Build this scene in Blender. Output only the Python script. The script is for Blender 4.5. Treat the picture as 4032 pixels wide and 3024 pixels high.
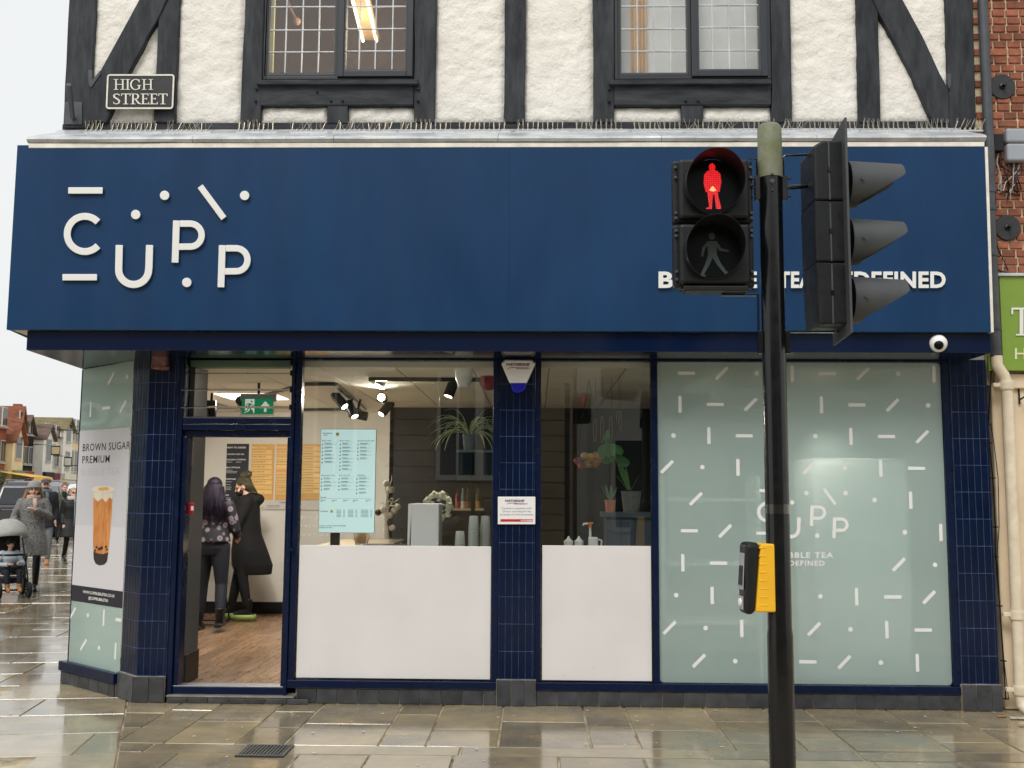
import bpy, bmesh, math, random
from mathutils import Vector, Matrix, noise
V = Vector
R = random.Random(11)
S = bpy.context.scene
for o in list(bpy.data.objects): bpy.data.objects.remove(o)
COL = S.collection

# ------------------------------------------------------------------ camera
YAW, PIT, ROL, F = 2.35576613e-02, 1.06516364e-01, 6.21029047e-03, 4050.0   # F in photo pixels (4032 wide)
CAM = V((0, -7.8, 1.55))
fw = V((-math.sin(YAW)*math.cos(PIT), math.cos(YAW)*math.cos(PIT), math.sin(PIT)))
r0 = V((math.cos(YAW), math.sin(YAW), 0)); u0 = r0.cross(fw)
rt = math.cos(ROL)*r0 + math.sin(ROL)*u0
up = -math.sin(ROL)*r0 + math.cos(ROL)*u0
cd = bpy.data.cameras.new('camera'); cam = bpy.data.objects.new('camera', cd); COL.objects.link(cam)
cd.sensor_width = 36; cd.lens = 36*F/4032; cd.clip_start = .05; cd.clip_end = 3000
mw = Matrix((rt, up, -fw)).transposed().to_4x4(); mw.translation = CAM
cam.matrix_world = mw
S.camera = cam

# ------------------------------------------------------------------ sky, sun, exposure (overcast winter day)
W = bpy.data.worlds.new('World'); S.world = W; W.use_nodes = True
nt = W.node_tree; nt.nodes.clear()
SUN_EL, SUN_AZ = math.radians(50), math.radians(200)      # high, from behind the camera and a little left
sky = nt.nodes.new('ShaderNodeTexSky'); sky.sky_type = 'NISHITA'; sky.sun_disc = False
sky.sun_elevation = SUN_EL; sky.sun_rotation = SUN_AZ; sky.air_density = 1.0; sky.dust_density = 6.0; sky.ozone_density = 1.0
bw = nt.nodes.new('ShaderNodeHueSaturation'); bw.inputs['Saturation'].default_value = .25
mixs = nt.nodes.new('ShaderNodeMixRGB'); mixs.inputs['Fac'].default_value = .82
mixs.inputs['Color2'].default_value = (10.8, 11.05, 11.0, 1)      # the cloud sheet
bg = nt.nodes.new('ShaderNodeBackground'); bg.inputs['Strength'].default_value = .085
wo = nt.nodes.new('ShaderNodeOutputWorld')
nt.links.new(sky.outputs[0], bw.inputs['Color']); nt.links.new(bw.outputs[0], mixs.inputs['Color1'])
nt.links.new(mixs.outputs[0], bg.inputs['Color']); nt.links.new(bg.outputs[0], wo.inputs['Surface'])
sd = bpy.data.lights.new('sun', 'SUN'); sd.energy = 1.5; sd.angle = math.radians(22); sd.color = (1, .965, .91)
so = bpy.data.objects.new('sun', sd); COL.objects.link(so)
so.rotation_euler = V((math.sin(math.radians(20))*math.cos(SUN_EL), math.cos(math.radians(20))*math.cos(SUN_EL), -math.sin(SUN_EL))).to_track_quat('-Z', 'Y').to_euler()
S.view_settings.view_transform = 'Standard'; S.view_settings.look = 'None'
S.view_settings.exposure = 0.15; S.view_settings.gamma = 1; S.view_settings.use_curve_mapping = False
S.render.engine = 'CYCLES'
S.cycles.max_bounces = 10; S.cycles.transparent_max_bounces = 24

# ------------------------------------------------------------------ pixel -> world
def ray(x, y): return fw + (x-2016)/F*rt - (y-1512)/F*up
def P(x, y, Y):
    d = ray(x, y); return CAM + (Y-CAM.y)/d.y*d
def PZ(x, y, Z):
    d = ray(x, y); return CAM + (Z-CAM.z)/d.z*d
def PL(x, y, p0, n):
    d = ray(x, y); return CAM + ((p0-CAM).dot(n)/d.dot(n))*d
def zm(x0, y0, s): return lambda x, y: (x0+x/s, y0+y/s)

# ------------------------------------------------------------------ mesh helper
LOC = {}
class MB:
    def __init__(s): s.v = []; s.f = []; s.k = []; s.mi = 0
    def add(s, vs, fs):
        n = len(s.v); s.v += [V(a) for a in vs]
        for f in fs: s.f.append([n+i for i in f]); s.k.append(s.mi)
        return s
    def box(s, x0, x1, y0, y1, z0, z1):
        return s.add([(x0,y0,z0),(x1,y0,z0),(x1,y1,z0),(x0,y1,z0),(x0,y0,z1),(x1,y0,z1),(x1,y1,z1),(x0,y1,z1)],
                     [(0,3,2,1),(4,5,6,7),(0,1,5,4),(1,2,6,5),(2,3,7,6),(3,0,4,7)])
    def prism(s, poly, off):
        poly = [V(p) for p in poly]; off = V(off); n = len(poly)
        return s.add(poly+[p+off for p in poly], [list(range(n))[::-1], list(range(n, 2*n))]+[[i, (i+1) % n, n+(i+1) % n, n+i] for i in range(n)])
    def bar(s, a, b, w, h, upv=(0,0,1)):
        a, b = V(a), V(b); d = (b-a).normalized(); u = V(upv)
        if abs(d.dot(u)) > .98: u = V((0,1,0))
        x = d.cross(u).normalized(); z = x.cross(d).normalized()
        q = [a+x*w/2*i+z*h/2*j for i, j in ((-1,-1),(1,-1),(1,1),(-1,1))]
        return s.prism(q, b-a)
    def tube(s, path, rad, n=8, cap=True, flat=1.0):
        path = [V(p) for p in path]; m = len(path)
        if not hasattr(rad, '__len__'): rad = [rad]*m
        t = [(path[min(i+1, m-1)]-path[max(i-1, 0)]).normalized() for i in range(m)]
        a = V((0,0,1)) if abs(t[0].z) < .9 else V((1,0,0))
        nx = t[0].cross(a).normalized(); vs = []
        for i in range(m):
            nx = (nx-t[i]*nx.dot(t[i])).normalized(); ny = t[i].cross(nx)
            for k in range(n):
                an = 2*math.pi*k/n; vs.append(path[i]+(nx*math.cos(an)+ny*math.sin(an)*flat)*rad[i])
        fs = [[i*n+k, i*n+(k+1) % n, (i+1)*n+(k+1) % n, (i+1)*n+k] for i in range(m-1) for k in range(n)]
        if cap: fs += [list(range(n))[::-1], [(m-1)*n+k for k in range(n)]]
        return s.add(vs, fs)
    def rings(s, rs, n=16, cap=True):      # rs: (cx, cy, z, rx, ry)
        vs = [(c[0]+c[3]*math.cos(2*math.pi*k/n), c[1]+c[4]*math.sin(2*math.pi*k/n), c[2]) for c in rs for k in range(n)]
        m = len(rs); fs = [[i*n+k, i*n+(k+1) % n, (i+1)*n+(k+1) % n, (i+1)*n+k] for i in range(m-1) for k in range(n)]
        if cap: fs += [list(range(n))[::-1], [(m-1)*n+k for k in range(n)]]
        return s.add(vs, fs)
    def lathe(s, prof, c=(0,0,0), ax=(0,0,1), n=24, cap=True):   # prof: (r, h) along ax
        ax = V(ax).normalized(); a = V((0,0,1)) if abs(ax.z) < .9 else V((1,0,0))
        x = ax.cross(a).normalized(); y = ax.cross(x); c = V(c)
        vs = [c+ax*h+(x*math.cos(2*math.pi*k/n)+y*math.sin(2*math.pi*k/n))*max(r, 1e-4) for r, h in prof for k in range(n)]
        m = len(prof); fs = [[i*n+k, i*n+(k+1) % n, (i+1)*n+(k+1) % n, (i+1)*n+k] for i in range(m-1) for k in range(n)]
        if cap: fs += [list(range(n))[::-1], [(m-1)*n+k for k in range(n)]]
        return s.add(vs, fs)
    def ball(s, c, rx, ry=None, rz=None, nu=14, nv=9):
        ry = ry or rx; rz = rz or rx; c = V(c); vs = [c+V((0,0,-rz))]
        for j in range(1, nv):
            p = -math.pi/2+math.pi*j/nv
            for k in range(nu):
                a = 2*math.pi*k/nu; vs.append(c+V((rx*math.cos(p)*math.cos(a), ry*math.cos(p)*math.sin(a), rz*math.sin(p))))
        vs.append(c+V((0,0,rz))); L = len(vs)-1
        fs = [[0, 1+(k+1) % nu, 1+k] for k in range(nu)]
        for j in range(nv-2):
            for k in range(nu): fs.append([1+j*nu+k, 1+j*nu+(k+1) % nu, 1+(j+1)*nu+(k+1) % nu, 1+(j+1)*nu+k])
        b = 1+(nv-2)*nu; fs += [[b+k, b+(k+1) % nu, L] for k in range(nu)]
        return s.add(vs, fs)
    def ribbon(s, pts, w, fn, th):         # 2-D polyline of width w, mapped by fn(x, y, off), extruded th
        n = len(pts); L = []; Rr = []
        for i, p in enumerate(pts):
            a = V(pts[max(i-1, 0)]); b = V(pts[min(i+1, n-1)]); t = (b-a).normalized(); q = V((-t.y, t.x))
            if 0 < i < n-1:
                t1 = (V(p)-a).normalized(); k = 1/max(.4, abs(q.dot(V((-t1.y, t1.x)))))
            else: k = 1
            ww = w[i] if hasattr(w, '__len__') else w
            L.append(V(p)+q*ww/2*k); Rr.append(V(p)-q*ww/2*k)
        for i in range(n-1):
            q = [L[i], L[i+1], Rr[i+1], Rr[i]]
            s.add([fn(a.x, a.y, th) for a in q]+[fn(a.x, a.y, 0) for a in q],
                  [(0,1,2,3)]+([(3,2,6,7),(1,0,4,5)])+([(0,3,7,4)] if i == 0 else [])+([(2,1,5,6)] if i == n-2 else []))
        return s
    def poly(s, pts, fn, th):
        n = len(pts)
        return s.add([fn(p[0], p[1], th) for p in pts]+[fn(p[0], p[1], 0) for p in pts],
                     [list(range(n))]+[[(i+1) % n, i, n+i, n+(i+1) % n] for i in range(n)])
    def disc(s, x, y, r, fn, th, n=20, ry=None):
        ry = ry or r
        return s.poly([(x+r*math.cos(2*math.pi*k/n), y+ry*math.sin(2*math.pi*k/n)) for k in range(n)], fn, th)
    def build(s, name, mat, parent=None, bevel=0, smooth=False, seg=2, fix=True):
        me = bpy.data.meshes.new(name); L = LOC.get(parent.name, V((0,0,0))) if parent else V((0,0,0))
        me.from_pydata([tuple(v-L) for v in s.v], [], s.f)
        for m in (mat if isinstance(mat, (list, tuple)) else [mat]): me.materials.append(m)
        if isinstance(mat, (list, tuple)): me.polygons.foreach_set('material_index', s.k)
        if fix:
            b = bmesh.new(); b.from_mesh(me); bmesh.ops.recalc_face_normals(b, faces=b.faces); b.to_mesh(me); b.free()
        if smooth:
            me.polygons.foreach_set('use_smooth', [True]*len(me.polygons))
            if smooth != 'all': me.set_sharp_from_angle(angle=math.radians(40))
        o = bpy.data.objects.new(name, me); COL.objects.link(o)
        if parent: o.parent = parent; LOC[o.name] = L
        if bevel:
            md = o.modifiers.new('bevel', 'BEVEL'); md.width = bevel; md.segments = seg; md.limit_method = 'ANGLE'; md.angle_limit = math.radians(40)
        return o

def tag(o, label=None, cat=None, group=None, kind=None):
    if label: o['label'] = label
    if cat: o['category'] = cat
    if group: o['group'] = group
    if kind: o['kind'] = kind
    return o
def thing(name, label, cat, loc=(0,0,0), group=None):
    o = bpy.data.objects.new(name, None); COL.objects.link(o); o.location = loc; o.empty_display_size = .1
    LOC[o.name] = V(loc); return tag(o, label, cat, group)
def bake(o, mods):     # apply modifiers of a finished object
    dg = bpy.context.evaluated_depsgraph_get(); me = bpy.data.meshes.new_from_object(o.evaluated_get(dg))
    old = o.data; o.modifiers.clear(); o.data = me; bpy.data.meshes.remove(old); return o
def piece(name, me, parent, loc, rot=(0,0,0), scale=(1,1,1)):
    o = bpy.data.objects.new(name, me); COL.objects.link(o); o.parent = parent
    o.location = V(loc)-LOC.get(parent.name, V((0,0,0))); o.rotation_euler = rot; o.scale = scale; LOC[o.name] = LOC.get(parent.name, V((0,0,0))); return o
def copy_tree(o, parent=None):
    c = o.copy(); COL.objects.link(c); c.parent = parent; LOC[c.name] = LOC.get(o.name, V((0,0,0)))
    for ch in [q for q in o.children]: copy_tree(ch, c)
    return c
def unit_box(name, mat, bev=(0,0,0)):     # unit cube centred, chamfered per axis fraction
    b = bmesh.new(); bmesh.ops.create_cube(b, size=1)
    me = bpy.data.meshes.new(name); b.to_mesh(me); b.free(); me.materials.append(mat); return me
def chamfer_box(name, mat, x, y, z, c):   # 44-triangle box with chamfered edges
    b = bmesh.new(); bmesh.ops.create_cube(b, size=1)
    for v in b.verts: v.co = V((v.co.x*x, v.co.y*y, v.co.z*z))
    bmesh.ops.bevel(b, geom=b.edges[:], offset=c, segments=1, affect='EDGES')
    me = bpy.data.meshes.new(name); b.to_mesh(me); b.free(); me.materials.append(mat); return me

TXT = {}
def text_mesh(s, bold=0, space=1.0):
    k = (s, bold, space)
    if k not in TXT:
        c = bpy.data.curves.new('t', 'FONT'); c.body = s; c.offset = bold; c.space_character = space; c.resolution_u = 3
        o = bpy.data.objects.new('t', c); COL.objects.link(o)
        dg = bpy.context.evaluated_depsgraph_get(); dg.update()
        me = bpy.data.meshes.new_from_object(o.evaluated_get(dg))
        TXT[k] = ([v.co.copy() for v in me.vertices], [list(p.vertices) for p in me.polygons])
        bpy.data.objects.remove(o); bpy.data.curves.remove(c); bpy.data.meshes.remove(me)
    return TXT[k]
def text(mb, s, x0, x1, y0, y1, fn, off, bold=0, space=1.0, th=0):
    """fit s into box x0..x1, baseline y0, cap top y1 (2-D), map by fn(x, y, off)"""
    vs, fs = text_mesh(s, bold, space)
    if not vs: return
    a0 = min(v.x for v in vs); a1 = max(v.x for v in vs); cap = .73
    q = [(x0+(v.x-a0)/(a1-a0)*(x1-x0), y0+v.y/cap*(y1-y0)) for v in vs]
    mb.add([fn(a, b, off) for a, b in q], fs)
    if th:
        ed = {}
        for f in fs:
            for i in range(len(f)):
                e = (f[i], f[(i+1) % len(f)]); ed[e] = 1
        bd = [e for e in ed if (e[1], e[0]) not in ed]
        for a, b in bd: mb.add([fn(*q[b], off), fn(*q[a], off), fn(*q[a], off-th), fn(*q[b], off-th)], [(0,1,2,3)])

# ------------------------------------------------------------------ materials
def srgb(r, g, b):
    f = lambda c: c/255/12.92 if c/255 <= .04045 else ((c/255+.055)/1.055)**2.4
    return (f(r), f(g), f(b))
def M(name, col, rough=.5, metal=0, var=0, vs=4, bump=0, bs=40, col2=None, spec=.5, rvar=0, orand=0, coat=0, emit=None, es=0, stretch=(1,1,1), bdist=.01, det=4):
    m = bpy.data.materials.new(name); m.use_nodes = True; n = m.node_tree; B = n.nodes['Principled BSDF']; lk = n.links.new
    B.inputs['Roughness'].default_value = rough; B.inputs['Metallic'].default_value = metal
    B.inputs['Specular IOR Level'].default_value = spec; B.inputs['Coat Weight'].default_value = coat; B.inputs['Coat Roughness'].default_value = .08
    c4 = (*col, 1); B.inputs['Base Color'].default_value = c4
    if emit: B.inputs['Emission Color'].default_value = (*emit, 1); B.inputs['Emission Strength'].default_value = es
    out = None
    if var or bump or rvar or orand:
        tc = n.nodes.new('ShaderNodeTexCoord'); mp = n.nodes.new('ShaderNodeMapping'); mp.inputs['Scale'].default_value = stretch
        lk(tc.outputs['Object'], mp.inputs['Vector'])
        oi = n.nodes.new('ShaderNodeObjectInfo')
        if orand:
            ad = n.nodes.new('ShaderNodeVectorMath'); ad.operation = 'ADD'; sc = n.nodes.new('ShaderNodeMath'); sc.operation = 'MULTIPLY'; sc.inputs[1].default_value = 37
            lk(oi.outputs['Random'], sc.inputs[0]); lk(mp.outputs[0], ad.inputs[0]); lk(sc.outputs[0], ad.inputs[1]); vec = ad.outputs[0]
        else: vec = mp.outputs[0]
    if var:
        nz = n.nodes.new('ShaderNodeTexNoise'); nz.inputs['Scale'].default_value = vs; nz.inputs['Detail'].default_value = det; nz.inputs['Roughness'].default_value = .62
        lk(vec, nz.inputs['Vector'])
        cr = n.nodes.new('ShaderNodeValToRGB'); cr.color_ramp.elements[0].position = .32; cr.color_ramp.elements[1].position = .7
        c2 = col2 or tuple(min(1, c*(1+var)) for c in col); c1 = col if col2 else tuple(c*(1-var) for c in col)
        cr.color_ramp.elements[0].color = (*c1, 1); cr.color_ramp.elements[1].color = (*c2, 1)
        lk(nz.outputs['Fac'], cr.inputs['Fac']); out = cr.outputs['Color']
    if orand:
        hs = n.nodes.new('ShaderNodeHueSaturation'); mr = n.nodes.new('ShaderNodeMapRange')
        mr.inputs['To Min'].default_value = 1-orand; mr.inputs['To Max'].default_value = 1+orand
        lk(oi.outputs['Random'], mr.inputs['Value']); lk(mr.outputs[0], hs.inputs['Value'])
        if out: lk(out, hs.inputs['Color'])
        else: hs.inputs['Color'].default_value = c4
        out = hs.outputs['Color']
    if out: lk(out, B.inputs['Base Color'])
    if rvar:
        n2 = n.nodes.new('ShaderNodeTexNoise'); n2.inputs['Scale'].default_value = vs*1.7; n2.inputs['Detail'].default_value = 5; lk(vec, n2.inputs['Vector'])
        mr = n.nodes.new('ShaderNodeMapRange'); mr.inputs['From Min'].default_value = .3; mr.inputs['From Max'].default_value = .7
        mr.inputs['To Min'].default_value = max(.02, rough-rvar); mr.inputs['To Max'].default_value = rough+rvar
        lk(n2.outputs['Fac'], mr.inputs['Value']); lk(mr.outputs[0], B.inputs['Roughness'])
    if bump:
        n3 = n.nodes.new('ShaderNodeTexNoise'); n3.inputs['Scale'].default_value = bs; n3.inputs['Detail'].default_value = 5; n3.inputs['Roughness'].default_value = .6; lk(vec, n3.inputs['Vector'])
        bp = n.nodes.new('ShaderNodeBump'); bp.inputs['Strength'].default_value = bump; bp.inputs['Distance'].default_value = bdist
        lk(n3.outputs['Fac'], bp.inputs['Height']); lk(bp.outputs[0], B.inputs['Normal'])
    return m
def fresnel(n, ior):
    fr = n.nodes.new('ShaderNodeFresnel'); ge = n.nodes.new('ShaderNodeNewGeometry'); mr = n.nodes.new('ShaderNodeMapRange')
    mr.inputs['To Min'].default_value = ior; mr.inputs['To Max'].default_value = 1/ior      # thin sheet: same reflectance from both sides
    n.links.new(ge.outputs['Backfacing'], mr.inputs['Value']); n.links.new(mr.outputs[0], fr.inputs[0]); return fr
def glass(name, tint=(.93,.97,.96), rough=0.0, ior=1.5, gain=1.0):
    m = bpy.data.materials.new(name); m.use_nodes = True; n = m.node_tree; lk = n.links.new
    n.nodes.remove(n.nodes['Principled BSDF']); o = n.nodes['Material Output']
    t = n.nodes.new('ShaderNodeBsdfTransparent'); t.inputs[0].default_value = (*tint, 1)
    g = n.nodes.new('ShaderNodeBsdfGlossy'); g.inputs['Roughness'].default_value = rough
    fr = fresnel(n, ior); mx = n.nodes.new('ShaderNodeMixShader')
    mu = n.nodes.new('ShaderNodeMath'); mu.operation = 'MULTIPLY'; mu.use_clamp = True; mu.inputs[1].default_value = gain
    lk(fr.outputs[0], mu.inputs[0]); lk(mu.outputs[0], mx.inputs[0]); lk(t.outputs[0], mx.inputs[1]); lk(g.outputs[0], mx.inputs[2]); lk(mx.outputs[0], o.inputs['Surface'])
    return m
def film(name, col, trans=.35, clear=.0):   # frosted vinyl on glass: diffuse + translucent, glossy in front
    m = bpy.data.materials.new(name); m.use_nodes = True; n = m.node_tree; lk = n.links.new
    n.nodes.remove(n.nodes['Principled BSDF']); o = n.nodes['Material Output']
    d = n.nodes.new('ShaderNodeBsdfDiffuse'); d.inputs[0].default_value = (*col, 1)
    t = n.nodes.new('ShaderNodeBsdfTranslucent'); t.inputs[0].default_value = (*[min(1, c*1.5) for c in col], 1)
    m1 = n.nodes.new('ShaderNodeMixShader'); m1.inputs[0].default_value = trans; lk(d.outputs[0], m1.inputs[1]); lk(t.outputs[0], m1.inputs[2])
    rf = n.nodes.new('ShaderNodeBsdfRefraction'); rf.inputs['Roughness'].default_value = .28; rf.inputs['IOR'].default_value = 1.05; rf.inputs[0].default_value = (*[min(1, c*1.9) for c in col], 1)
    m2 = n.nodes.new('ShaderNodeMixShader'); m2.inputs[0].default_value = clear; lk(m1.outputs[0], m2.inputs[1]); lk(rf.outputs[0], m2.inputs[2])
    g = n.nodes.new('ShaderNodeBsdfGlossy'); g.inputs['Roughness'].default_value = .03
    fr = fresnel(n, 1.85); m3 = n.nodes.new('ShaderNodeMixShader')
    lk(fr.outputs[0], m3.inputs[0]); lk(m2.outputs[0], m3.inputs[1]); lk(g.outputs[0], m3.inputs[2]); lk(m3.outputs[0], o.inputs['Surface'])
    return m
def glow(name, col, s):
    return M(name, (.02,.02,.02), .5, emit=col, es=s)

NAVY = srgb(22, 44, 92)
m_fascia = M('fascia_navy', (.0085,.042,.118), .36, spec=.2, var=.14, vs=1.6, rvar=.1, bump=.05, bs=2.2, stretch=(1.3,1,.45), det=7)
m_navy = M('navy_gloss_paint', (.0015,.0085,.038), .24, spec=.32, var=.12, vs=5, bump=.06, bs=25, rvar=.08)
m_soffit = M('navy_soffit', (.003,.01,.04), .14, spec=.4, bump=.04, bs=6)
m_tile = M('navy_tile', (.0012,.0078,.034), .16, spec=.32, var=.1, vs=6, orand=.1, bump=.1, bs=14, rvar=.08)
m_grout = M('pale_grout', srgb(60, 78, 118), .8, var=.6, vs=9)
m_basetile = M('charcoal_tile', srgb(62, 64, 68), .38, var=.35, vs=8, orand=.22, bump=.15, bs=30, rvar=.12)
m_basegrout = M('sandy_grout', srgb(150, 140, 118), .9, var=.5, vs=9)
m_timber = M('black_timber', srgb(27, 30, 35), .6, spec=.3, var=.5, col2=srgb(58,62,67), vs=7, bump=.55, bs=9, rvar=.12, stretch=(2.2,2.2,.45), bdist=.012)
m_timberh = M('black_timber_level', srgb(27, 30, 35), .6, spec=.3, var=.5, col2=srgb(58,62,67), vs=7, bump=.55, bs=9, rvar=.12, stretch=(.45,2.2,2.2), bdist=.012)
m_plaster = M('white_rough_plaster', srgb(230, 226, 218), .85, var=.1, vs=2.2, col2=srgb(246,243,236), bump=.75, bs=22, bdist=.02, det=6)
m_frame = M('black_window_frame', srgb(40, 45, 52), .35, bump=.05, bs=30)
m_lead = M('lead_sheet', srgb(196, 200, 205), .36, metal=.25, var=.25, vs=5, bump=.2, bs=8, rvar=.12, stretch=(1,1,.6))
m_whitepaint = M('weathered_white_paint', srgb(232, 228, 218), .5, var=.14, vs=9, bump=.1, bs=30)
m_white = M('white_acrylic', (.82,.82,.81), .3)
m_vinyl = M('white_vinyl', (.82,.83,.82), .4)
def dirty_board():
    m = M('white_film_panel', srgb(228, 224, 225), .42, rvar=.06, vs=2); n = m.node_tree; B = n.nodes['Principled BSDF']; lk = n.links.new
    tc = n.nodes.new('ShaderNodeTexCoord'); sx = n.nodes.new('ShaderNodeSeparateXYZ'); lk(tc.outputs['Object'], sx.inputs[0])
    hi = n.nodes.new('ShaderNodeMapRange'); hi.inputs['From Min'].default_value = .1; hi.inputs['From Max'].default_value = .75; hi.inputs['To Min'].default_value = .58; hi.inputs['To Max'].default_value = .8; lk(sx.outputs['Z'], hi.inputs['Value'])
    nz = n.nodes.new('ShaderNodeTexNoise'); nz.inputs['Scale'].default_value = 13; nz.inputs['Detail'].default_value = 8; nz.inputs['Roughness'].default_value = .7; lk(tc.outputs['Object'], nz.inputs['Vector'])
    su = n.nodes.new('ShaderNodeMath'); su.operation = 'SUBTRACT'; lk(nz.outputs['Fac'], su.inputs[0]); lk(hi.outputs[0], su.inputs[1])
    mr = n.nodes.new('ShaderNodeMapRange'); mr.inputs['From Min'].default_value = 0; mr.inputs['From Max'].default_value = .14; mr.inputs['To Max'].default_value = .6; lk(su.outputs[0], mr.inputs['Value'])
    n2 = n.nodes.new('ShaderNodeTexNoise'); n2.inputs['Scale'].default_value = 2.2; n2.inputs['Detail'].default_value = 6; lk(tc.outputs['Object'], n2.inputs['Vector'])
    c1 = n.nodes.new('ShaderNodeMixRGB'); c1.inputs[1].default_value = (*srgb(214, 211, 210), 1); c1.inputs[2].default_value = (*srgb(234, 231, 232), 1); lk(n2.outputs['Fac'], c1.inputs[0])
    mx = n.nodes.new('ShaderNodeMixRGB'); mx.inputs[2].default_value = (*srgb(150, 146, 140), 1); lk(mr.outputs[0], mx.inputs[0]); lk(c1.outputs[0], mx.inputs[1]); lk(mx.outputs[0], B.inputs['Base Color']); return m
m_board = dirty_board()

m_black = M('black_paint', srgb(14, 15, 18), .2, var=.3, vs=9, rvar=.08)
m_blackmatt = M('black_plastic', srgb(24, 26, 29), .45, spec=.35, var=.25, vs=12, bump=.1, bs=60, rvar=.1)
m_hood = M('faded_grey_plastic', srgb(66, 69, 72), .55, var=.14, vs=9, bump=.08, bs=80)
m_cap = M('mossy_grey_cap', srgb(132, 132, 118), .6, var=.3, vs=9, col2=srgb(94, 104, 62), bump=.15, bs=40)
m_lens = M('dark_lens', (.004,.005,.006), .3, spec=.12)
def led_red():
    m = glow('red_signal_light', (1, .012, .02), 1.25); n = m.node_tree; B = n.nodes['Principled BSDF']; tc = n.nodes.new('ShaderNodeTexCoord'); w = n.nodes.new('ShaderNodeTexVoronoi'); w.inputs['Scale'].default_value = 95; w.inputs['Randomness'].default_value = .15
    n.links.new(tc.outputs['Object'], w.inputs['Vector']); mr = n.nodes.new('ShaderNodeMapRange'); mr.inputs['From Max'].default_value = .55; mr.inputs['To Min'].default_value = 1.7; mr.inputs['To Max'].default_value = .5
    n.links.new(w.outputs['Distance'], mr.inputs['Value']); n.links.new(mr.outputs[0], B.inputs['Emission Strength']); return m
m_red = led_red()
m_redhot = glow('hot_signal_light', (1, .35, .15), 1.6)
m_greenoff = M('unlit_green_figure', srgb(52, 66, 66), .5)
m_yellow = M('yellow_plastic', srgb(246, 188, 44), .4, var=.05, vs=9)
m_brick = M('red_brick', srgb(164, 100, 76), .85, var=.4, vs=12, orand=.28, bump=.6, bs=30, col2=srgb(122, 72, 56))
m_mortar = M('lime_mortar', srgb(212, 194, 162), .9, var=.25, vs=14, bump=.5, bs=40)
m_cream = M('cream_render', srgb(228, 208, 178), .8, var=.1, vs=3, bump=.25, bs=14)
m_pipe = M('cream_pipe', srgb(226, 212, 188), .45, var=.12, vs=9, bump=.1, bs=20)
m_darkpipe = M('grey_pipe', srgb(70, 74, 80), .42, var=.25, vs=9, rvar=.1)
m_green = M('lime_sign', srgb(128, 158, 62), .4, var=.04, vs=3)
m_greybox = M('grey_plastic_box', srgb(158, 164, 172), .45, var=.06, vs=8)
m_grate = M('cast_iron', srgb(48, 46, 44), .45, var=.3, vs=20, bump=.2, bs=60)
m_dark = M('pit_shade_black', (.006,.006,.006), .9)
g_shop = glass('shop_glass', (.97,.985,.98), gain=2.1)
g_upper = glass('leaded_glass', (.985,.99,.985), gain=1.5)
g_blade = glass('louvre_glass', (.72,.82,.78), gain=2.2)
g_clear = glass('clear_plastic', (.86,.9,.88), gain=1.2)
m_film = film('frosted_green_film', srgb(190, 212, 208), .3, .26)
# ================================================================== the ground: slabs of wet stone on a bed
def wet_stone():
    m = M('wet_sandstone', srgb(172, 156, 122), .3, var=.3, vs=2.2, orand=.24, bump=.22, bs=9, col2=srgb(124, 117, 104), bdist=.004)
    n = m.node_tree; B = n.nodes['Principled BSDF']; lk = n.links.new
    tc = n.nodes.new('ShaderNodeTexCoord'); ge = n.nodes.new('ShaderNodeNewGeometry')
    nz = n.nodes.new('ShaderNodeTexNoise'); nz.inputs['Scale'].default_value = 1.3; nz.inputs['Detail'].default_value = 5; nz.inputs['Roughness'].default_value = .65
    lk(ge.outputs['Position'], nz.inputs['Vector'])
    mr = n.nodes.new('ShaderNodeMapRange'); mr.inputs['From Min'].default_value = .36; mr.inputs['From Max'].default_value = .68
    mr.inputs['To Min'].default_value = .04; mr.inputs['To Max'].default_value = .3
    lk(nz.outputs['Fac'], mr.inputs['Value']); lk(mr.outputs[0], B.inputs['Roughness'])
    B.inputs['Specular IOR Level'].default_value = .75; B.inputs['Coat Weight'].default_value = .35; B.inputs['Coat Roughness'].default_value = .06
    return m
m_slab = wet_stone()
m_bed = M('sandy_joint_bed', srgb(204, 190, 160), .7, var=.5, vs=4, col2=srgb(92, 82, 66), bump=.3, bs=50)
pav = MB().add([(-700,-500,-.008),(700,-500,-.008),(700,900,-.008),(-700,900,-.008)], [(0,1,2,3)]).build('pavement', m_bed, fix=False)
tag(pav, kind='structure', label='wet stone paving running along the shopfront and up the street')
NSLAB = [0]
def clip(poly, p, n):      # keep side where (q-p).n >= 0
    out = []
    for i in range(len(poly)):
        a, b = poly[i], poly[(i+1) % len(poly)]; da, db = (a-p).dot(n), (b-p).dot(n)
        if da >= 0: out.append(a)
        if (da >= 0) != (db >= 0): out.append(a+(b-a)*(da/(da-db)))
    return out
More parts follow.
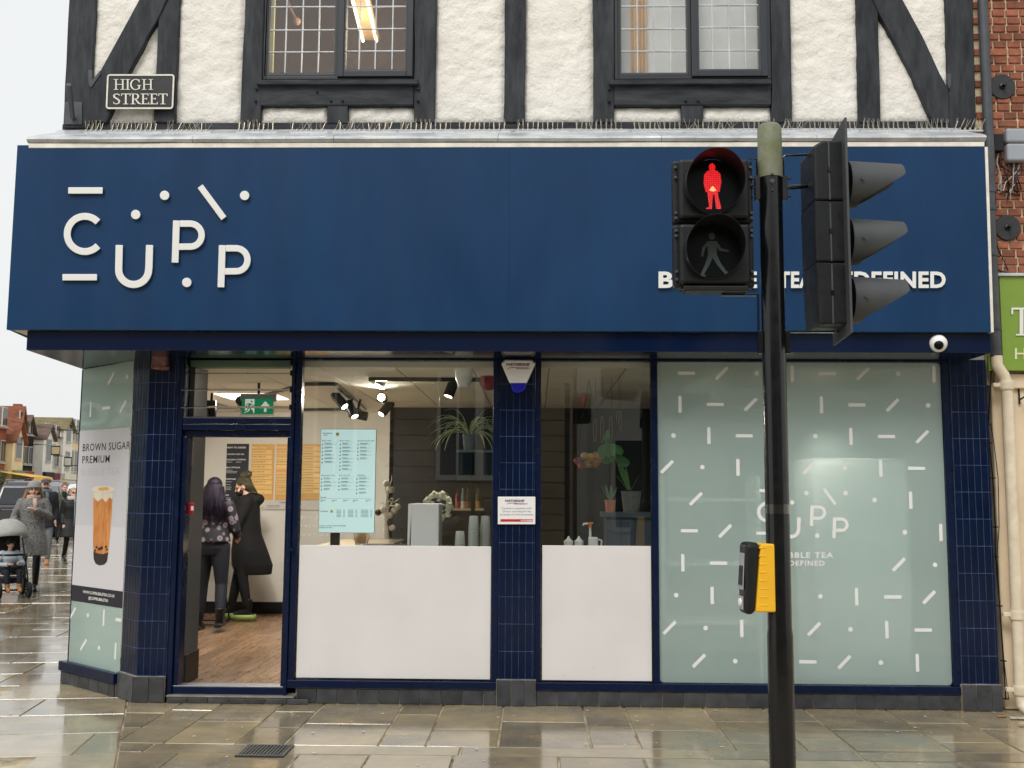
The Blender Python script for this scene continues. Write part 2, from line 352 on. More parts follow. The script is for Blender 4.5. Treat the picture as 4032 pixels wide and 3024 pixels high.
def slab(poly, gap=.0075):
    if len(poly) < 3: return
    ar = abs(sum(poly[i].x*poly[(i+1) % len(poly)].y-poly[(i+1) % len(poly)].x*poly[i].y for i in range(len(poly)))/2)
    if ar < .012: return
    c = sum(poly, V((0,0)))/len(poly); q = []
    k = len(poly)
    for i in range(k):      # inset every edge
        a, b, d = poly[i-1], poly[i], poly[(i+1) % k]
        e1 = (b-a).normalized(); e2 = (d-b).normalized(); n1 = V((-e1.y, e1.x)); n2 = V((-e2.y, e2.x))
        if (c-b).dot(n1) < 0: n1 = -n1
        if (c-b).dot(n2) < 0: n2 = -n2
        s = 1+n1.dot(n2); q.append(b+(n1+n2)*gap/max(.3, s))
    tx, ty, tz = R.gauss(0, .0022), R.gauss(0, .0022), R.uniform(0, .004)
    f = lambda p, z: (p.x-c.x, p.y-c.y, z+tz+(p.x-c.x)*tx+(p.y-c.y)*ty if z > -.02 else z)
    mb = MB(); top = [c+(p-c)*(1-.004/max(.05, (p-c).length)) for p in q]
    mb.add([f(p, 0) for p in top]+[f(p, -.004) for p in q]+[f(p, -.03) for p in q],
           [list(range(k))]+[[k+i, k+(i+1) % k, (i+1) % k, i] for i in range(k)]+[[2*k+i, 2*k+(i+1) % k, k+(i+1) % k, k+i] for i in range(k)])
    me = bpy.data.meshes.new('paving_slab'); me.from_pydata(mb.v, [], mb.f); me.materials.append(m_slab)
    b = bmesh.new(); b.from_mesh(me); bmesh.ops.recalc_face_normals(b, faces=b.faces); b.to_mesh(me); b.free()
    o = bpy.data.objects.new('paving_slab', me); COL.objects.link(o); o.parent = pav; o.location = (c.x, c.y, .0); NSLAB[0] += 1
rect = lambda x0, x1, y0, y1: [V((x0, y0)), V((x1, y0)), V((x1, y1)), V((x0, y1))]
# the field in front of the shop: column edges and cross joints read off the photograph
ce = [P(x, 2786, -.05).x for x in (720, 879, 1117, 1275, 1588, 1746, 1983, 2294, 2457, 2769, 3006, 3168, 3490, 3724, 3960)]
ce += [ce[-1]+.62, ce[-1]+1.1, ce[-1]+1.6]
cj = [[2812], [2854], [2814, 2876], [2858], [2820, 2900], [2875], [2843], [2859, 2926], [2871], [2833, 2917], [2828, 2900], [2860, 2935], [2830, 2903], [2850], [2850], [2870], [2840]]
CORN = V((-3.28, -.2)); SD = V((-.155, .988)); SN = V((-.988, -.155))    # side street direction, its outward normal
BN = V((-.94, -.34))     # joint line between the two fields of paving
def right(poly): return clip(poly, V((-3.0, -.1)), -BN)
def left(poly): return clip(poly, V((-3.0, -.1)), BN)
for i in range(len(ce)-1):
    ys = [.0]+[PZ(2000, y, 0).y for y in cj[i]]+[-1.28]
    for a, b in zip(ys[:-1], ys[1:]): slab(right(rect(ce[i], ce[i+1], b, a)))
slab(right(rect(-3.6, ce[0], -.42, 0))); slab(right(rect(-3.9, ce[0], -.86, -.42))); slab(right(rect(-4.1, ce[0], -1.28, -.86)))
x = -4.6
for w in (.9, 1.35, .8, 1.1, 1.5, .9, 1.25, 1.0, 1.4, .8): slab(right(rect(x, x+w, -1.5, -1.28))); x += w
x = -4.9; k = 0
while x < 5.6:
    w = R.choice((.42, .5, .62, .72)); y = -1.5
    while y > -2.7:
        d = R.uniform(.45, .95); slab(right(rect(x, x+w, max(y-d, -2.7), y))); y -= d
    x += w
# the field up the side street
e1, e2 = SD, V((SD.y, -SD.x)); O = V((-3.6, -1.0))
t = -4.2
while t < 30:
    w = .58 if t < 12 else .9; u = .5 if t > 2 else 4.5; off = R.uniform(0, .6); u += off
    while u > -14:
        L = R.uniform(.75, 1.25) if t < 12 else R.uniform(1.1, 1.6)
        q = [O+e1*t+e2*(u-L), O+e1*t+e2*u, O+e1*(t+w)+e2*u, O+e1*(t+w)+e2*(u-L)]
        c = sum(q, V((0,0)))/4; dv = c-CAM.xy; an = math.degrees(math.atan2(dv.x, dv.y))
        if -29.6 < an < -12 and dv.length > 5.6 and (c-V((-3.8, .7))).dot(SN) > -1.2: slab(left(q) if t < 1.5 else q, .006 if t < 3 else .004)
        u -= L
    t += w
# trodden gum, grit and scraps
m_gum = M('trodden_gum', srgb(196,190,176), .7, orand=.2); mb = MB()
for i in range(130):
    x = R.uniform(-5.2, 4.6); y = R.uniform(-1.9, -.09) if x > -3.3 else R.uniform(-1.9, 4); r_ = R.choice((.004,.006,.009,.014)); k = 7
    if (V((x, y))-V((-3.8, .7))).dot(SN) < .2 and y > -.09: continue
    mb.add([(x+r_*R.uniform(.6,1.2)*math.cos(j*.8976), y+r_*R.uniform(.6,1.2)*math.sin(j*.8976), .0075) for j in range(k)], [list(range(k))])
tag(mb.build('gum_spots', m_gum, pav, fix=False), kind='stuff')
# drain grate let into the paving by the door
q = [PZ(*p, .006) for p in ((955, 2975), (1085, 2975), (1132, 2939), (1000, 2939))]
gx0, gx1 = -1.98, -1.62; gy0, gy1 = -1.5, -1.29
cgx = (q[0].x+q[1].x+q[2].x+q[3].x)/4; gx0, gx1 = cgx-.125, cgx+.125; gy0, gy1 = q[0].y, q[2].y
gt = thing('drain_grate', 'small rusty iron drain grate set in the paving near the shop door', 'drain', ((gx0+gx1)/2, (gy0+gy1)/2, 0))
MB().box(gx0-.012, gx1+.012, gy0-.012, gy1+.012, .0005, .0062).build('pit_shade', m_dark, gt)  # flat black sheet standing in for the shade below the bars
mb = MB(); fr = .02
for b in ((gx0-.02, gx1+.02, gy0-.02, gy0), (gx0-.02, gx1+.02, gy1, gy1+.02), (gx0-.02, gx0, gy0, gy1), (gx1, gx1+.02, gy0, gy1)): mb.box(*b, 0, .013)
mb.build('frame', m_grate, gt, bevel=.002)
for i in range(12):
    xx = gx0+(i+.5)*(gx1-gx0)/12; MB().box(xx-.0045, xx+.0045, gy0, gy1, .006, .0125).build('bar', m_grate, gt)

# ================================================================== the half-timbered shop building
bld = thing('shop_building', 'black and white half-timbered corner building with navy tiled shopfront', 'building', (0, 0, 0))
ZT = 6.6       # the wall goes on above the picture
z1 = zm(0, 0, 2.0733); z2 = zm(1000, 0, 2.0733); z3 = zm(2000, 0, 2.0733); z4 = zm(2982, 0, 2.0733)
YT = -.035
def beam(name, left_e, right_e, mat=m_timber, y=YT, th=.09, bev=.008):   # edges: lists of src px from top to bottom
    L = [P(*p, y) for p in left_e]; Rr = [P(*p, y) for p in right_e]
    def ext(e):
        d = (e[0]-e[1]); k = (ZT-e[0].z)/max(d.z, .01); return [e[0]+d*k]+e if abs(e[0].z-5.43) < .25 else e
    L, Rr = ext(L), ext(Rr)
    # subdivide and wobble so that the arris is hand-hewn
    def sub(e):
        out = []
        for a, b in zip(e[:-1], e[1:]):
            n = max(1, int((b-a).length/.16)); out += [a+(b-a)*i/n for i in range(n)]
        out.append(e[-1]); return [p+V((noise.noise(p*3.1)*.007, 0, 0)) for p in out]
    L, Rr = sub(L), sub(Rr); poly = L+Rr[::-1]
    return MB().prism(poly, (0, th, 0)).build(name, mat, bld, bevel=bev)
def panel(x0, x1, zb, zt, seed, y=.005):
    nx = max(4, int((x1-x0)/.028)); nz = max(4, int((zt-zb)/.028)); vs = []; fs = []
    for j in range(nz+1):
        for i in range(nx+1):
            u, v = i/nx, j/nz; p = V((x0+(x1-x0)*u, 0, zb+(zt-zb)*v))
            e = min(u*(x1-x0), (1-u)*(x1-x0), v*(zt-zb), (1-v)*(zt-zb)); q = V((p.x, seed, p.z))
            d = noise.noise(q*5)*.008+noise.noise(q*12)*.009+abs(noise.noise(V((q.x*8+q.z*5, seed, q.z*15))))*.014+noise.noise(q*27)*.005
            dd = .02*math.exp(-e/.012)
            vs.append((p.x+noise.noise(V((seed, p.z*5, 1)))*.004*(u < .01 or u > .99), y-.006+d+dd, p.z+noise.noise(V((p.x*5, seed, 4)))*.006*(v < .01)))
    for j in range(nz):
        for i in range(nx): a = j*(nx+1)+i; fs.append((a, a+1, a+nx+2, a+nx+1))
    return MB().add(vs, fs).build('plaster_panel', m_plaster, bld, smooth='all')
ZR = P(2000, 484, 0).z                     # top of the bottom rail
BACK = .09
MB().box(P(262,200,BACK).x, P(3838,200,BACK).x, BACK, .3, P(2000,560,0).z, ZR+.03).build('rail_backing', m_timberh, bld)
px_ = lambda x, y: P(x, y, 0).x
zb_low = ZR-.005
for k, (a, b, zb, zt) in enumerate((
    ((px_(355,200)), px_(625,200), zb_low, ZT), (px_(690,200), px_(960,200), zb_low, ZT), (px_(1712,200), px_(1990,200), zb_low, ZT),
    (px_(2064,200), px_(2338,200), zb_low, ZT), (px_(3114,200), px_(3382,200), zb_low, ZT), (px_(3460,200), px_(3740,200), zb_low, ZT),
    (px_(1026,450), px_(1288,450), zb_low, P(1150,418,0).z), (px_(1368,450), px_(1631,450), zb_low, P(1500,420,0).z),
    (px_(2416,450), px_(2684,450), zb_low, P(2500,423,0).z), (px_(2769,450), px_(3034,450), zb_low, P(2900,420,0).z))):
    panel(a, b, zb, zt, k*7.3)
ZW = P(1300, 300, 0).z; 
bm = lambda n, zz, l, r, **k: beam(n, [zz(*p) for p in l], [zz(*p) for p in r], **k)
bm('timber_post', z1, [(560,0),(510,1045)], [(780,0),(733,1045)], th=.3)
bm('timber_brace', z1, [(1130,0),(820,575),(738,722),(722,1000)], [(1360,0),(1290,150),(1050,590),(868,1000)], y=YT-.012)
bm('timber_post', z1, [(1300,0),(1252,1000)], [(1467,0),(1425,1000)])
bm('timber_post', z1, [(2000,0),(1958,1000)], [(2152,0),(2125,1000)])
bm('timber_post', z2, [(1312,0),(1306,1000)], [(1492,0),(1470,1000)])
bm('timber_post', z2, [(2050,0),(2038,1000)], [(2220,0),(2210,1000)])
bm('timber_post', z3, [(695,0),(700,1000)], [(868,0),(868,1000)])
bm('timber_post', z4, [(112,0),(118,1000)], [(270,0),(285,1000)])
bm('timber_post', z4, [(810,0),(833,1000)], [(986,0),(1006,1000)])
bm('timber_brace', z4, [(945,0),(990,100),(1250,590),(1437,1000)], [(1190,0),(1350,290),(1490,600),(1563,725),(1570,1000)], y=YT-.012)
bm('timber_post', z4, [(1535,0),(1570,1045)], [(1762,0),(1790,1045)], th=.3)
for zz, l, r in ((z2, 50, 1305), (z3, 866, 2147)):   # beams under the windows, stub posts
    a, b = P(*zz(l,700), YT).x, P(*zz(r,700), YT).x
    za, zb = P(*zz(600,700), YT).z, P(*zz(600,862), YT).z
    MB().box(a, b, YT-.004, .09, zb, za+.01).build('sill_beam', m_timberh, bld, bevel=.008)
for zz, l, r in ((z2, 596, 765), (z3, 1416, 1596)):
    a, b = P(*zz(l,930), YT).x, P(*zz(r,930), YT).x
    MB().box(a, b, YT+.004, .09, P(*zz(600,1005), YT).z, P(*zz(600,856), YT).z).build('timber_stud', m_timber, bld, bevel=.006)
xl, xr = P(*z1(512,1040), YT).x, P(*z4(1790,1040), YT).x
MB().box(xl+.12, xr-.06, YT+.012, BACK, P(2000,530,YT).z, ZR).build('bottom_rail', m_timberh, bld, bevel=.006)
mb = MB()
for zz, pts in ((z2, ((20,728),(15,825),(628,822),(722,822),(1340,728),(1340,826),(515,748))), (z3, ((828,728),(828,830),(1450,822),(1553,822)))):
    for p in pts:
        c = P(*zz(*p), YT-.004); mb.lathe([(.011, .0), (.011, .012), (.006, .018)], c, (0,-1,0), 6)
mb.build('timber_pegs', m_timber, bld)
# the wall carcass behind: upper storey with its side running back up the street
m_rough = M('weathered_render', srgb(206, 200, 188), .85, var=.1, vs=2, bump=.3, bs=9)
Bp = V((-3.802, .691)); sideB = Bp+SD*9; 
xL = P(*z1(520,700), 0).x
mb = MB(); a0 = V((xL+.01, .09)); a1 = a0+SD*11
mb.prism([(a0.x, a0.y, 3.9), (a0.x+.25, a0.y, 3.9), (a1.x+.25, a1.y, 3.9), (a1.x, a1.y, 3.9)], (0, 0, ZT+1.2-3.9))
mb.build('side_wall_upper', m_rough, bld)
MB().prism([(Bp.x, Bp.y, 0), (Bp.x+.22, Bp.y, 0), (sideB.x+.22, sideB.y, 0), (sideB.x, sideB.y, 0)], (0, 0, 3.98)).build('side_wall_lower', m_navy, bld)
# ---- upper windows with leaded lights
def upper_window(zz, fl, fr_, sl, sr, gl, gr, ybl, ybr, cl, cr, hl, hr):
    Y = -.01
    w = bpy.data.objects.new('upper_window', None); COL.objects.link(w); w.parent = bld; LOC[w.name] = V((0,0,0))
    xa, xb = P(*zz(fl,300), Y).x, P(*zz(fr_,300), Y).x; zs_ = P(*zz(700,648), Y).z
    mid = P(*zz((gl[1]+gr[0])/2, 300), Y).x
    mb = MB(); mb.box(xa, xa+.035, Y, .07, zs_, ZT); mb.box(xb-.035, xb, Y, .07, zs_, ZT); mb.box(xa+.035, xb-.035, Y, .07, zs_, zs_+.03); mb.box(mid-.02, mid+.02, Y+.003, .07, zs_+.03, ZT)
    mb.build('frame', m_frame, w, bevel=.005)
    xs0, xs1 = P(*zz(sl,668), -.07).x, P(*zz(sr,668), -.07).x
    MB().box(xs0, xs1, -.075, .02, P(*zz(700,690), -.07).z, P(*zz(700,650), -.07).z).build('sill', m_timberh, w, bevel=.006)
    for k, (g, yb, cs, hs) in enumerate(((gl, ybl, cl, hl), (gr, ybr, cr, hr))):
        yy = Y-.022*k; x0, x1 = P(*zz(g[0],300), yy).x, P(*zz(g[1],300), yy).x; zb = P(*zz(600,yb), yy).z
        mb = MB(); t = .05 if k else .022
        mb.box(x0-t, x0, yy, .05, zb-t, ZT); mb.box(x1, x1+t, yy, .05, zb-t, ZT); mb.box(x0, x1, yy, .05, zb-t, zb)
        mb.build('casement', m_frame, w, bevel=.005)
        MB().box(x0, x0+.012, yy+.01, .045, zb, ZT).box(x1-.012, x1, yy+.01, .045, zb, ZT).box(x0+.012, x1-.012, yy+.01, .045, zb, zb+.012).build('glazing_bead', m_hood, w)
        xx = [x0]+[P(*zz(c,300), yy).x for c in cs]+[x1]; hz = [P(*zz(600,h), yy).z for h in hs][::-1]; st = hz[1]-hz[0]
        zz_ = [zb]+hz; 
        while zz_[-1] < ZT-.05: zz_.append(zz_[-1]+st)
        lead = MB()
        for c in xx[1:-1]: lead.box(c-.005, c+.005, yy+.018, yy+.03, zb, zz_[-1])
        for h in zz_[1:]: lead.box(x0, x1, yy+.0165, yy+.0315, h-.005, h+.005)
        lead.build('lead_came', m_lead, w, bevel=.002, seg=1)
        for a, b in zip(xx[:-1], xx[1:]):
            for c, d in zip(zz_[:-1], zz_[1:]):
                o = MB().box(-(b-a)/2, (b-a)/2, -.002, .002, -(d-c)/2, (d-c)/2).build('pane', g_upper, None)
                o.parent = w; o.location = ((a+b)/2, yy+.024, (c+d)/2); o.rotation_euler = (R.gauss(0, .008), 0, R.gauss(0, .008))
    return xa, xb, zs_
W1 = upper_window(z2, 72, 1308, 20, 1340, (110,668), (735,1247), 600, 575, (255,390,525), (858,990,1128), (45,235,415), (45,227,410))
W2 = upper_window(z3, 868, 2147, 828, 2150, (913,1472), (1550,2066), 603, 575, (1057,1192,1330), (1672,1808,1942), (43,230,412), (38,218,407))
# rooms behind the upper windows
m_room = M('dim_brown_room', srgb(158, 126, 90), .8, var=.15, vs=2)
m_room2 = M('pale_blind', srgb(226, 226, 226), .8, var=.04, vs=3)
def room(x0, x1, mat, dep=3.2):
    mb = MB(); z0, zt = 4.3, 7.0
    mb.add([(x0,.1,z0),(x1,.1,z0),(x1,dep,z0),(x0,dep,z0),(x0,.1,zt),(x1,.1,zt),(x1,dep,zt),(x0,dep,zt)], [(0,1,2,3),(4,7,6,5),(1,5,6,2),(3,2,6,7),(0,3,7,4)])
    return mb.build('upper_room', mat, bld, fix=False)
room(W1[0]-.8, W1[1]+.9, m_room); room(W2[0]-.5, W2[1]+.6, m_room)
MB().box(W2[0]+.02, W2[1]-.02, .16, .17, W2[2]-.1, ZT).build('roller_blind', m_room2, bld)
m_curt = M('beige_curtain', srgb(214, 178, 130), .8, var=.1, vs=9, stretch=(6,1,.3))
c0, c1 = P(*z3(1003,300), .12).x, P(*z3(1130,300), .12).x
mb = MB(); n = 14
for i in range(n):
    xa, xb = c0+(c1-c0)*i/n, c0+(c1-c0)*(i+1)/n
    mb.add([(xa, .12+.012*math.sin(i*2.2), W2[2]-.1), (xb, .12+.012*math.sin((i+1)*2.2), W2[2]-.1), (xb, .12+.012*math.sin((i+1)*2.2), ZT), (xa, .12+.012*math.sin(i*2.2), ZT)], [(0,1,2,3)])
mb.build('curtain', m_curt, bld, smooth='all')
m_strip = M('cream_curtain_edge', srgb(226, 222, 176), .8)
a, b = P(*z2(128,300), .1).x, P(*z2(160,300), .1).x
MB().box(a, b, .1, .13, W1[2]-.05, ZT).build('blind_edge', m_strip, bld)
# tube light on the ceiling of the room on the left
tl = thing('ceiling_light', 'lit twin-tube ceiling light seen through the upper left window', 'light', (-1.1, 1.6, 6.5))
m_tube = glow('fluorescent_tube', (1, .84, .52), 3.2)
Yt = 1.5
pa, pb = P(*z2(880,-60), 2.3), P(*z2(950,340), .95)
zc = pb.z+.02; pb = PZ(*z2(945,335), zc); pa = PZ(*z2(850,-60), zc)
for d in (-.06, .06):
    MB().tube([pa+V((d,0,0)), pb+V((d,0,0))], .014, 8).build('tube', m_tube, tl, smooth=True)
MB().bar(pa+V((0,0,.05)), pb+V((0,.05,.05)), .16, .04).build('batten', m_room, tl)
ll = bpy.data.lights.new('tube_light', 'POINT'); ll.energy = 26; ll.color = (1, .82, .52); ll.shadow_soft_size = .3
lo = bpy.data.objects.new('tube_light', ll); COL.objects.link(lo); lo.parent = tl; lo.location = (pa+pb)/2-V((0,0,.15))-LOC[tl.name]
lm = thing('pendant_lamp', 'small pinkish hanging lamp behind the upper left window', 'lamp', P(*z2(352,180), .6))
mb = MB(); a = P(*z2(350,175), .6); b = PZ(*z2(262,-20), a.z+.5)
mb.tube([a, b], .012, 6); mb.ball(a, .035, nu=8, nv=6); mb.build('arm', M('pink_plastic', srgb(190,150,130), .5), lm, smooth=True)

# ---- lead flashing, trim board, bird spikes
Z = lambda y, Y: P(2000, y, Y).z
FX0, FX1 = P(110,540,-.5).x, P(3880,540,-.5).x
def flash_profile(x0, x1):
    pr = [(-.03, Z(519,-.05)+.03), (-.10, Z(519,-.1)), (-.47, Z(532,-.47)), (-.515, Z(540,-.5)), (-.525, Z(549,-.5)), (-.512, Z(557,-.5)), (-.49, Z(560,-.5)), (-.1, Z(560,-.5)-.005)]
    mb = MB(); n = max(2, int((x1-x0)/.08)); vs = []
    for i in range(n+1):
        x = x0+(x1-x0)*i/n
        for j, (y, z) in enumerate(pr):
            w = noise.noise(V((x*1.7, j*.7, 3)))*.006; vs.append((x, y+w, z+w*.8+noise.noise(V((x*6, j, 9)))*.0025))
    k = len(pr); fs = [[i*k+j, (i+1)*k+j, (i+1)*k+(j+1) % k, i*k+(j+1) % k] for i in range(n) for j in range(k)]
    fs += [list(range(k)), [n*k+j for j in range(k)]]
    return mb.add(vs, fs).build('lead_flashing', m_lead, bld, smooth=True)
for a, b in zip((110,762,1315,1962,2605,3215), (760,1313,1960,2603,3213,3880)): flash_profile(P(a,540,-.5).x, P(b,540,-.5).x)
MB().box(FX0+.01, FX1-.01, -.505, -.1, Z(570,-.5)-.02, Z(562,-.5)).build('trim_board', m_whitepaint, bld, bevel=.004)
# lead dressings at the brace feet
for pts in ([z1(718,570), z1(750,572), z1(752,650), z1(815,575), z1(822,600), z1(742,718), z1(722,690)], [z4(1556,595), z4(1584,600), z4(1582,700), z4(1566,728), z4(1556,690)]):
    MB().prism([P(*p, YT-.02) for p in pts], (0, .02, 0)).build('lead_dressing', m_darkpipe, bld, bevel=.003)
m_spike = M('steel_spike', srgb(196, 186, 168), .35, metal=.5)
m_spikebase = M('yellowed_plastic', srgb(196, 172, 122), .6)
zsp = Z(519,-.12)
segs = [(330,420,0),(430,640,0),(650,830,1),(930,1090,0),(1140,1290,1),(1310,1560,1),(1570,1790,0),(1800,2010,0),(2030,2240,0),(2260,2470,0),(2490,2690,0),(2700,2900,1),(2920,3060,0),(3070,3170,1),(3180,3380,0),(3390,3590,0),(3600,3740,0),(3750,3870,2)]
for a, b, mode in segs:
    xa, xb = P(a,520,-.14).x, P(b,520,-.14).x; st = tag(thing('bird_spike_strip', 'x', 'bird spikes', ((xa+xb)/2, -.14, zsp)), group='bird spike strips along the lead flashing')
    z0 = zsp+.012
    MB().box(xa, xb, -.148, -.132, zsp-.014, zsp-.001).build('base', m_lead, st)
    mb = MB(); n = int((xb-xa)/.038)
    for i in range(n):
        x = xa+(i+.5)*.038; p = V((x, -.14, zsp)); mb.box(x-.006, x+.006, -.148, -.132, zsp, zsp+.016)
        for s_ in ((-1, 0, 1) if mode != 1 or R.random() < .8 else (0,)):
            lx = {0: R.gauss(0, .006), 1: R.gauss(.012, .035), 2: .03+R.gauss(0, .01)}[mode]
            mb.tube([p, p+V((lx, s_*.03-.005, .09-abs(s_)*.012+R.gauss(0, .004)))], .0013, 3, cap=False)
    tag(mb.build('spikes', m_spike, st), kind='stuff')
    mid = (a+b)/2
    st['label'] = 'thin wire bird spikes ' + {
        375: 'at the left corner post', 535: 'right under the white-bordered street nameplate', 740: 'just right of the street nameplate, with bent spikes',
        1010: 'below the post left of the upper left window', 1215: 'below the left sill panel of the upper left window', 1435: 'below the upper left window stud, bent and tangled',
        1680: 'below the post right of the upper left window', 1905: 'below the right part of the wide panel left of centre', 2135: 'below the left part of the wide panel right of centre',
        2365: 'below the post left of the upper right window', 2590: 'below the left sill panel of the upper right window', 2800: 'below the right sill panel of the upper right window',
        2990: 'directly left of the mossy traffic pole cap', 3120: 'tangled, between the pole cap and the signal backing board', 3280: 'behind the top of the signal backing board',
        3490: 'below the right-hand single post', 3670: 'below the foot of the right diagonal brace', 3810: 'at the right end beside the dark downpipe'}[int(mid)]

# ---- fascia, underboard, soffit
ZF0, ZF1 = Z(1303,-.5), Z(568,-.5)
FL, FR = P(47,930,-.5).x, P(3892,930,-.5).x
sg = thing('shop_sign', 'long navy fascia sign with raised white letters, dots and dashes', 'sign', ((FL+FR)/2, -.5, ZF0))
JX = P(2005,930,-.5).x
for a, b, yy in ((FL, JX-.0002, -.5), (JX+.0002, FR, -.4997)):
    MB().box(a, b, yy, -.47, ZF0, ZF1).build('panel', m_fascia, sg, bevel=.0012)
mb = MB(); d0 = V((FL+.02, -.44)); d1 = d0+SD*1.3
mb.prism([(d0.x, d0.y, ZF0+.003), (FR-.02, -.44, ZF0+.003), (FR-.02, -.02, ZF0+.003), (FL+.8, .05, ZF0+.003), (d1.x+.1, d1.y, ZF0+.003)], (0, 0, ZF1-ZF0-.03))
mb.build('sign_box', m_whitepaint, sg)
MB().prism([(FL+.003, -.468, ZF0+.002), (FL+.02, -.468, ZF0+.002), (FL+.02+SD.x*1.5, -.46+SD.y*1.5, ZF0+.002), (FL+.003+SD.x*1.5, -.46+SD.y*1.5, ZF0+.002)], (0, 0, ZF1-ZF0-.01)).build('return_panel', m_fascia, sg)
MB().prism([P(3878,578,-.505), P(3890,578,-.505), P(3914,1308,-.505), P(3903,1308,-.505)], (0, .2, 0)).build('edge_trim', m_whitepaint, sg, bevel=.003)
zl = zm(0, 500, 1.8438)
def on(Y): return lambda x, y, o: P(x, y, Y-o)
def onz(zz, Y): return lambda x, y, o: P(*zz(x, y), Y-o)
def arc(cx, cy, r, a0, a1, n=22, ry=None):
    ry = ry or r; return [(cx+r*math.cos(math.radians(a0+(a1-a0)*i/n)), cy+ry*math.sin(math.radians(a0+(a1-a0)*i/n))) for i in range(n+1)]
def logo(root, fn, th, mat, bev):
    def part(name, f):
        mb = MB(); f(mb); o = mb.build(name, mat, root, bevel=bev, seg=1)
    part('dash', lambda m: m.poly([(495,438),(747,438),(745,485),(495,485)], fn, th))
    part('dash', lambda m: m.poly([(453,1068),(705,1068),(704,1115),(453,1115)], fn, th))
    part('dash', lambda m: m.ribbon([(1453,430),(1626,664)], 46, fn, th))
    for x, y in ((985,636),(1195,497),(1776,498),(1356,1129)): part('dot', lambda m, x=x, y=y: m.disc(x, y, 34.5, fn, th))
    part('letter', lambda m: m.ribbon(arc(616, 777, 128, -42, -318, 30), 51, fn, th))
    part('letter', lambda m: m.ribbon([(866,857),(862,1020)]+[(968+(x-968), y) for x, y in arc(970,1035,109,180,0,20)][1:-1]+[(1081,1020),(1086,857)], 53, fn, th))
    def pee(m, dx, dy):
        m.ribbon([(1281+dx,679+dy),(1271+dx,986+dy)], 50, fn, th)
        m.ribbon([(1306+dx,702+dy),(1385+dx,702+dy)]+[(x+dx, y+dy) for x, y in arc(1384,786,80,-80,80,18, 83)]+[(1385+dx,869+dy),(1298+dx,870+dy)], 47, fn, th)
    part('letter', lambda m: pee(m, 0, 0)); part('letter', lambda m: pee(m, 333, 179))
logo(sg, onz(zl, -.5), .025, m_white, .003)
mb = MB()
for s_, a, b in (('BUBBLE', 2593, 2981), ('TEA', 3066, 3200), ('REDEFINED', 3262, 3724)):
    mb2 = MB(); text(mb2, s_, a, b, 1131, 1068, lambda x, y, o: P(x, y, -.5-o), .022, bold=.035, space=1.06, th=.022)
    mb2.build('lettering', m_white, sg)
ZU = Z(1384,-.455); UX0, UX1 = P(103,1374,-.455).x, P(3905,1392,-.455).x
us = Bp-V((UX0, -.455))
MB().prism([(UX0, -.455, ZU), (UX1, -.455, ZU), (UX1, -.02, ZU), (UX1, .2, ZU), (-3.05, .2, ZU), (-3.12, .18, ZU), (Bp.x+.1, Bp.y+.1, ZU), (Bp.x-.01, Bp.y, ZU)], (0, 0, ZF0-ZU)).build('soffit_box', m_soffit, bld, bevel=.004)

# ---- shopfront frames and glass.  front plane y = -.03, glass y = 0
ZG0, ZG1 = Z(2682,0), ZU-.012
gx = dict(w1=(-1.787, -.326), w2=(.039, .868), w3=(.919, 3.058))
def bx(name, x0, x1, y0, y1, z0, z1, m=m_navy, bev=.004, par=None): return MB().box(x0, x1, y0, y1, z0, z1).build(name, m, par or bld, bevel=bev)
ZS = .115                                     # underside of the window frames
PC0, PC1 = P(1966,2000,-.04).x, P(2106,2000,-.04).x         # centre pillar
PR0, PR1 = P(3766,2100,-.04).x, P(3909,2100,-.04).x         # right pillar
for nm, (a, b) in gx.items():
    w = bpy.data.objects.new('shop_window', None); COL.objects.link(w); w.parent = bld; LOC[w.name] = V((0,0,0))
    l = {'w1': -1.835, 'w2': PC1+.002, 'w3': .8705}[nm]; r_ = {'w1': PC0-.002, 'w2': .8695, 'w3': PR0-.002}[nm]
    bx('sill_frame', l, r_, -.045, .05, ZS, ZG0, par=w)
    if nm == 'w3': bx('jamb', l, a, -.028, .05, ZG0, ZU, par=w)
    elif nm == 'w2': bx('jamb', l, a, -.028, .05, ZG0, ZU, par=w)
    bx('jamb', b, r_, -.028 if nm != 'w2' else -.0285, .05, ZG0, ZU, par=w) if nm != 'w2' else bx('jamb', b, r_, -.03, .05, ZG0, ZU, par=w)
    bx('head', a, b, -.03, .05, ZG1, ZU, par=w)
    bx('pane', a, b, -.003, .003, ZG0, ZG1, m=g_shop, bev=0, par=w)
    if nm != 'w3':
        zt = P(1500 if nm == 'w1' else 2300, 2148, 0).z
        bx('white_panel', a+.012, b-.006, -.0115, -.0045, ZG0+.012, zt, m=m_board, bev=.002, par=w)
    else:
        # rounded frosted film on the glass
        x0, x1, z0_, z1_ = a+.002, b-.004, ZG0+.004, ZG1-.004; r_c = .03; pl = []
        for cx, cz, s0 in ((x1-r_c, z1_-r_c, 0), (x0+r_c, z1_-r_c, 90), (x0+r_c, z0_+r_c, 180), (x1-r_c, z0_+r_c, 270)):
            pl += [(cx+r_c*math.cos(math.radians(s0+15*i)), -.006, cz+r_c*math.sin(math.radians(s0+15*i))) for i in range(7)]
        MB().add(pl, [list(range(len(pl)))]).build('frosted_film', m_film, w)
        WIN3 = w
def dash(mb, fn, u, v, k, th=.001, L=.127, t=.025):
    if k == 0: mb.poly([(u-L/2, v-t/2), (u+L/2, v-t/2), (u+L/2, v+t/2), (u-L/2, v+t/2)], fn, th)
    elif k == 3: mb.poly([(u-t/2, v-L/2), (u+t/2, v-L/2), (u+t/2, v+L/2), (u-t/2, v+L/2)], fn, th)
    elif k == 1: mb.ribbon([(u-L*.355, v-L*.355), (u+L*.355, v+L*.355)], t, fn, th)
    else: mb.disc(u, v, .0175, fn, th, 16)
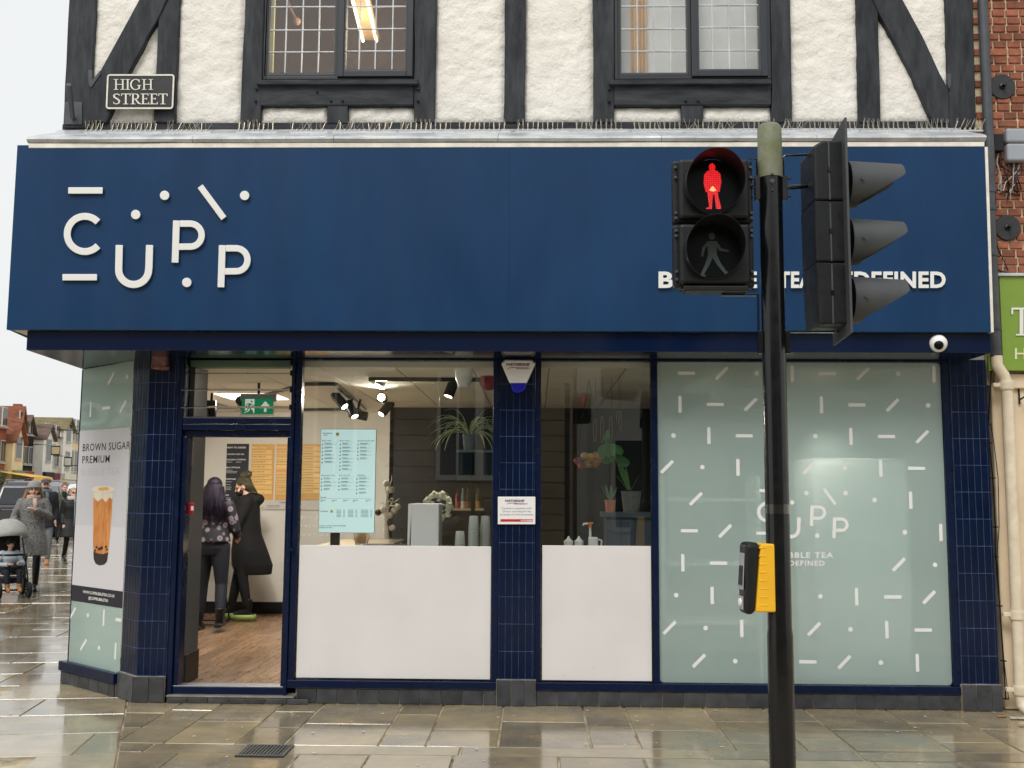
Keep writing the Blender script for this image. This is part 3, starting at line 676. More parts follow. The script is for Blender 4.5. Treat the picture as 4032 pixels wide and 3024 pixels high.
o3 = P(2703,1469,-.008); sx = (P(3677,1469,-.008).x-o3.x)/7; sz = (o3.z-P(2761,2602,-.008).z)/9; sh = (o3.x-P(2626,1836,-.008).x)/3
front = lambda Y: (lambda x, z, o: V((x, Y-o, z)))
for r_ in range(10):
    for i in range(-1, 11):
        u = o3.x+sx*i-sh*r_; v = o3.z-sz*r_
        if r_ > 4: u = o3.x+sx*i-sh*r_
        if not (gx['w3'][0]+.05 < u < gx['w3'][1]-.02): continue
        if r_ in (4, 5, 6) and 1.42 < u < 2.5: continue
        mb = MB(); dash(mb, front(-.007), u, v, (i-r_) % 4); mb.build('vinyl_dot' if (i-r_) % 4 == 2 else 'vinyl_dash', m_vinyl, WIN3, fix=False)
# the same emblem, smaller, and its two lines of lettering on the film
fa = zl(1255, 679)
def small(x, y, o):
    p = zl(x, y); return P(3191+(p[0]-fa[0])*.49, 1990+(p[1]-fa[1])*.49, -.0072-o)
logo(WIN3, small, .001, m_vinyl, 0)
for s_, a, b, y0, y1 in (('BUBBLE TEA', 3052, 3281, 2196, 2174), ('REDEFINED', 3066, 3247, 2227, 2207)):
    mb = MB(); text(mb, s_, a, b, y0, y1, lambda x, y, o: P(x, y, -.0072-o), .001, bold=.03, space=1.2); mb.build('lettering', m_vinyl, WIN3, fix=False)

# ---- pillars: vertical navy tiles over charcoal base tiles
t_tile = chamfer_box('tile', m_tile, .0465, .012, .194, .0016)
t_narrow = chamfer_box('tile_cut', m_tile, .03, .012, .194, .0022)
ZPB = Z(2674,-.05)                            # top of the pillar bases
def tiles(par, p0, p1, y_out, rows, z0, cols=None):
    """face from p0 to p1 (2-D, left to right seen from outside)"""
    d = (p1-p0); L = d.length; d.normalize(); n = V((d.y, -d.x)); ang = math.atan2(d.y, d.x); u = 0
    while u < L-.012:
        w = min(.05, L-u); c = p0+d*(u+w/2)+n*y_out
        for k in range(rows):
            me = t_tile; sc = (w-.0028)/.0465
            piece('tile', me, par, (c.x, c.y, z0+(k+.5)*.1985), (R.gauss(0, .003), 0, ang+R.gauss(0, .004)), (sc, 1, 1))
        u += w
def base_tiles(par, p0, p1, z0, z1_, widths, y_out=.004):
    d = (p1-p0).normalized(); n = V((d.y, -d.x)); ang = math.atan2(d.y, d.x); u = 0
    for w in widths:
        c = p0+d*(u+w/2)+n*y_out
        piece('base_tile', chamfer_box('base_tile', m_basetile, w-.005, .014, z1_-z0-.006, .003), par, (c.x, c.y, (z0+z1_)/2), (R.gauss(0, .003), 0, ang+R.gauss(0, .004))); u += w
NR = 12
for x0, x1 in ((PC0, PC1), (PR0, PR1)):
    p = MB().box(x0, x1, -.04, .12, 0, ZU).build('pillar', m_grout, bld)
    tiles(p, V((x0, -.04)), V((x1, -.04)), -.0035, NR, ZPB)
    tiles(p, V((x0, .0)), V((x0, -.04)), .0005, 0, ZPB)
    MB().box(x0-.012, x1+.012, -.056, .1, 0, ZPB-.004).build('base_core', m_basegrout, p)
    w = (x1-x0+.024)/3; base_tiles(p, V((x0-.012, -.056)), V((x1+.012, -.056)), .004, ZPB-.002, (w*1.1, w*1.08, w*.82))
# corner pillar: flat front face, then a face turned back to the chamfered window
A2 = V((-3.152, .142)); cf1 = V((P(696,1600,-.06).x, -.06)); cf0 = V((P(566,2000,-.06).x, -.06))
p = MB().prism([(cf1.x,-.06,0), (cf0.x,-.06,0), (A2.x+.0,A2.y,0), (A2.x+.25,A2.y+.2,0), (cf1.x,.2,0)], (0, 0, ZU)).build('corner_pillar', m_grout, bld)
CM = V((cf0.x*.62+A2.x*.38-.008, -.06*.62+A2.y*.38-.012)); 
tiles(p, cf0, cf1, -.0035, NR, ZPB); tiles(p, A2, cf0, -.0035, NR, ZPB)
dn = (cf0-A2).normalized(); nn = V((dn.y, -dn.x))
MB().prism([(cf1.x,-.076,0), (cf0.x-.01,-.076,0), (A2.x+nn.x*.015,A2.y+nn.y*.015,0), (A2.x+.2,A2.y+.2,0), (cf1.x,.1,0)], (0, 0, ZPB-.004)).build('base_core', m_basegrout, p)
L = cf1.x-cf0.x+.01; base_tiles(p, V((cf0.x-.01, -.076)), V((cf1.x, -.076)), .004, ZPB-.002, (L*.5, L*.5))
aa = A2+nn*.015; bb = V((cf0.x-.01, -.076)); L = (bb-aa).length; base_tiles(p, aa, bb, .004, ZPB-.002, (L,))
# plinth of charcoal tiles under the windows
p = MB().box(-1.77, PR0, -.026, .2, 0, ZS-.002).build('plinth', m_basegrout, bld)
for x0, x1 in ((-1.765, PC0-.014), (PC1+.014, PR0-.014)):
    u = x0
    while u < x1-.02:
        w = min(.153 if R.random() > .1 else .16, x1-u); base_tiles(p, V((u, -.026)), V((u+w, -.026)), .004, ZS-.004, (w,)); u += w
# ---- door: frame, transom with louvre blades, threshold, tiled step
df = bpy.data.objects.new('doorway', None); COL.objects.link(df); df.parent = bld; LOC[df.name] = V((0,0,0))
DX0, DX1 = -2.655, -1.889; DZ0, DZ1 = P(900,2702,0).z, P(900,1720,0).z
bx('door_post', cf1.x+.003, -2.692, -.05, .1, .035, ZU, par=df); bx('door_stop', -2.692, DX0, -.022, .1, DZ0-.03, DZ1, par=df)
bx('door_post', -1.862, -1.836, -.052, .1, .035, ZU, par=df); bx('door_stop', DX1, -1.862, -.022, .1, DZ0-.03, DZ1, par=df)
bx('jamb', -1.8355, -1.787, -.03, .05, ZS, ZU, par=df)
zr = [P(900,1380+y/2.675,-.04).z for y in (708, 768, 838, 905)]
bx('transom', -2.692, -1.862, -.045, .08, zr[1], zr[0], par=df); bx('transom', -2.692, -1.862, -.038, .08, zr[2], zr[1]-.004, par=df); bx('door_head', -2.692, -1.862, .0, .1, DZ1, zr[2]-.002, par=df)
bx('transom_head', -2.692, -1.862, -.04, .08, P(900,1412,0).z, ZU, par=df)
bx('threshold', -2.692, -1.862, -.03, .12, DZ0-.065, DZ0, par=df)
m_alu = M('aluminium_edge', srgb(190,192,196), .3, metal=.8)
bx('threshold_strip', -2.69, -1.864, -.026, .1, DZ0+.0005, DZ0+.006, m=m_alu, bev=.001, par=df)
for k, zy in enumerate((135, 240, 415, 600)):
    zc = P(900,1380+zy/2.675,-.02).z; an = math.radians(64 if k == 0 else 12)
    dy, dz = math.cos(an)*.05, math.sin(an)*.05
    MB().prism([(-2.70,-.035-dy*.6,zc-dz), (-1.868,-.035-dy*.6,zc-dz), (-1.868,.02+dy*.6,zc+dz), (-2.70,.02+dy*.6,zc+dz)], (0, .001, .006)).build('louvre_blade', g_blade, df)
    MB().box(-1.874, -1.863, -.06, .06, zc-.02, zc+.02).build('blade_clip', m_black, df)
bx('louvre_bead', -2.69, -1.864, -.03, -.005, zr[0]+.001, zr[0]+.008, m=m_hood, bev=0, par=df); bx('louvre_channel', -2.691, -2.683, -.03, -.01, zr[0]+.009, P(900,1415,0).z, m=m_hood, bev=0, par=df)
st = MB().box(cf1.x+.02, -1.775, -.075, .1, 0, .046).build('door_step', m_basegrout, df)
u = cf1.x+.02
for w in (.15,.158,.155,.117,.155,.155,.16):
    base_tiles(st, V((u, -.075)), V((u+w, -.075)), .003, .043, (w,)); u += w
MB().box(cf1.x+.015, -1.77, -.088, .05, .0465, .0605).build('step_nosing', M('grey_nosing', srgb(120,118,112), .5, var=.3, vs=12), st, bevel=.006)
bx('lock', -1.855, -1.84, -.06, -.05, 1.0, 1.05, m=m_navy, bev=.005, par=df)
lk_ = P(1145,2165,-.05); MB().lathe([(.017, 0), (.017, .006), (.012, .012)], lk_, (0,-1,0), 16).build('keyhole', m_navy, df, smooth=True)

# ---- the chamfered corner window: frosted film with the tall poster
B2 = Bp; t_ = (A2-B2).normalized(); nC = V((t_.y, -t_.x, 0)).normalized(); p0C = V((B2.x, B2.y, 1))
t3 = V((t_.x, t_.y, 0))
def onC(x, y, o=0): return PL(x, y, p0C, nC)+nC*o
cw = bpy.data.objects.new('corner_window', None); COL.objects.link(cw); cw.parent = bld; LOC[cw.name] = V((0,0,0))
zc0, zc1 = onC(365,2624).z, ZU-.004; WC = (A2-B2).length
uv = lambda u, z, o=0: V((B2.x, B2.y, z))+t3*u+nC*o
def pbox(name, u0, u1, z0, z1, o0, o1, m, par, bev=0): return MB().prism([uv(u0,z0,o0), uv(u1,z0,o0), uv(u1,z1,o0), uv(u0,z1,o0)], nC*(o1-o0)).build(name, m, par, bevel=bev)
pbox('pane', 0.012, WC-.002, zc0, zc1, 0, .005, g_shop, cw)
pbox('frosted_film', 0.012, WC-.002, zc0, zc1, .006, .0065, m_film, cw)
pbox('edge_bead', 0, .012, zc0, zc1, -.02, .01, m_navy, cw)
pbox('sill', -.06, WC-.0, zc0-.075, zc0-.004, -.1, .055, m_navy, cw, .004)
pbox('sill_top', -.055, WC-.004, zc0-.004, zc0, -.1, .05, m_navy, cw)
pl_ = pbox('corner_plinth', -.045, WC-.01, 0, zc0-.077, -.1, .03, m_basegrout, cw)
u = -.045
while u < WC-.03:
    w = min(.16, WC-.01-u); c = uv(u+w/2, 0, .034)
    piece('base_tile', chamfer_box('base_tile', m_basetile, w-.005, .014, zc0-.077-.006, .003), pl_, (c.x, c.y, (zc0-.077)/2), (0, 0, math.atan2(t_.y, t_.x))); u += w
zzA = zm(220, 1350, 2.552); zzB = zm(220, 1950, 1.952)
pz = [sum(onC(*q).z for q in pr)/2 for pr in (((316,1698),(518,1682)), ((284,2303),(489,2327)), ((280.5,2365),(484,2393)))]
po = thing('wall_poster', 'tall pale poster of an iced brown drink on the corner window', 'poster', uv(WC/2, pz[1], .008))
m_paper = M('poster_paper', srgb(203,202,208), .35, var=.03, vs=2); m_paper2 = M('poster_table', srgb(214,212,218), .35)
m_ink = M('dark_ink', srgb(26,27,46), .35); m_ink2 = M('pale_grey_ink', srgb(176,176,184), .4)
pbox('paper', .014, WC-.004, pz[1], pz[0], .0075, .009, m_paper, po)
pbox('printed_table', .0145, WC-.0045, pz[1]+.001, pz[1]+(pz[0]-pz[1])*.385, .0092, .0094, m_paper2, po)
pbox('address_band', .014, WC-.004, pz[2], pz[1]-.001, .0075, .009, m_ink, po)
fC = lambda u, z, o: uv(u, z, o)
def cu(x, y): q = onC(x, y, .01)-uv(0, 0, 0); return q.dot(t3), onC(x, y, .01).z
for s_, (xa, ya), (xb, yb) in (('BROWN SUGAR', zzA(280,1090), zzA(757,1065)), ('PREMIUM', zzA(275,1212), zzA(550,1200))):
    mb = MB(); ua, za = cu(xa, ya); ub, zb = cu(xb, yb); text(mb, s_, ua, ub, (za+zb)/2, (za+zb)/2+.062, fC, .0096, bold=.008, space=1.12); mb.build('heading', m_ink, po, fix=False)
mb = MB(); ua, za = cu(*zzA(266,1335)); ub, zb = cu(*zzA(652,1325)); text(mb, 'BUBBLE TEA', ua, ub, (za+zb)/2, (za+zb)/2+.062, fC, .0095, bold=.0, space=1.1); mb.build('outline_lettering', M('faint_grey_ink', srgb(188,188,196), .4), po, fix=False)
mb = MB()
for s_, a, b in (('WWW.CUPPBUBBLETEA.CO.UK', zzB(216,757), zzB(461,778)), ('@CUPPBUBBLETEA', zzB(259,803), zzB(411,815))):
    ua, za = cu(*a); ub, zb = cu(*b); text(mb, s_, ua, ub, (za+zb)/2, (za+zb)/2+.022, fC, .0096, bold=.02, space=1.05)
mb.build('address_lettering', m_vinyl, po, fix=False)
# the printed drink: flat shapes
m_tea = M('printed_tea', srgb(190,104,36), .35, var=.5, vs=16, col2=srgb(222,160,96), stretch=(1.6,1.6,.35))
m_pearl = M('printed_pearls', srgb(50,36,40), .35, var=.4, vs=30); m_milk = M('printed_milk', srgb(228,216,196), .35, var=.1, vs=9); m_ice = M('printed_sugar', srgb(218,170,92), .35)
def cpoly(name, pts, o, m): MB().add([fC(*cu(*p), o) for p in pts], [list(range(len(pts)))]).build(name, m, po, fix=False)
zzC = zm(0, 1500, 1.7455)
cpoly('printed_cup', [zzC(*p) for p in ((650,770),(783,770),(776,900),(765,1060),(752,1190),(744,1240),(725,1262),(690,1268),(665,1255),(652,1225),(648,1120),(648,950))], .0098, m_tea)
cpoly('printed_foam', [zzC(*p) for p in ((650,770),(783,770),(781,815),(760,800),(735,835),(710,805),(680,830),(651,800))], .0100, m_milk)
cpoly('printed_lid', [zzC(718+80*math.cos(a*.3142), 745+26*math.sin(a*.3142)) for a in range(20)], .0102, m_milk)
cpoly('printed_sugar', [zzC(*p) for p in ((682,735),(752,730),(756,748),(690,756))], .0104, m_ice)
cpoly('printed_pearls', [zzC(*p) for p in ((649,1170),(680,1185),(715,1190),(752,1178),(744,1240),(725,1262),(690,1268),(665,1255),(652,1225))], .0101, m_pearl)
mb = MB()
for x, y, r_ in ((672,1143,8),(690,1155,10),(706,1148,11),(736,1140,8),(662,1165,8),(742,1158,7)):
    mb.add([fC(*cu(*zzC(x+r_*math.cos(a*.63), y+r_*1.15*math.sin(a*.63))), .0101) for a in range(10)], [list(range(10))])
mb.build('printed_pearl_dots', m_pearl, po, fix=False)
def dC(x, y, k):
    mb = MB(); u, z = cu(x, y); dash(mb, lambda a, b, o: uv(a, b, .0072+o), u, z, k, L=.125); mb.build('vinyl_dot' if k == 2 else 'vinyl_dash', m_vinyl, cw, fix=False)
for (x, y), k in ((zzB(138,905),1),(zzB(253,922),2),(zzB(375,940),3),(zzB(218,1150),1),(zzB(338,1172),2),(zzB(465,1197),3)): dC(x, y, k)
mb = MB(); u, z = cu(*zzB(492,958)); dash(mb, lambda a, b, o: uv(min(a, WC-.006), b, .0072+o), u, z, 0, L=.1); mb.build('vinyl_dash', m_vinyl, cw, fix=False)
for (x, y), k in ((zzA(562,360),1),(zzA(723,342),2),(zzA(358,670),3),(zzA(515,655),0),(zzA(683,640),1)): dC(x, y, k)
# ================================================================== things fixed to the front
def simple_box(mb, c, hx, hy, hz): return mb.box(c.x-hx, c.x+hx, c.y-hy, c.y+hy, c.z-hz, c.z+hz)
# street nameplate
q = [P(*z1(*p), -.075) for p in ((875,605),(1425,605),(1415,892),(862,890))]
np_ = thing('street_nameplate', 'black street nameplate with raised white serif letters and border', 'street sign', (q[3]+q[2])/2)
m_plate = M('black_enamel', srgb(34,36,40), .45, var=.25, vs=12)
m_border = M('aged_white_enamel', srgb(226,222,210), .5, var=.12, vs=20)
e = lambda x, y, o: P(*z1(x, y), -.075-o)
def rr(x0, x1, y0, y1, r, sk):
    pts = []
    for cx, cy, s0 in ((x1-r, y0+r, -90), (x1-r, y1-r, 0), (x0+r, y1-r, 90), (x0+r, y0+r, 180)):
        pts += [(cx+r*math.cos(math.radians(s0+18*i))-(cy+r*math.sin(math.radians(s0+18*i))-748)*sk, cy+r*math.sin(math.radians(s0+18*i))) for i in range(6)]
    return pts
mb = MB(); mb.add([P(*z1(*p), -.04) for p in rr(868,1420,605,890,22,.042)]+[P(*z1(*p), -.075) for p in rr(868,1420,605,890,22,.042)], [list(range(24,48))]+[[i, (i+1) % 24, 24+(i+1) % 24, 24+i] for i in range(24)])
mb.build('plate', m_plate, np_)
mb = MB(); ring = rr(875,1413,612,883,18,.042); mb.ribbon(ring+[ring[0]], 13, e, .004); mb.build('border', m_border, np_)
def serif(mb, ch, x, y0, h, fn, th):
    T, t, sv = .135*h, .07*h, .055*h      # thick, thin, serif
    cnt = [0]
    def bar(a, b, w): cnt[0] += 1; mb.ribbon([a, b], w, fn, th*(1+.06*cnt[0]))
    def stem(px, w=T, top=True, bot=True):
        bar((px, y0), (px, y0-h), w)
        for yy, on_ in ((y0-sv/2, bot), (y0-h+sv/2, top)):
            if on_: bar((px-.2*h, yy), (px+.2*h, yy), sv)
    if ch == 'H': stem(x+.2*h); stem(x+.78*h); bar((x+.2*h, y0-.5*h), (x+.78*h, y0-.5*h), t); return 1.0*h
    if ch == 'I': stem(x+.2*h); return .42*h
    if ch == 'T':
        stem(x+.36*h, top=False); bar((x, y0-h+t/2), (x+.72*h, y0-h+t/2), t)
        for s_ in (.03, .69): bar((x+s_*h, y0-h), (x+s_*h, y0-.76*h), t*.9)
        return .74*h
    if ch == 'E':
        stem(x+.17*h); bar((x+.17*h, y0-t/2), (x+.62*h, y0-t/2), t); bar((x+.17*h, y0-h+t/2), (x+.58*h, y0-h+t/2), t); bar((x+.17*h, y0-.52*h), (x+.46*h, y0-.52*h), t)
        for s_, a, b in ((.6, 0, .22), (.56, .8, 1), (.45, .43, .61)): bar((x+s_*h, y0-a*h), (x+s_*h, y0-b*h), t*.9)
        return .68*h
    if ch == 'R':
        stem(x+.18*h); mb.ribbon([(x+.2*h, y0-h+t/2), (x+.4*h, y0-h+t/2)]+[(x+.42*h+.17*h*math.cos(a), y0-.735*h-.23*h*math.sin(a)) for a in (1.3,.9,.45,0,-.45,-.9,-1.3)]+[(x+.4*h, y0-.49*h), (x+.2*h, y0-.49*h)], [t, t]+[t*1.1, t*1.5, T, T, T, t*1.5, t*1.1]+[t, t], fn, th)
        mb.ribbon([(x+.36*h, y0-.5*h), (x+.62*h, y0-.1*h), (x+.8*h, y0-.02*h)], [T*.8, T, t*.7], fn, th); return .8*h
    if ch == 'G':
        n = 24; pts = [(x+.46*h+.41*h*math.cos(math.radians(-45-270*i/n)), y0-.5*h+.48*h*math.sin(math.radians(-45-270*i/n))) for i in range(n+1)]
        mb.ribbon(pts, [t+(T-t)*abs(math.cos(math.radians(-45-270*i/n)))**1.5 for i in range(n+1)], fn, th)
        bar((x+.76*h, y0-.08*h), (x+.76*h, y0-.42*h), T); bar((x+.6*h, y0-.42*h), (x+.92*h, y0-.42*h), sv); bar((x+.76*h, y0-.98*h), (x+.76*h, y0-.7*h), t); return .98*h
    if ch == 'S':
        pts = [(.52,.2),(.5,.1),(.36,.03),(.2,.05),(.09,.17),(.12,.33),(.27,.44),(.42,.55),(.52,.68),(.5,.85),(.36,.96),(.2,.965),(.08,.88),(.06,.77)]
        mb.ribbon([(x+a*h, y0-h+b*h) for a, b in pts], [t*.8, t, t, t*1.2, T*.9, T, T, T, T, T*.9, t*1.2, t, t, t*.8], fn, th); return .66*h
def serif_line(mb, s_, xa, xb, y0, h, fn, th):
    adv = [serif(MB(), ch, 0, 0, h, lambda x, y, o: V((x, y, o)), .001) for ch in s_]; tot = sum(adv); k = (xb-xa)/(tot-.06*h); x = 0
    for ch, a_ in zip(s_, adv): serif(mb, ch, x, y0, h, lambda u, v, o: fn(xa+u*k, v, o), th); x += a_
mb = MB(); serif_line(mb, 'HIGH', 928, 1247, 733, 87, e, .005); serif_line(mb, 'STREET', 920, 1364, 851, 87, e, .005)
mb.build('lettering', m_border, np_)
# flag pole socket on the corner post
q = P(*z1(595,925), -.04); fp = thing('flag_bracket', 'grey metal flag pole socket on a plate low on the corner post', 'bracket', q)
mb = MB(); mb.prism([P(*z1(*p), -.045) for p in ((525,832),(670,832),(668,1015),(522,1015))], (0, .02, 0)); mb.build('plate', m_darkpipe, fp, bevel=.003)
a = P(*z1(592,960), -.06); mb = MB(); mb.tube([a, P(*z1(575,800), -.2), P(*z1(560,690), -.3)], .019, 12); mb.build('socket', m_darkpipe, fp, smooth=True)
# alarm box
al = thing('alarm_box', 'white bell-shaped alarm box with blue lens high on the centre pillar', 'alarm', P(2042,1550,-.06))
z6 = zm(1900, 1380, 2.0236)
m_alarm = M('alarm_white', (.88,.88,.88), .35); m_blue = M('blue_lens', (.01,.015,.45), .15); m_inkb = M('blue_print', srgb(32,36,110), .4); m_inkr = M('red_print', srgb(196,40,44), .4)
out = [(178,72),(395,74),(422,108),(352,262),(215,262),(148,105)]
mb = MB(); n = len(out); cx, cy = 285, 160
mb.add([P(*z6(*p), -.058) for p in out]+[P(*z6(*p), -.11) for p in out]+[P(*z6(cx+(p[0]-cx)*.93, cy+(p[1]-cy)*.93), -.128) for p in out],
       [list(range(2*n, 3*n))]+[[k*n+i, k*n+(i+1) % n, (k+1)*n+(i+1) % n, (k+1)*n+i] for k in (0,1) for i in range(n)])
mb.build('cover', m_alarm, al, bevel=.006, smooth=True)
mb = MB(); lo = [(222,264),(348,264),(340,318),(300,342),(262,342),(236,322)]
mb.prism([P(*z6(*p), -.06) for p in lo], (0, -.06, 0)); mb.build('lens', m_blue, al, bevel=.008)
f6 = lambda x, y, o: P(*z6(x, y), -.1295-o)
mb = MB(); text(mb, 'PARTNERSHIP', 191, 377, 122, 100, f6, 0, bold=.03); mb.build('name_lettering', m_inkb, al, fix=False)
mb = MB(); mb.ribbon([(196,147),(225,137),(262,134),(320,138),(356,134),(370,124)], [2,6,5,3,3,1], f6, .0003); mb.build('red_swoosh', m_inkr, al, fix=False)
mb = MB(); text(mb, 'FIRE & SECURITY', 268, 377, 149, 139, f6, .0002, bold=.02); mb.build('small_lettering', m_inkb, al, fix=False)
# camera notice
cn = thing('camera_notice', 'white notice with red strip about recording cameras on the centre pillar', 'sign', P(2034,2063,-.06))
MB().prism([P(*z6(*p), -.06) for p in ((122,1165),(421,1165),(420,1385),(122,1385))], (0, .014, 0)).build('board', m_alarm, cn, bevel=.002)
f7 = lambda x, y, o: P(*z6(x, y), -.061-o)
mb = MB(); text(mb, 'PARTNERSHIP', 181, 334, 1207, 1188, f7, 0, bold=.03); mb.build('name_lettering', m_inkb, cn, fix=False)
mb = MB(); text(mb, 'FIRE & SECURITY', 250, 362, 1227, 1218, f7, 0, bold=.02)
m_inkg = M('grey_print', srgb(120,120,140), .4)
mb.build('small_lettering', m_inkb, cn, fix=False); mb = MB()
for s_, a, b, y in (('Cameras in operation with', 152, 390, 1264), ('24 hour recording for the', 159, 384, 1289), ('purposes of crime prevention', 140, 404, 1314)): text(mb, s_, a, b, y, y-16, f7, 0)
mb.build('notice_lettering', m_inkg, cn, fix=False)
mb = MB(); mb.poly([(143,1344),(400,1344),(400,1364),(143,1364)], f7, .0003); mb.ribbon([(190,1225),(215,1217),(250,1215),(300,1220),(334,1212)], [2,5,4,3,1], f7, .0003); mb.build('red_strip', m_inkr, cn, fix=False)
mb = MB(); text(mb, '01747 858888', 305, 397, 1361, 1348, f7, .0006, bold=.02); mb.build('number_lettering', m_alarm, cn, fix=False)
# junction box on the corner pillar
jb = thing('junction_box', 'small peeling pinkish junction box at the top of the corner pillar', 'box', P(634,1465,-.07))
m_jb = M('peeling_pink_paint', srgb(150,108,104), .6, var=.5, vs=30, bump=.6, bs=60, col2=srgb(96,58,54))
MB().prism([P(*zzA(*p), -.062) for p in ((988,135),(1135,132),(1140,285),(980,268))], (0, -.06, 0)).build('box_body', m_jb, jb, bevel=.01)
MB().prism([P(*zzA(*p), -.122) for p in ((985,240),(1140,245),(1140,262),(985,258))], (0, -.006, 0)).build('box_rim', m_jb, jb)
# dome camera under the fascia
z9 = zm(3600, 200, 1.2755); c = P(*z9(133,1478), -.5)
dc = thing('dome_camera', 'white dome security camera under the right end of the fascia', 'camera', c+V((0,.05,.03)))
mb = MB(); ax = V((-.25,-.8,-.35)).normalized(); b = c+V((0,.045,.02))
mb.lathe([(.058, -.03), (.062, .01), (.056, .04), (.034, .058)], b, ax, 24); mb.build('housing', m_alarm, dc, smooth=True)
mb = MB(); mb.lathe([(.034, .05), (.031, .066), (.02, .078), (.001, .083)], b, ax, 20); mb.build('lens_dome', m_lens, dc, smooth=True)

# ================================================================== the traffic signal post
YP = -2.85; zt6 = zm(2500, 450, 1.7467); T6 = lambda x, y, Y=YP: P(*zt6(x, y), Y)
pl0 = T6(937,700); zcap = T6(937,415).z; ztop = T6(940,70).z; pr = .056
tp = thing('signal_post', 'black traffic signal post with mossy cap standing before the shop', 'post', (pl0.x, YP, 0))
PX = pl0.x
MB().lathe([(pr+.004, 0), (pr+.004, .9), (pr, .93), (pr, zcap)], (PX, YP, 0), n=32).build('pole', m_black, tp, smooth=True)
MB().lathe([(pr+.004, zcap-.02), (pr+.0045, zcap+.01), (pr+.002, ztop-.02), (pr-.01, ztop-.003), (pr-.02, ztop)], (PX, YP, 0), n=32).build('cap', m_cap, tp, smooth=True)
mb = MB()
for z, r_ in ((T6(930,437).z, .007), (T6(930,487).z, .014), (T6(930,545).z, .007)):
    mb.lathe([(r_, 0), (r_, .004), (r_*.6, .009)], (PX-.004, YP-pr, z), (0,-1,0), 12)
mb.build('bolts', m_darkpipe, tp, smooth=True)
for sd_ in (-1, 1):
    zc = T6(930,510).z
    mb = MB(); mb.box(PX+sd_*(pr-.002), PX+sd_*(pr+.022), YP-.02, YP+.02, zc-.06, zc+.06)
    for dz in (-.045, 0, .045): mb.tube([(PX+sd_*pr, YP-.012, zc+dz), (PX+sd_*(pr+.04), YP-.012, zc+dz)], .006, 6)
    mb.build('clamp', m_black, tp, bevel=.002)
    zc = T6(930,1570).z
    MB().box(PX+sd_*(pr-.002), PX+sd_*(pr+.02), YP-.018, YP+.018, zc-.055, zc+.055).build('clamp', m_black, tp, bevel=.002)
mb = MB(); z0 = T6(0,1232).z+.0; z0 = T6(800,1240).z; zb = T6(850,1560).z
xa = T6(600,1240).x; mb.bar((xa, YP+.02, z0), (PX-pr-.012, YP+.02, z0), .03, .006); mb.bar((PX-pr-.012, YP+.02, z0+.003), (PX-pr-.012, YP+.02, zb), .006, .03, (0,1,0)); mb.build('bracket', m_black, tp)
mb = MB(); z0 = T6(1200,1497).z; mb.bar((PX+pr, YP+.0, z0), (T6(1400,1495).x, YP+.0, z0), .03, .008); mb.build('bracket', m_black, tp)
mb = MB(); z0 = T6(1200,283).z; mb.tube([(PX+pr+.008, YP, zcap-.05), (PX+pr+.008, YP, z0-.01), (PX+pr+.02, YP, z0), (T6(1240,283).x, YP, z0+.006)], .006, 8); mb.build('bracket', m_black, tp, smooth=True)
mb = MB(); z0 = T6(1200,495).z; mb.tube([(PX+pr+.01, YP, z0-.006), (PX+pr+.06, YP, z0-.004), (T6(1210,490).x, YP, z0+.004)], .012, 10); mb.build('bracket', m_black, tp, smooth=True)
mb = MB(); mb.tube([(PX-pr-.01, YP-.01, zcap-.06), (PX-pr-.014, YP-.02, T6(0,320).z), (PX-pr-.05, YP-.03, T6(0,318).z)], .005, 8); mb.build('bracket', m_black, tp)
mb = MB(); za = T6(0,495).z; mb.tube([(PX-pr-.03, YP-.012, za), (T6(790,495).x, YP-.012, za)], .01, 8); mb.build('bracket', m_black, tp)
# strip of torn tape
mt = glass('torn_tape', (.7,.68,.6), .2, gain=3)
mb = MB(); zp7 = zm(2550, 1400, 2.0737); za, zb = P(*zp7(1080,1215),YP).z, P(*zp7(1080,1290),YP).z
mb.lathe([(pr+.0012, zb), (pr+.0012, za)], (PX, YP, 0), n=32, cap=False); mb.build('tape', mt, tp, smooth=True)
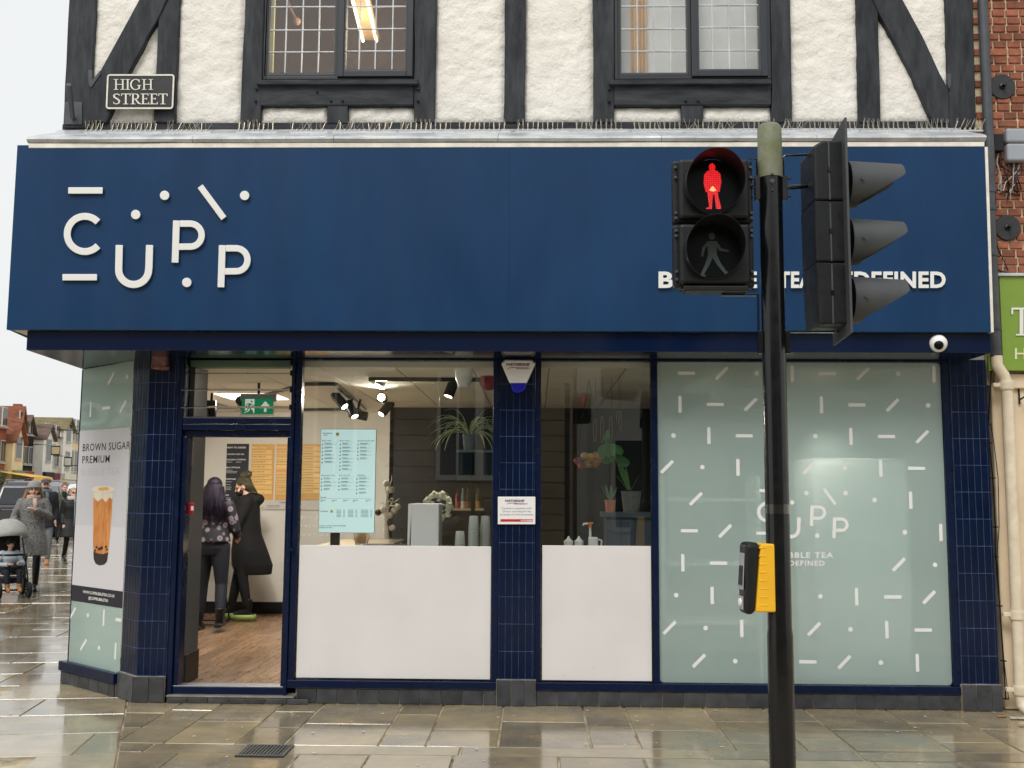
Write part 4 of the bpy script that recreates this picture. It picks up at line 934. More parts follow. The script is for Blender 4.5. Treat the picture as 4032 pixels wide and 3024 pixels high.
# --- pedestrian signal head
def ped_head(root, c, fy, wx0, wx1, z_hi, z_lo, lamps, depth=.17, sx=1):
    """housing between x wx0..wx1; front plane at y = c.y + fy"""
    Yf = YP-.06
    hm = (z_hi+z_lo)/2
    for (cx, cz, r_), (a, b) in zip(lamps, ((z_hi, hm+.004), (hm-.004, z_lo))):
        mb = MB(); mb.box(wx0, wx1, Yf+.05, Yf+.12, b, a); mb.build('housing', m_blackmatt, root, bevel=.012)
        mb = MB(); mb.box(wx0+.024, wx1-.028, Yf-.0, Yf+.05, b+.01, a-.008); mb.build('door', m_blackmatt, root, bevel=.016, seg=3)
        MB().lathe([(r_*.97, -.008), (r_*.97, .004)], (cx, Yf, cz), (0,-1,0), 40).build('lens', m_lens, root, smooth=True)
        # cut-away visor: full circle at the back, open towards the bottom at the front
        n = 56; vs = []; fs = []
        for k in range(n+1):
            an = -math.pi/2+2*math.pi*k/n; d = abs(((an+math.pi/2)/(2*math.pi))*2-1)       # 1 at bottom, 0 at top
            dep = .165*max(.04, 1-max(0, (d-.12)/.83)**1.25) if d < .95 else .0066
            for rr_, dd in ((r_*.985, 0), (r_*1.0, dep), (r_*1.016, dep), (r_*1.035, 0)):
                vs.append((cx+rr_*math.cos(an), Yf-dd-.001, cz+rr_*math.sin(an)))
        for k in range(n):
            for j in range(3): fs.append((k*4+j, (k+1)*4+j, (k+1)*4+j+1, k*4+j+1))
        MB().add(vs, fs).build('visor', m_blackmatt, root, smooth=True)
    mb = MB()
    for sx_ in (wx0+.012, wx1-.012):
        for t_ in (.06, .14, .42, .46, .56, .6, .88, .94):
            zz_ = z_hi+(z_lo-z_hi)*t_; mb.box(sx_-.007, sx_+.007, Yf+.035, Yf+.052, zz_-.006, zz_+.006)
    mb.build('hinges', m_darkpipe, root, bevel=.002)
    mb = MB(); mb.box(wx0+.04, wx1-.04, Yf+.0, Yf+.1, z_lo-.025, z_lo); mb.build('base_plate', m_blackmatt, root, bevel=.005)
    return Yf
wx0, wx1 = T6(262,700).x, T6(812,700).x; zh, zl_ = T6(500,322).z, T6(500,1195).z
YV = YP-.2
LP = [(P(*zt6(533,480), YV).x, P(*zt6(533,475), YV).z, .131), (P(*zt6(533,940), YV).x, P(*zt6(533,935), YV).z, .131)]
LP = [(T6(533,480,YP-.06).x, (zh+(zh+zl_)/2)/2+.012, .138), (T6(533,940,YP-.06).x, (zl_+(zh+zl_)/2)/2+.01, .138)]
ph = thing('pedestrian_signal', 'pedestrian signal showing a lit red standing figure, left of the post', 'traffic light', ((wx0+wx1)/2, YP, zl_))
Yf = ped_head(ph, None, 0, wx0, wx1, zh, zl_, LP)
def fig(cx, cy, k): return lambda x, y, o: V((cx+(x)*k, Yf-.0042-o, cy-(y)*k))
s_ = .000575*4.95/4.9*.86     # zoom px -> m
s_ = (T6(600,500).x-T6(500,500).x)/100
def red_man(root, cx, cz, k, sy=1):
    f = lambda x, y, o: V((cx+x*k*sy, Yf*1.0-.0045-o if sy > 0 else o, cz-y*k))
    mb = MB(); mb.disc(-2, -138, 23, f, .001, ry=27)
    mb.poly([(-14,-118),(14,-118),(36,-108),(56,-88),(62,-30),(48,40),(36,40),(38,70),(58,158),(50,164),(22,162),(12,60),(2,60),(-8,164),(-46,164),(-48,158),(-26,148),(-38,40),(-50,42),(-62,-20),(-58,-84),(-38,-108)], f, .0008)
    mb.build('red_figure', m_red, root, fix=False)
    mb = MB(); mb.poly([(-24,30),(-4,0),(4,2),(26,30),(4,38)], f, .0016); mb.build('bright_patch', m_redhot, root, fix=False)
red_man(ph, LP[0][0], LP[0][1], s_*.97)
f = lambda x, y, o: V((LP[1][0]+x*s_*.97, Yf-.0045-o, LP[1][1]-y*s_*.97))
gk = [0]; mb = MB(); mb.disc(-4, -104, 22, f, .0005, ry=26)
for pts, w in (([(-2,-70),(-2,40)], 62), ([(-22,-64),(-62,-20),(-74,40)], [22,20,14]), ([(24,-60),(52,-10),(112,2)], [22,20,12]), ([(-12,30),(-40,100),(-76,170)], [36,28,20]), ([(10,30),(46,100),(92,160)], [36,28,20]), ([(-84,172),(-50,178)], 12), ([(80,164),(104,150)], 12)):
    gk[0] += 1; mb.ribbon(pts, w, f, .0008+.0003*gk[0])
mb.build('green_figure', m_greenoff, ph, fix=False)
# --- vehicle signal head seen from the side
vx0, vx1 = T6(1192,800).x, T6(1416,800).x; vz1, vz0 = T6(1300,240).z, T6(1300,1478).z
vh = thing('vehicle_signal', 'three-lamp vehicle signal seen side-on with hoods facing right', 'traffic light', ((vx0+vx1)/2, YP, vz0))
third = (vz1-vz0)/3; bxr = vx1
for k in range(3):
    a, b = vz1-k*third, vz1-(k+1)*third+.003
    t = .05 if k == 0 else 0
    mb = MB(); mb.prism([(vx0+t*.9, YP-.13, a), (vx1, YP-.13, a), (vx1, YP-.13, b), (vx0+(.008 if k == 2 else 0), YP-.13, b), (vx0, YP-.13, a-t*.55)], (0, .26, 0)); mb.build('housing', m_blackmatt, vh, bevel=.012, seg=3)
    xm = vx0+(vx1-vx0)*.45; MB().box(xm-.0035, xm+.0035, YP-.134, YP+.134, b+.004, a-.01).build('seam', m_darkpipe, vh)
    MB().box(xm-.006, xm+.006, YP-.14, YP-.13, (a+b)/2-.008, (a+b)/2+.012).build('catch', m_black, vh)
    # tapered hood, cut away underneath
    z_c = P(*zt6(1500, (485, 880, 1278)[k]), YP).z; x0h, x1h = T6(1464,500).x, T6(1818,500).x; n = 40; vs = []; fs = []
    for i in range(n+1):
        an = -math.pi/2+2*math.pi*i/n; d = abs(i/n*2-1)       # 1 bottom, 0 top
        Lh = (x1h-x0h)*(1 if d < .42 else (1-.16*(d-.42)/.08 if d < .5 else max(.16, .84-.68*(d-.5)/.32)))
        r1 = .115; r2 = .115-.016*Lh/(x1h-x0h)
        for rr_, xx in ((r1, x0h-.01), (r2, x0h+Lh), (r2-.004, x0h+Lh), (r1-.005, x0h-.01)):
            vs.append((xx, YP+rr_*math.cos(an), z_c+rr_*math.sin(an)))
    for i in range(n):
        for j in range(3): fs.append((i*4+j, (i+1)*4+j, (i+1)*4+j+1, i*4+j+1))
    MB().add(vs, fs).build('hood', m_hood, vh, smooth=True)
    MB().lathe([(.1, 0), (.1, .004)], (x0h-.002, YP, z_c), (1,0,0), 28).build('lens', m_lens, vh, smooth=True)
    MB().lathe([(.007, 0), (.007, .006)], (x0h+.035, YP-.117, z_c-.005), (0,-1,0), 12).build('hood_screw', m_hood, vh)
# backing board, faces right, edge towards us; rounded top and bottom
Yn = YP-.21; qn = P(*zt6(1440,20), Yn); qb = P(*zt6(1442,1500), Yn); dv = V((math.sin(math.radians(5.4)), math.cos(math.radians(5.4)), 0))*.43
def bcut(p, q, r_=.03): return p
mb = MB(); tp_, bt_ = qn, V((qn.x, qn.y, qb.z))
mb.prism([bt_, bt_+dv, tp_+dv+V((0,0,-.0)), tp_], V((.012, -.0012, 0))); mb.build('backing_board', m_hood, vh, bevel=.003)
# --- push-button box
zpb = zm(2550, 2000, 2.0741); TB = lambda x, y: P(*zpb(x, y), YP-.02)
pb = thing('crossing_button', 'yellow and black pedestrian push-button box on the signal post', 'push button', TB(985,845))
nb = V((-math.sin(math.radians(86)), -math.cos(math.radians(86)), 0)); sb = V((nb.y*-1, nb.x, 0)); sb = V((-nb.y, nb.x, 0))
z0, z1_ = TB(985,843).z, TB(985,290).z
cb = V((PX, YP, 0))+nb*(pr+.0)
def pbx(name, d0a, d0b, d1a, d1b, wa, za, zb, m, bev, par=pb):     # wedge: depth from d0* (bottom a / top b) to d1*
    mb = MB(); q = lambda d, s, z: cb+nb*d+sb*s+V((0,0,z))
    mb.add([q(d0a,-wa,za), q(d1a,-wa,za), q(d1a,wa,za), q(d0a,wa,za), q(d0b,-wa,zb), q(d1b,-wa,zb), q(d1b,wa,zb), q(d0b,wa,zb)], [(0,1,2,3),(4,5,6,7),(0,1,5,4),(1,2,6,5),(2,3,7,6),(3,0,4,7)])
    return mb.build(name, m, par, bevel=bev, seg=3)
pbx('back_case', -.02, -.02, .075, .045, .066, z0, z1_, m_yellow, .008)
pbx('front_case', .077, .047, .125, .115, .066, z0-.012, z1_+.006, m_blackmatt, .022)
for k in range(8):
    zz_ = z0+.028+(z1_-z0-.05)*k/7; pbx('rib', .02, .02, .055, .05, .0675, zz_, zz_+.008, m_yellow, .002)
pbx('label_plate', .126, .117, .1285, .1195, .045, z0+.1, z1_-.045, m_greybox, .001); pbx('window', .129, .122, .13, .123, .034, z0+.12, z0+.21, m_lens, 0); pbx('button_plate', .1262, .125, .129, .128, .04, z0+.008, z0+.07, m_greybox, .001)
MB().lathe([(.02, 0), (.018, .006)], cb+nb*.129+V((0,0,z0+.04)), nb, 16).build('button', m_alarm, pb, smooth=True)

# ================================================================== the neighbour on the right: brick above, green sign, cream render
YB = .06
nb_ = thing('brick_building', 'neighbouring red brick building with green sign and cream shopfront wall', 'building', (4.4, .3, 0))
bx0 = P(3835,300,YB).x; zgs1, zgs0 = P(3990,1100,YB).z, P(3990,1465,YB).z
wl = MB().box(bx0, 7.5, YB+.006, .6, zgs0-.1, 8).build('brick_wall', m_mortar, nb_)
t_head = chamfer_box('brick', m_brick, .099, .03, .054, .004)
zb = zgs1-.02; row = 0; nbk = 0; far = MB()
while zb < 7.0:
    x = bx0+(.052 if row % 2 else 0)+R.uniform(-.006, .006)
    while x < bx0+.7 and nbk < 299 and zb < 5.6:
        w = 1 if R.random() > .16 else 1.5
        piece('brick', t_head, wl, (x+.0515*w, YB+.006+R.uniform(-.003, .003), zb+.03), (R.gauss(0, .01), R.gauss(0, .008), R.gauss(0, .012)), ((.1035*w-.008)/.099, 1, R.uniform(.95, 1.03))); x += .1085*w; nbk += 1
    while x < bx0+3:       # the rest of the wall, too far out to be seen singly
        far.box(x+.004, x+.0995, YB-.009, YB+.02, zb+.004, zb+.058); x += .1085
    zb += .0645; row += 1
tag(far.build('brickwork', m_brick, wl), kind='stuff')
MB().box(bx0+.02, 7.5, YB-.02, .6, 0, zgs0-.1).build('rendered_wall', m_cream, nb_, bevel=.01)
MB().box(P(3905,1465,YB).x, P(3990,1465,YB).x+3, YB-.05, YB+.02, zgs0-.13, zgs0-.02).build('string_moulding', m_cream, nb_, bevel=.008)
gs = thing('green_sign', 'lime green shop sign with white letters cut off by the right edge', 'sign', (4.4, YB-.1, zgs0))
gx0_ = P(3942,1250,YB-.1).x
MB().box(gx0_, gx0_+3.4, YB-.1, YB-.06, zgs0, zgs1).build('panel', m_green, gs, bevel=.003)
MB().box(gx0_-.1, gx0_, YB-.08, YB-.05, zgs0-.0, P(0,1390,YB).z).build('return', m_green, gs)
zg9 = lambda x, y, o: P(*z9(x, y), YB-.101-o)
mb = MB(); T_ = 150; serif(mb, 'T', 488, 1430, 140, zg9, .006); mb.build('lettering', m_white, gs)
m_creamink = M('cream_lettering', srgb(226,224,180), .4)
mb = MB(); text(mb, 'H', 505, 560, 1548, 1490, zg9, .004, bold=.01, th=.004); mb.build('lettering', m_creamink, gs)
MB().box(gx0_-.02, gx0_+3.4, YB-.12, YB+.02, zgs1+.002, zgs1+.025).build('lead_cover', m_lead, gs, bevel=.003)
# round tie plates
for (x, y), lb in ((z4(2003,705), 'upper round black iron wall tie plate on the brickwork'), (z9(470,887), 'lower round black iron wall tie plate above the green sign')):
    c = P(x, y, YB-.02); t = thing('tie_plate', lb, 'wall plate', c, group='round tie plates on the brick wall')
    MB().lathe([(.102, -.03), (.102, -.008), (.097, .0)], c, (0,-1,0), 40).build('plate', M('tie_black', srgb(44,46,48), .5, var=.2, vs=20, bump=.1, bs=60), t, smooth=True)
    MB().lathe([(.027, 0), (.025, .012), (.016, .014), (.014, .05)], c, (0,-1,0), 6).build('nut', m_black, t, bevel=.002)
# boxes and cables
gb = thing('service_box', 'rounded grey two-part service box on the brick wall', 'box', P(*z4(2085,1330), YB-.05))
for k, (a, b) in enumerate(((1070,1185), (1192,1335))):
    sk = 6*k; q = [P(*z4(*p), YB-.012) for p in ((2000+sk,a),(2168+sk,a),(2172+sk,b),(2004+sk,b))]; MB().prism(q, (0, -.07, 0)).build('cover', m_greybox, gb, bevel=.018, seg=3)
sb2 = thing('dark_box', 'small dark cable box between the downpipe and the grey service box', 'box', P(*z4(1945,1250), YB-.05))
MB().prism([P(*z4(*p), YB-.01) for p in ((1908,1112),(1982,1112),(1985,1250),(1912,1250))], (0, -.06, 0)).build('box_body', m_blackmatt, sb2, bevel=.006)
cbk = thing('cable_bundle', 'loose tangle of black and white cables under the service box', 'cables', P(*z4(2000,1600), YB-.03))
m_wcable = M('white_cable', (.4,.4,.38), .5)
for k in range(9):
    x0 = R.uniform(1920,2150); y0 = 1250 if x0 < 1990 else 1335; x1 = R.uniform(1925,2170); yy = R.uniform(1430,1650)
    pts = [P(*z4(x0, y0), YB-.03)]+[P(*z4(x0+(x1-x0)*t+R.uniform(-30,30), y0+(yy-y0)*t+R.uniform(-20,30)), YB-.02-R.uniform(0,.02)) for t in (.25,.5,.75,1)]+[P(*z4(R.uniform(1930,2175), yy-R.uniform(0,160)), YB-.02)]
    MB().tube(pts, .0045, 6).build('cable', m_black if k % 4 else m_wcable, cbk, smooth=True)
pts = [P(*z9(*p), YB-.015) for p in ((420,1100),(450,1112),(500,1120),(551,1128))]; MB().tube(pts, .006, 6).build('cable', m_black, cbk, smooth=True)
pts = [P(*z9(*p), YB-.015) for p in ((400,640),(410,760),(398,850),(420,990),(470,1100))]; MB().tube(pts, .004, 6).build('cable', m_black, cbk, smooth=True)
# dark downpipe between the buildings, then the cream pipe below
dp = thing('downpipe', 'dark grey rainwater downpipe running down between the two buildings', 'pipe', (P(3925,1450,-.04).x, -.04, P(3925,1450,-.04).z))
x = P(3872,300,-.05).x; xq = P(3921,1350,-.05).x; zq = P(3921,1420,-.05).z
MB().tube([(x+.02, -.05, 7), (x+.02, -.05, P(3880,600,-.05).z), (xq, -.05, P(3880,900,-.05).z), (xq, -.05, zq)], .038, 16).build('pipe', m_darkpipe, dp, smooth=True)
for yy in (750, 820, 1000, 1290, 1395):
    z = P(3900,yy,-.05).z; xx = x+.02+(xq-x-.02)*max(0, min(1, (yy-600)/300))
    MB().lathe([(.044, -.02), (.046, 0), (.044, .02)], (xx, -.05, z), n=20).build('collar', m_darkpipe, dp, smooth=True)
z8 = zm(3200, 1400, 2.073); zr_ = zm(3300, 2000, 2.0738)
wp = thing('cream_downpipe', 'cream painted drainpipe with collars against the cream wall', 'pipe', (P(*zr_(1470,1600), -.06).x, -.06, 0))
xw = P(*z8(1620,1000), -.06).x; a = P(*z8(1513,35), -.06); c2 = P(*z8(1560,240), -.06)
xw = P(*zr_(1462,900), -.06).x; zt0 = a.z
MB().tube([(xq, -.055, zt0+.03), (xq, -.055, zt0-.04), (xq+.03, -.06, zt0-.1), (xw-.02, -.06, c2.z+.08), (xw, -.06, c2.z+.02), (xw, -.06, .12)], .041, 18).build('pipe', m_pipe, wp, smooth=True)
for z, nme in ((c2.z, 0), (P(*zr_(1460,870), -.06).z, 0), (.16, 0)):
    MB().lathe([(.05, -.035), (.054, -.02), (.05, -.005), (.054, .01), (.05, .03)], (xw, -.06, z), n=20).build('collar', m_pipe, wp, smooth=True)
    MB().box(xw-.1, xw-.045, -.07, -.03, z-.015, z+.015).build('ear', m_pipe, wp, bevel=.004)
MB().tube([(xw, -.06, .13), (xw, -.07, .05), (xw+.03, -.11, .02)], .04, 14).build('shoe', m_pipe, wp, smooth=True)
wc = thing('wall_cable', 'thin black cable clipped down the edge of the cream wall', 'cable', (P(*zr_(1360,1600), -.02).x, -.02, 0))
pts = [P(*z8(1465,0), -.01), P(*z8(1432,560), -.02), P(*z8(1440,715), -.02), P(*z8(1470,1000), -.02), P(*z8(1490,1400), -.02), P(*zr_(1285,400), -.02), P(*zr_(1320,800), -.02), P(*zr_(1350,1250), -.02), P(*zr_(1370,1560), -.02)]
MB().tube(pts, .005, 6).build('cable', m_black, wc, smooth=True)
MB().tube([p+V((.018+.02*math.sin(i*.9), -.004, 0)) for i, p in enumerate(pts[1:])], .003, 6).build('cable', m_black, wc, smooth=True)
mb = MB()
for i in range(1, 9): c = pts[i]; mb.box(c.x-.012, c.x+.02, c.y-.008, c.y+.03, c.z-.004, c.z+.004)
mb.build('clips', m_black, wc)
ir = thing('iron_hook', 'small black iron hook on the cream wall at the right edge', 'hook', P(*z8(1690,400), YB-.03))
a, b, c = P(*z8(1678,185), YB-.03), P(*z8(1688,400), YB-.03), P(*z8(1740,330), YB-.12)
MB().tube([a, b], .007, 8).tube([P(*z8(1692,360), YB-.03), c], .007, 8).build('hook', m_black, ir, smooth=True)
# painted survey marks on the paving
mk = thing('paint_marks', 'orange and white spray-paint marks on the paving by the right pillar', 'paint marks', PZ(3990,2830,0))
mb = MB(); 
for pts in ([(3925,2816),(3968,2816),(3962,2822),(3930,2823)], [(4008,2852),(4030,2853),(4036,2859),(4014,2860)]): mb.add([PZ(*p, .0085) for p in pts], [(0,1,2,3)])
mb.build('orange_paint', M('orange_paint', srgb(176,104,70), .5, var=.5, vs=60, col2=srgb(150,132,110)), mk)
mb = MB()
for pts in ([(3975,2820),(4050,2824),(4050,2832),(3980,2831)],): mb.add([PZ(*p, .0085) for p in pts], [(0,1,2,3)])
mb.build('white_paint', M('white_paint', srgb(205,200,190), .5, var=.4, vs=60, col2=srgb(150,140,120)), mk)
# ================================================================== inside the shop
FZ = .1; CZ = 2.53; YBK = PZ(900, 2415, FZ).y
m_wall = M('warm_white_wall', srgb(222,218,208), .75, var=.03, vs=2); m_ceil = M('ceiling_tile', srgb(226,218,200), .8, var=.06, vs=30, orand=.03)
m_charcoal = M('charcoal_wall', srgb(30,33,38), .7, var=.15, vs=3); m_skirt = M('black_skirting', srgb(22,24,28), .4)
m_wood = M('oak_plank', srgb(140,110,84), .32, var=.35, vs=3, orand=.22, stretch=(9,.8,1), bump=.08, bs=20, rvar=.1)
m_counter = M('pale_wood_counter', srgb(214,196,166), .4, var=.1, vs=4, stretch=(1,6,1))
sh = thing('shop_interior', 'lit shop room behind the door and windows with pale walls', 'room', (-1.5, 2.5, FZ))
xl_ = -4.7
def side_x(y): return Bp.x+.26+SD.x/SD.y*(y-Bp.y) if y > Bp.y else -3.1
mb = MB(); mb.box(xl_, -1.55, YBK, YBK+.1, FZ, CZ); mb.build('back_wall', m_wall, sh)
xd = P(1535,1900,4.0).x
MB().box(-1.62, xd, 3.9, YBK+.1, FZ, CZ).build('wall_return', m_wall, sh)
MB().box(xd+.002, 3.5, 3.9, 4.1, FZ, CZ).build('dark_back_wall', m_charcoal, sh)
MB().box(3.36, 3.5, .12, 3.9, FZ, CZ).build('dark_side_wall', m_charcoal, sh)
q0, q1 = Bp+V((.24, .05)), Bp+V((.24, .05))+SD*4.7
MB().prism([(q0.x, q0.y, FZ), (q0.x+.02, q0.y, FZ), (q1.x+.02, q1.y, FZ), (q1.x, q1.y, FZ)], (0,0,CZ-FZ)).build('side_wall', m_wall, sh)
MB().box(xl_, -1.62, YBK-.014, YBK-.001, FZ, FZ+.14).build('skirting', m_skirt, sh, bevel=.004)
# pier just inside the door, with skirting
a = P(742,2000,.11).x
MB().box(-2.78, DX0-.003, .11, .42, FZ, CZ).build('door_pier', M('grey_pier', srgb(84,86,88), .5), sh); MB().box(-2.785, DX0+.008, .115, .43, FZ, FZ+.22).build('pier_skirting', m_skirt, sh, bevel=.006)
MB().box(-2.74, DX0+.004, .1, .106, P(0,1830,.1).z, DZ1-.03).build('pier_edge', m_alu, sh)
MB().box(-3.05, 3.45, .1, .118, CZ-.01, ZU+.2).build('bulkhead', m_wall, sh)
MB().prism([(-3.05,.13,ZU+.02),(3.45,.13,ZU+.02),(3.45,5.2,ZU+.02),(side_x(5.2),5.2,ZU+.02),(side_x(.8),.8,ZU+.02)], (0,0,.2)).build('upper_floor', m_charcoal, sh)  # unseen slab between the storeys, added to keep daylight out of the shop
MB().box(-5, 3.5, 5.21, 5.4, 0, 7.8).build('rear_wall', m_charcoal, sh)
MB().box(-3.9, 3.5, .1, 5.3, 7.4, 7.6).build('roof_slab', m_charcoal, sh)  # unseen flat slab added to seal the top of the building against daylight
# ceiling: dark grid with square tiles laid in
cg = MB().prism([(-3.05,.12,CZ+.004),(3.4,.12,CZ+.004),(3.4,YBK+.05,CZ+.004),(side_x(YBK+.05),YBK+.05,CZ+.004),(side_x(.8),.8,CZ+.004)], (0,0,.03)).build('ceiling', M('ceiling_grid', srgb(150,144,132), .6), sh)
tc_ = chamfer_box('ceiling_tile', m_ceil, .588, .588, .012, .003)
for i in range(14):
    for j in range(9):
        if -4.4+i*.6-.3 > side_x(.42+j*.6-.3)-.05: piece('ceiling_tile', tc_, cg, (-4.4+i*.6, .42+j*.6, CZ+.003))
fl = MB().add([(-3.05,.12,FZ-.012),(3.45,.12,FZ-.012),(3.45,5.2,FZ-.012),(side_x(5.2),5.2,FZ-.012),(side_x(.8),.8,FZ-.012)], [(0,1,2,3,4)]).build('shop_floor', m_skirt, fix=False)
tag(fl, kind='structure'); LOC[fl.name] = V((0,0,0))
pm = chamfer_box('floor_plank', m_wood, .128, 1.19, .012, .0012)
x = -4.6; r_ = 0
while x < -1.2:
    y = -1.25+(r_*.47) % 1.2
    while y < YBK:
        y0, y1_ = max(y, .1), min(y+1.2, YBK)
        while y0 < y1_ and x-.07 < side_x(y0): y0 += .1
        if y1_-y0 > .05: piece('floor_plank', pm, fl, (x, (y0+y1_)/2, FZ-.006), (0,0,0), (1, (y1_-y0-.003)/1.19, 1))
        y += 1.2
    x += .13; r_ += 1
# ---- menu boards on the back wall
YM = YBK-.02; zd = zm(700, 1720, 3.318)
def bt(Y): return lambda x, y, o: P(*zd(x, y), Y-o)
def board(label, x0, x1, y0, y1, mat, Y=YM):
    a, b = P(*zd(x0,y1), Y), P(*zd(x1,y0), Y); t = thing('menu_board', label, 'menu board', ((a.x+b.x)/2, Y, a.z))
    MB().box(a.x, b.x, Y, Y+.018, a.z, b.z).build('board', mat, t, bevel=.003); return t
m_bkb = M('slate_board', srgb(34,37,46), .5); m_or = M('amber_board', srgb(222,170,92), .5, var=.06, vs=3); m_slip = M('pale_wood_slip', srgb(238,200,128), .5, var=.08, vs=9, stretch=(.5,1,5))
m_txtw = M('pale_lettering', (.8,.8,.78), .5); m_txtd = M('brown_lettering', srgb(120,84,44), .5); m_line = M('fine_print', srgb(150,112,64), .5)
fB = bt(YM)
t = board('dark slate menu board with pale headings on how to order', 611, 930, 92, 945, m_bkb); mb = MB()
for s_, a, b, y, h in (('HOW TO ORDER',640,893,150,22), ('CHOOSE YOUR TEA',637,867,235,17), ('CHOOSE A TOPPING',634,888,306,18), ('MILK OPTIONS',630,813,409,18), ('SWEETNESS',625,760,560,17), ('SIZE',615,668,770,18)):
    text(mb, s_, a, b, y, y-h, fB, .001, bold=.03)
for y, a, b in ((330,634,710),(330,760,830),(436,630,715),(454,630,775),(470,628,770),(588,624,705),(624,622,690),(655,620,700),(672,620,690),(690,618,695),(798,615,700),(815,615,690)): mb.poly([(a,y-2),(b,y-2),(b,y+2),(a,y+2)], fB, .001)
mb.build('headings', m_txtw, t, fix=False)
for lb, x0, x1, hd, rows, names in (
    ('amber wooden menu board of milk teas, first beside the slate board', 943, 1262, 'MILK TEAS', [176,242,306,372,438,504,570,636,698], ['CLASSIC MILK TEA','VANILLA MILK TEA','COCONUT MILK TEA','MANGO MILK TEA','PEACH MILK TEA','STRAWBERRY MILK TEA','CARAMEL MILK TEA','','']),
    ('amber wooden menu board, second beside the slate board, partly behind the door frame', 1268, 1585, 'MORE MILK TEAS', [180,244,306,372,512,576,642,706], ['TARO MILK TEA','ROSE MILK TEA','BUTTERFLY TEA','','MATCHA MILK TEA','MATCHA TEA','STRAWBERRY MATCHA','ROSE MATCHA']),
    ('amber wooden menu board seen through the window left of the hanging screen', 1592, 1910, 'FRUIT TEAS', [130,200,270,340,410,480,550,620,690], ['']*9)):
    t = board(lb, x0, x1, 95, 822, m_or); mb = MB(); text(mb, hd, x0+25, x0+25+190, 150, 128, fB, .001, bold=.02)
    if x0 == 1268: text(mb, 'MATCHA TEAS', x0+25, x0+215, 482, 462, fB, .001, bold=.02)
    mb.build('heading', M('pale_amber_lettering', srgb(244,214,150), .5), t, fix=False)
    for y, nm in zip(rows, names):
        a, b = P(*zd(x0+20, y+50), YM), P(*zd(x1-32, y), YM); MB().box(a.x, b.x, YM-.01, YM, a.z, b.z).build('menu_slip', m_slip, t, bevel=.002)
        mb = MB()
        if nm: text(mb, nm, x0+26, x0+26+len(nm)*11.5, y+22, y+10, bt(YM-.0102), .001, bold=.02)
        else: mb.poly([(x0+26,y+12),(x0+180,y+12),(x0+180,y+18),(x0+26,y+18)], bt(YM-.0102), .001) if x0 > 1500 else None
        mb.poly([(x0+26,y+32),(x0+190,y+32),(x0+190,y+34),(x0+26,y+34)], bt(YM-.0102), .0008); mb.build('slip_lettering', m_txtd, t, fix=False)
t = board('pale strip board of toppings under the amber menu boards', 1080, 1900, 828, 950, M('pale_board', srgb(205,200,190), .5)); mb = MB(); text(mb, 'TOPPINGS', 1325, 1520, 868, 848, fB, .001, bold=.02)
text(mb, 'POPPING BOBA', 1165, 1330, 905, 894, fB, .001, bold=.02)
for a, b in ((1165,1340),(1090,1130),(1400,1560)): mb.poly([(a,918),(b,918),(b,921),(a,921)], fB, .001)
mb.build('lettering', m_ink, t, fix=False)
# dashes printed low on the back wall
mb = MB(); dl = thing('wall_decal', 'scatter of small white dashes on the back wall below the menu boards', 'decal', (-2.5, YBK, 1.2))
for i in range(9):
    for j in range(6):
        u = P(1175+i*17, 2000, YBK).x; v = P(1200, 1935+j*34, YBK).z; mb = MB()
        dash(mb, lambda a, b, o: V((a, YBK-.001-o, b)), u+R.uniform(-.02,.02), v, (i-j) % 4, L=.045, t=.012); mb.build('decal_dash', m_vinyl, dl, fix=False)
# ---- exit sign
z3d = zm(680, 1380, 2.675); YE = 1.3; fE = lambda x, y, o: P(*z3d(x, y), YE-o)
ex = thing('exit_sign', 'green running-man exit sign hanging from the ceiling inside the door', 'exit sign', P(*z3d(895,690), YE))
m_exg = M('exit_green', srgb(20,132,84), .35, emit=(.01,.25,.11), es=.35); m_exw = M('exit_white', (.8,.82,.8), .4, emit=(.8,.85,.8), es=.35)
a, b = P(*z3d(702,690), YE), P(*z3d(1085,455), YE); MB().box(a.x, b.x, YE+.003, YE+.05, b.z-.07, b.z).build('housing', m_greybox, ex, bevel=.006)
MB().box(a.x+.003, b.x-.01, YE+.001, YE+.005, a.z, b.z-.06).build('clear_panel', g_clear, ex)
mb = MB(); mb.poly([(728,505),(1060,505),(1058,672),(724,672)], fE, .002); mb.build('green_panel', m_exg, ex, fix=False)
fE2 = lambda x, y, o: P(*z3d(x, y), YE-.0025-o)
mb = MB(); mb.poly([(764,512),(862,512),(860,658),(846,660),(848,640),(820,610),(800,640),(752,662),(762,640)], fE2, .001); mb.build('door_symbol', m_exw, ex, fix=False)
mb = MB(); mb.poly([(976,532),(1028,590),(1026,606),(990,585),(988,648),(960,648),(962,585),(926,606),(926,590)], fE2, .001); mb.build('arrow_symbol', m_exw, ex, fix=False)
mb = MB(); fE3 = lambda x, y, o: P(*z3d(x, y), YE-.0037-o); mb.disc(832, 538, 10, fE3, .001)
for pts, w in (([(815,556),(800,600)],24), ([(812,560),(785,565),(772,590)],9), ([(820,562),(845,580),(860,574)],9), ([(804,598),(826,622),(836,650)],11), ([(798,600),(790,626),(760,650)],11)): mb.ribbon(pts, w, fE3, .001)
mb.build('running_figure', m_exg, ex, fix=False)
MB().tube([((a.x+b.x)/2, YE+.025, b.z), ((a.x+b.x)/2, YE+.025, CZ)], .012, 8).build('hanger', m_black, ex)
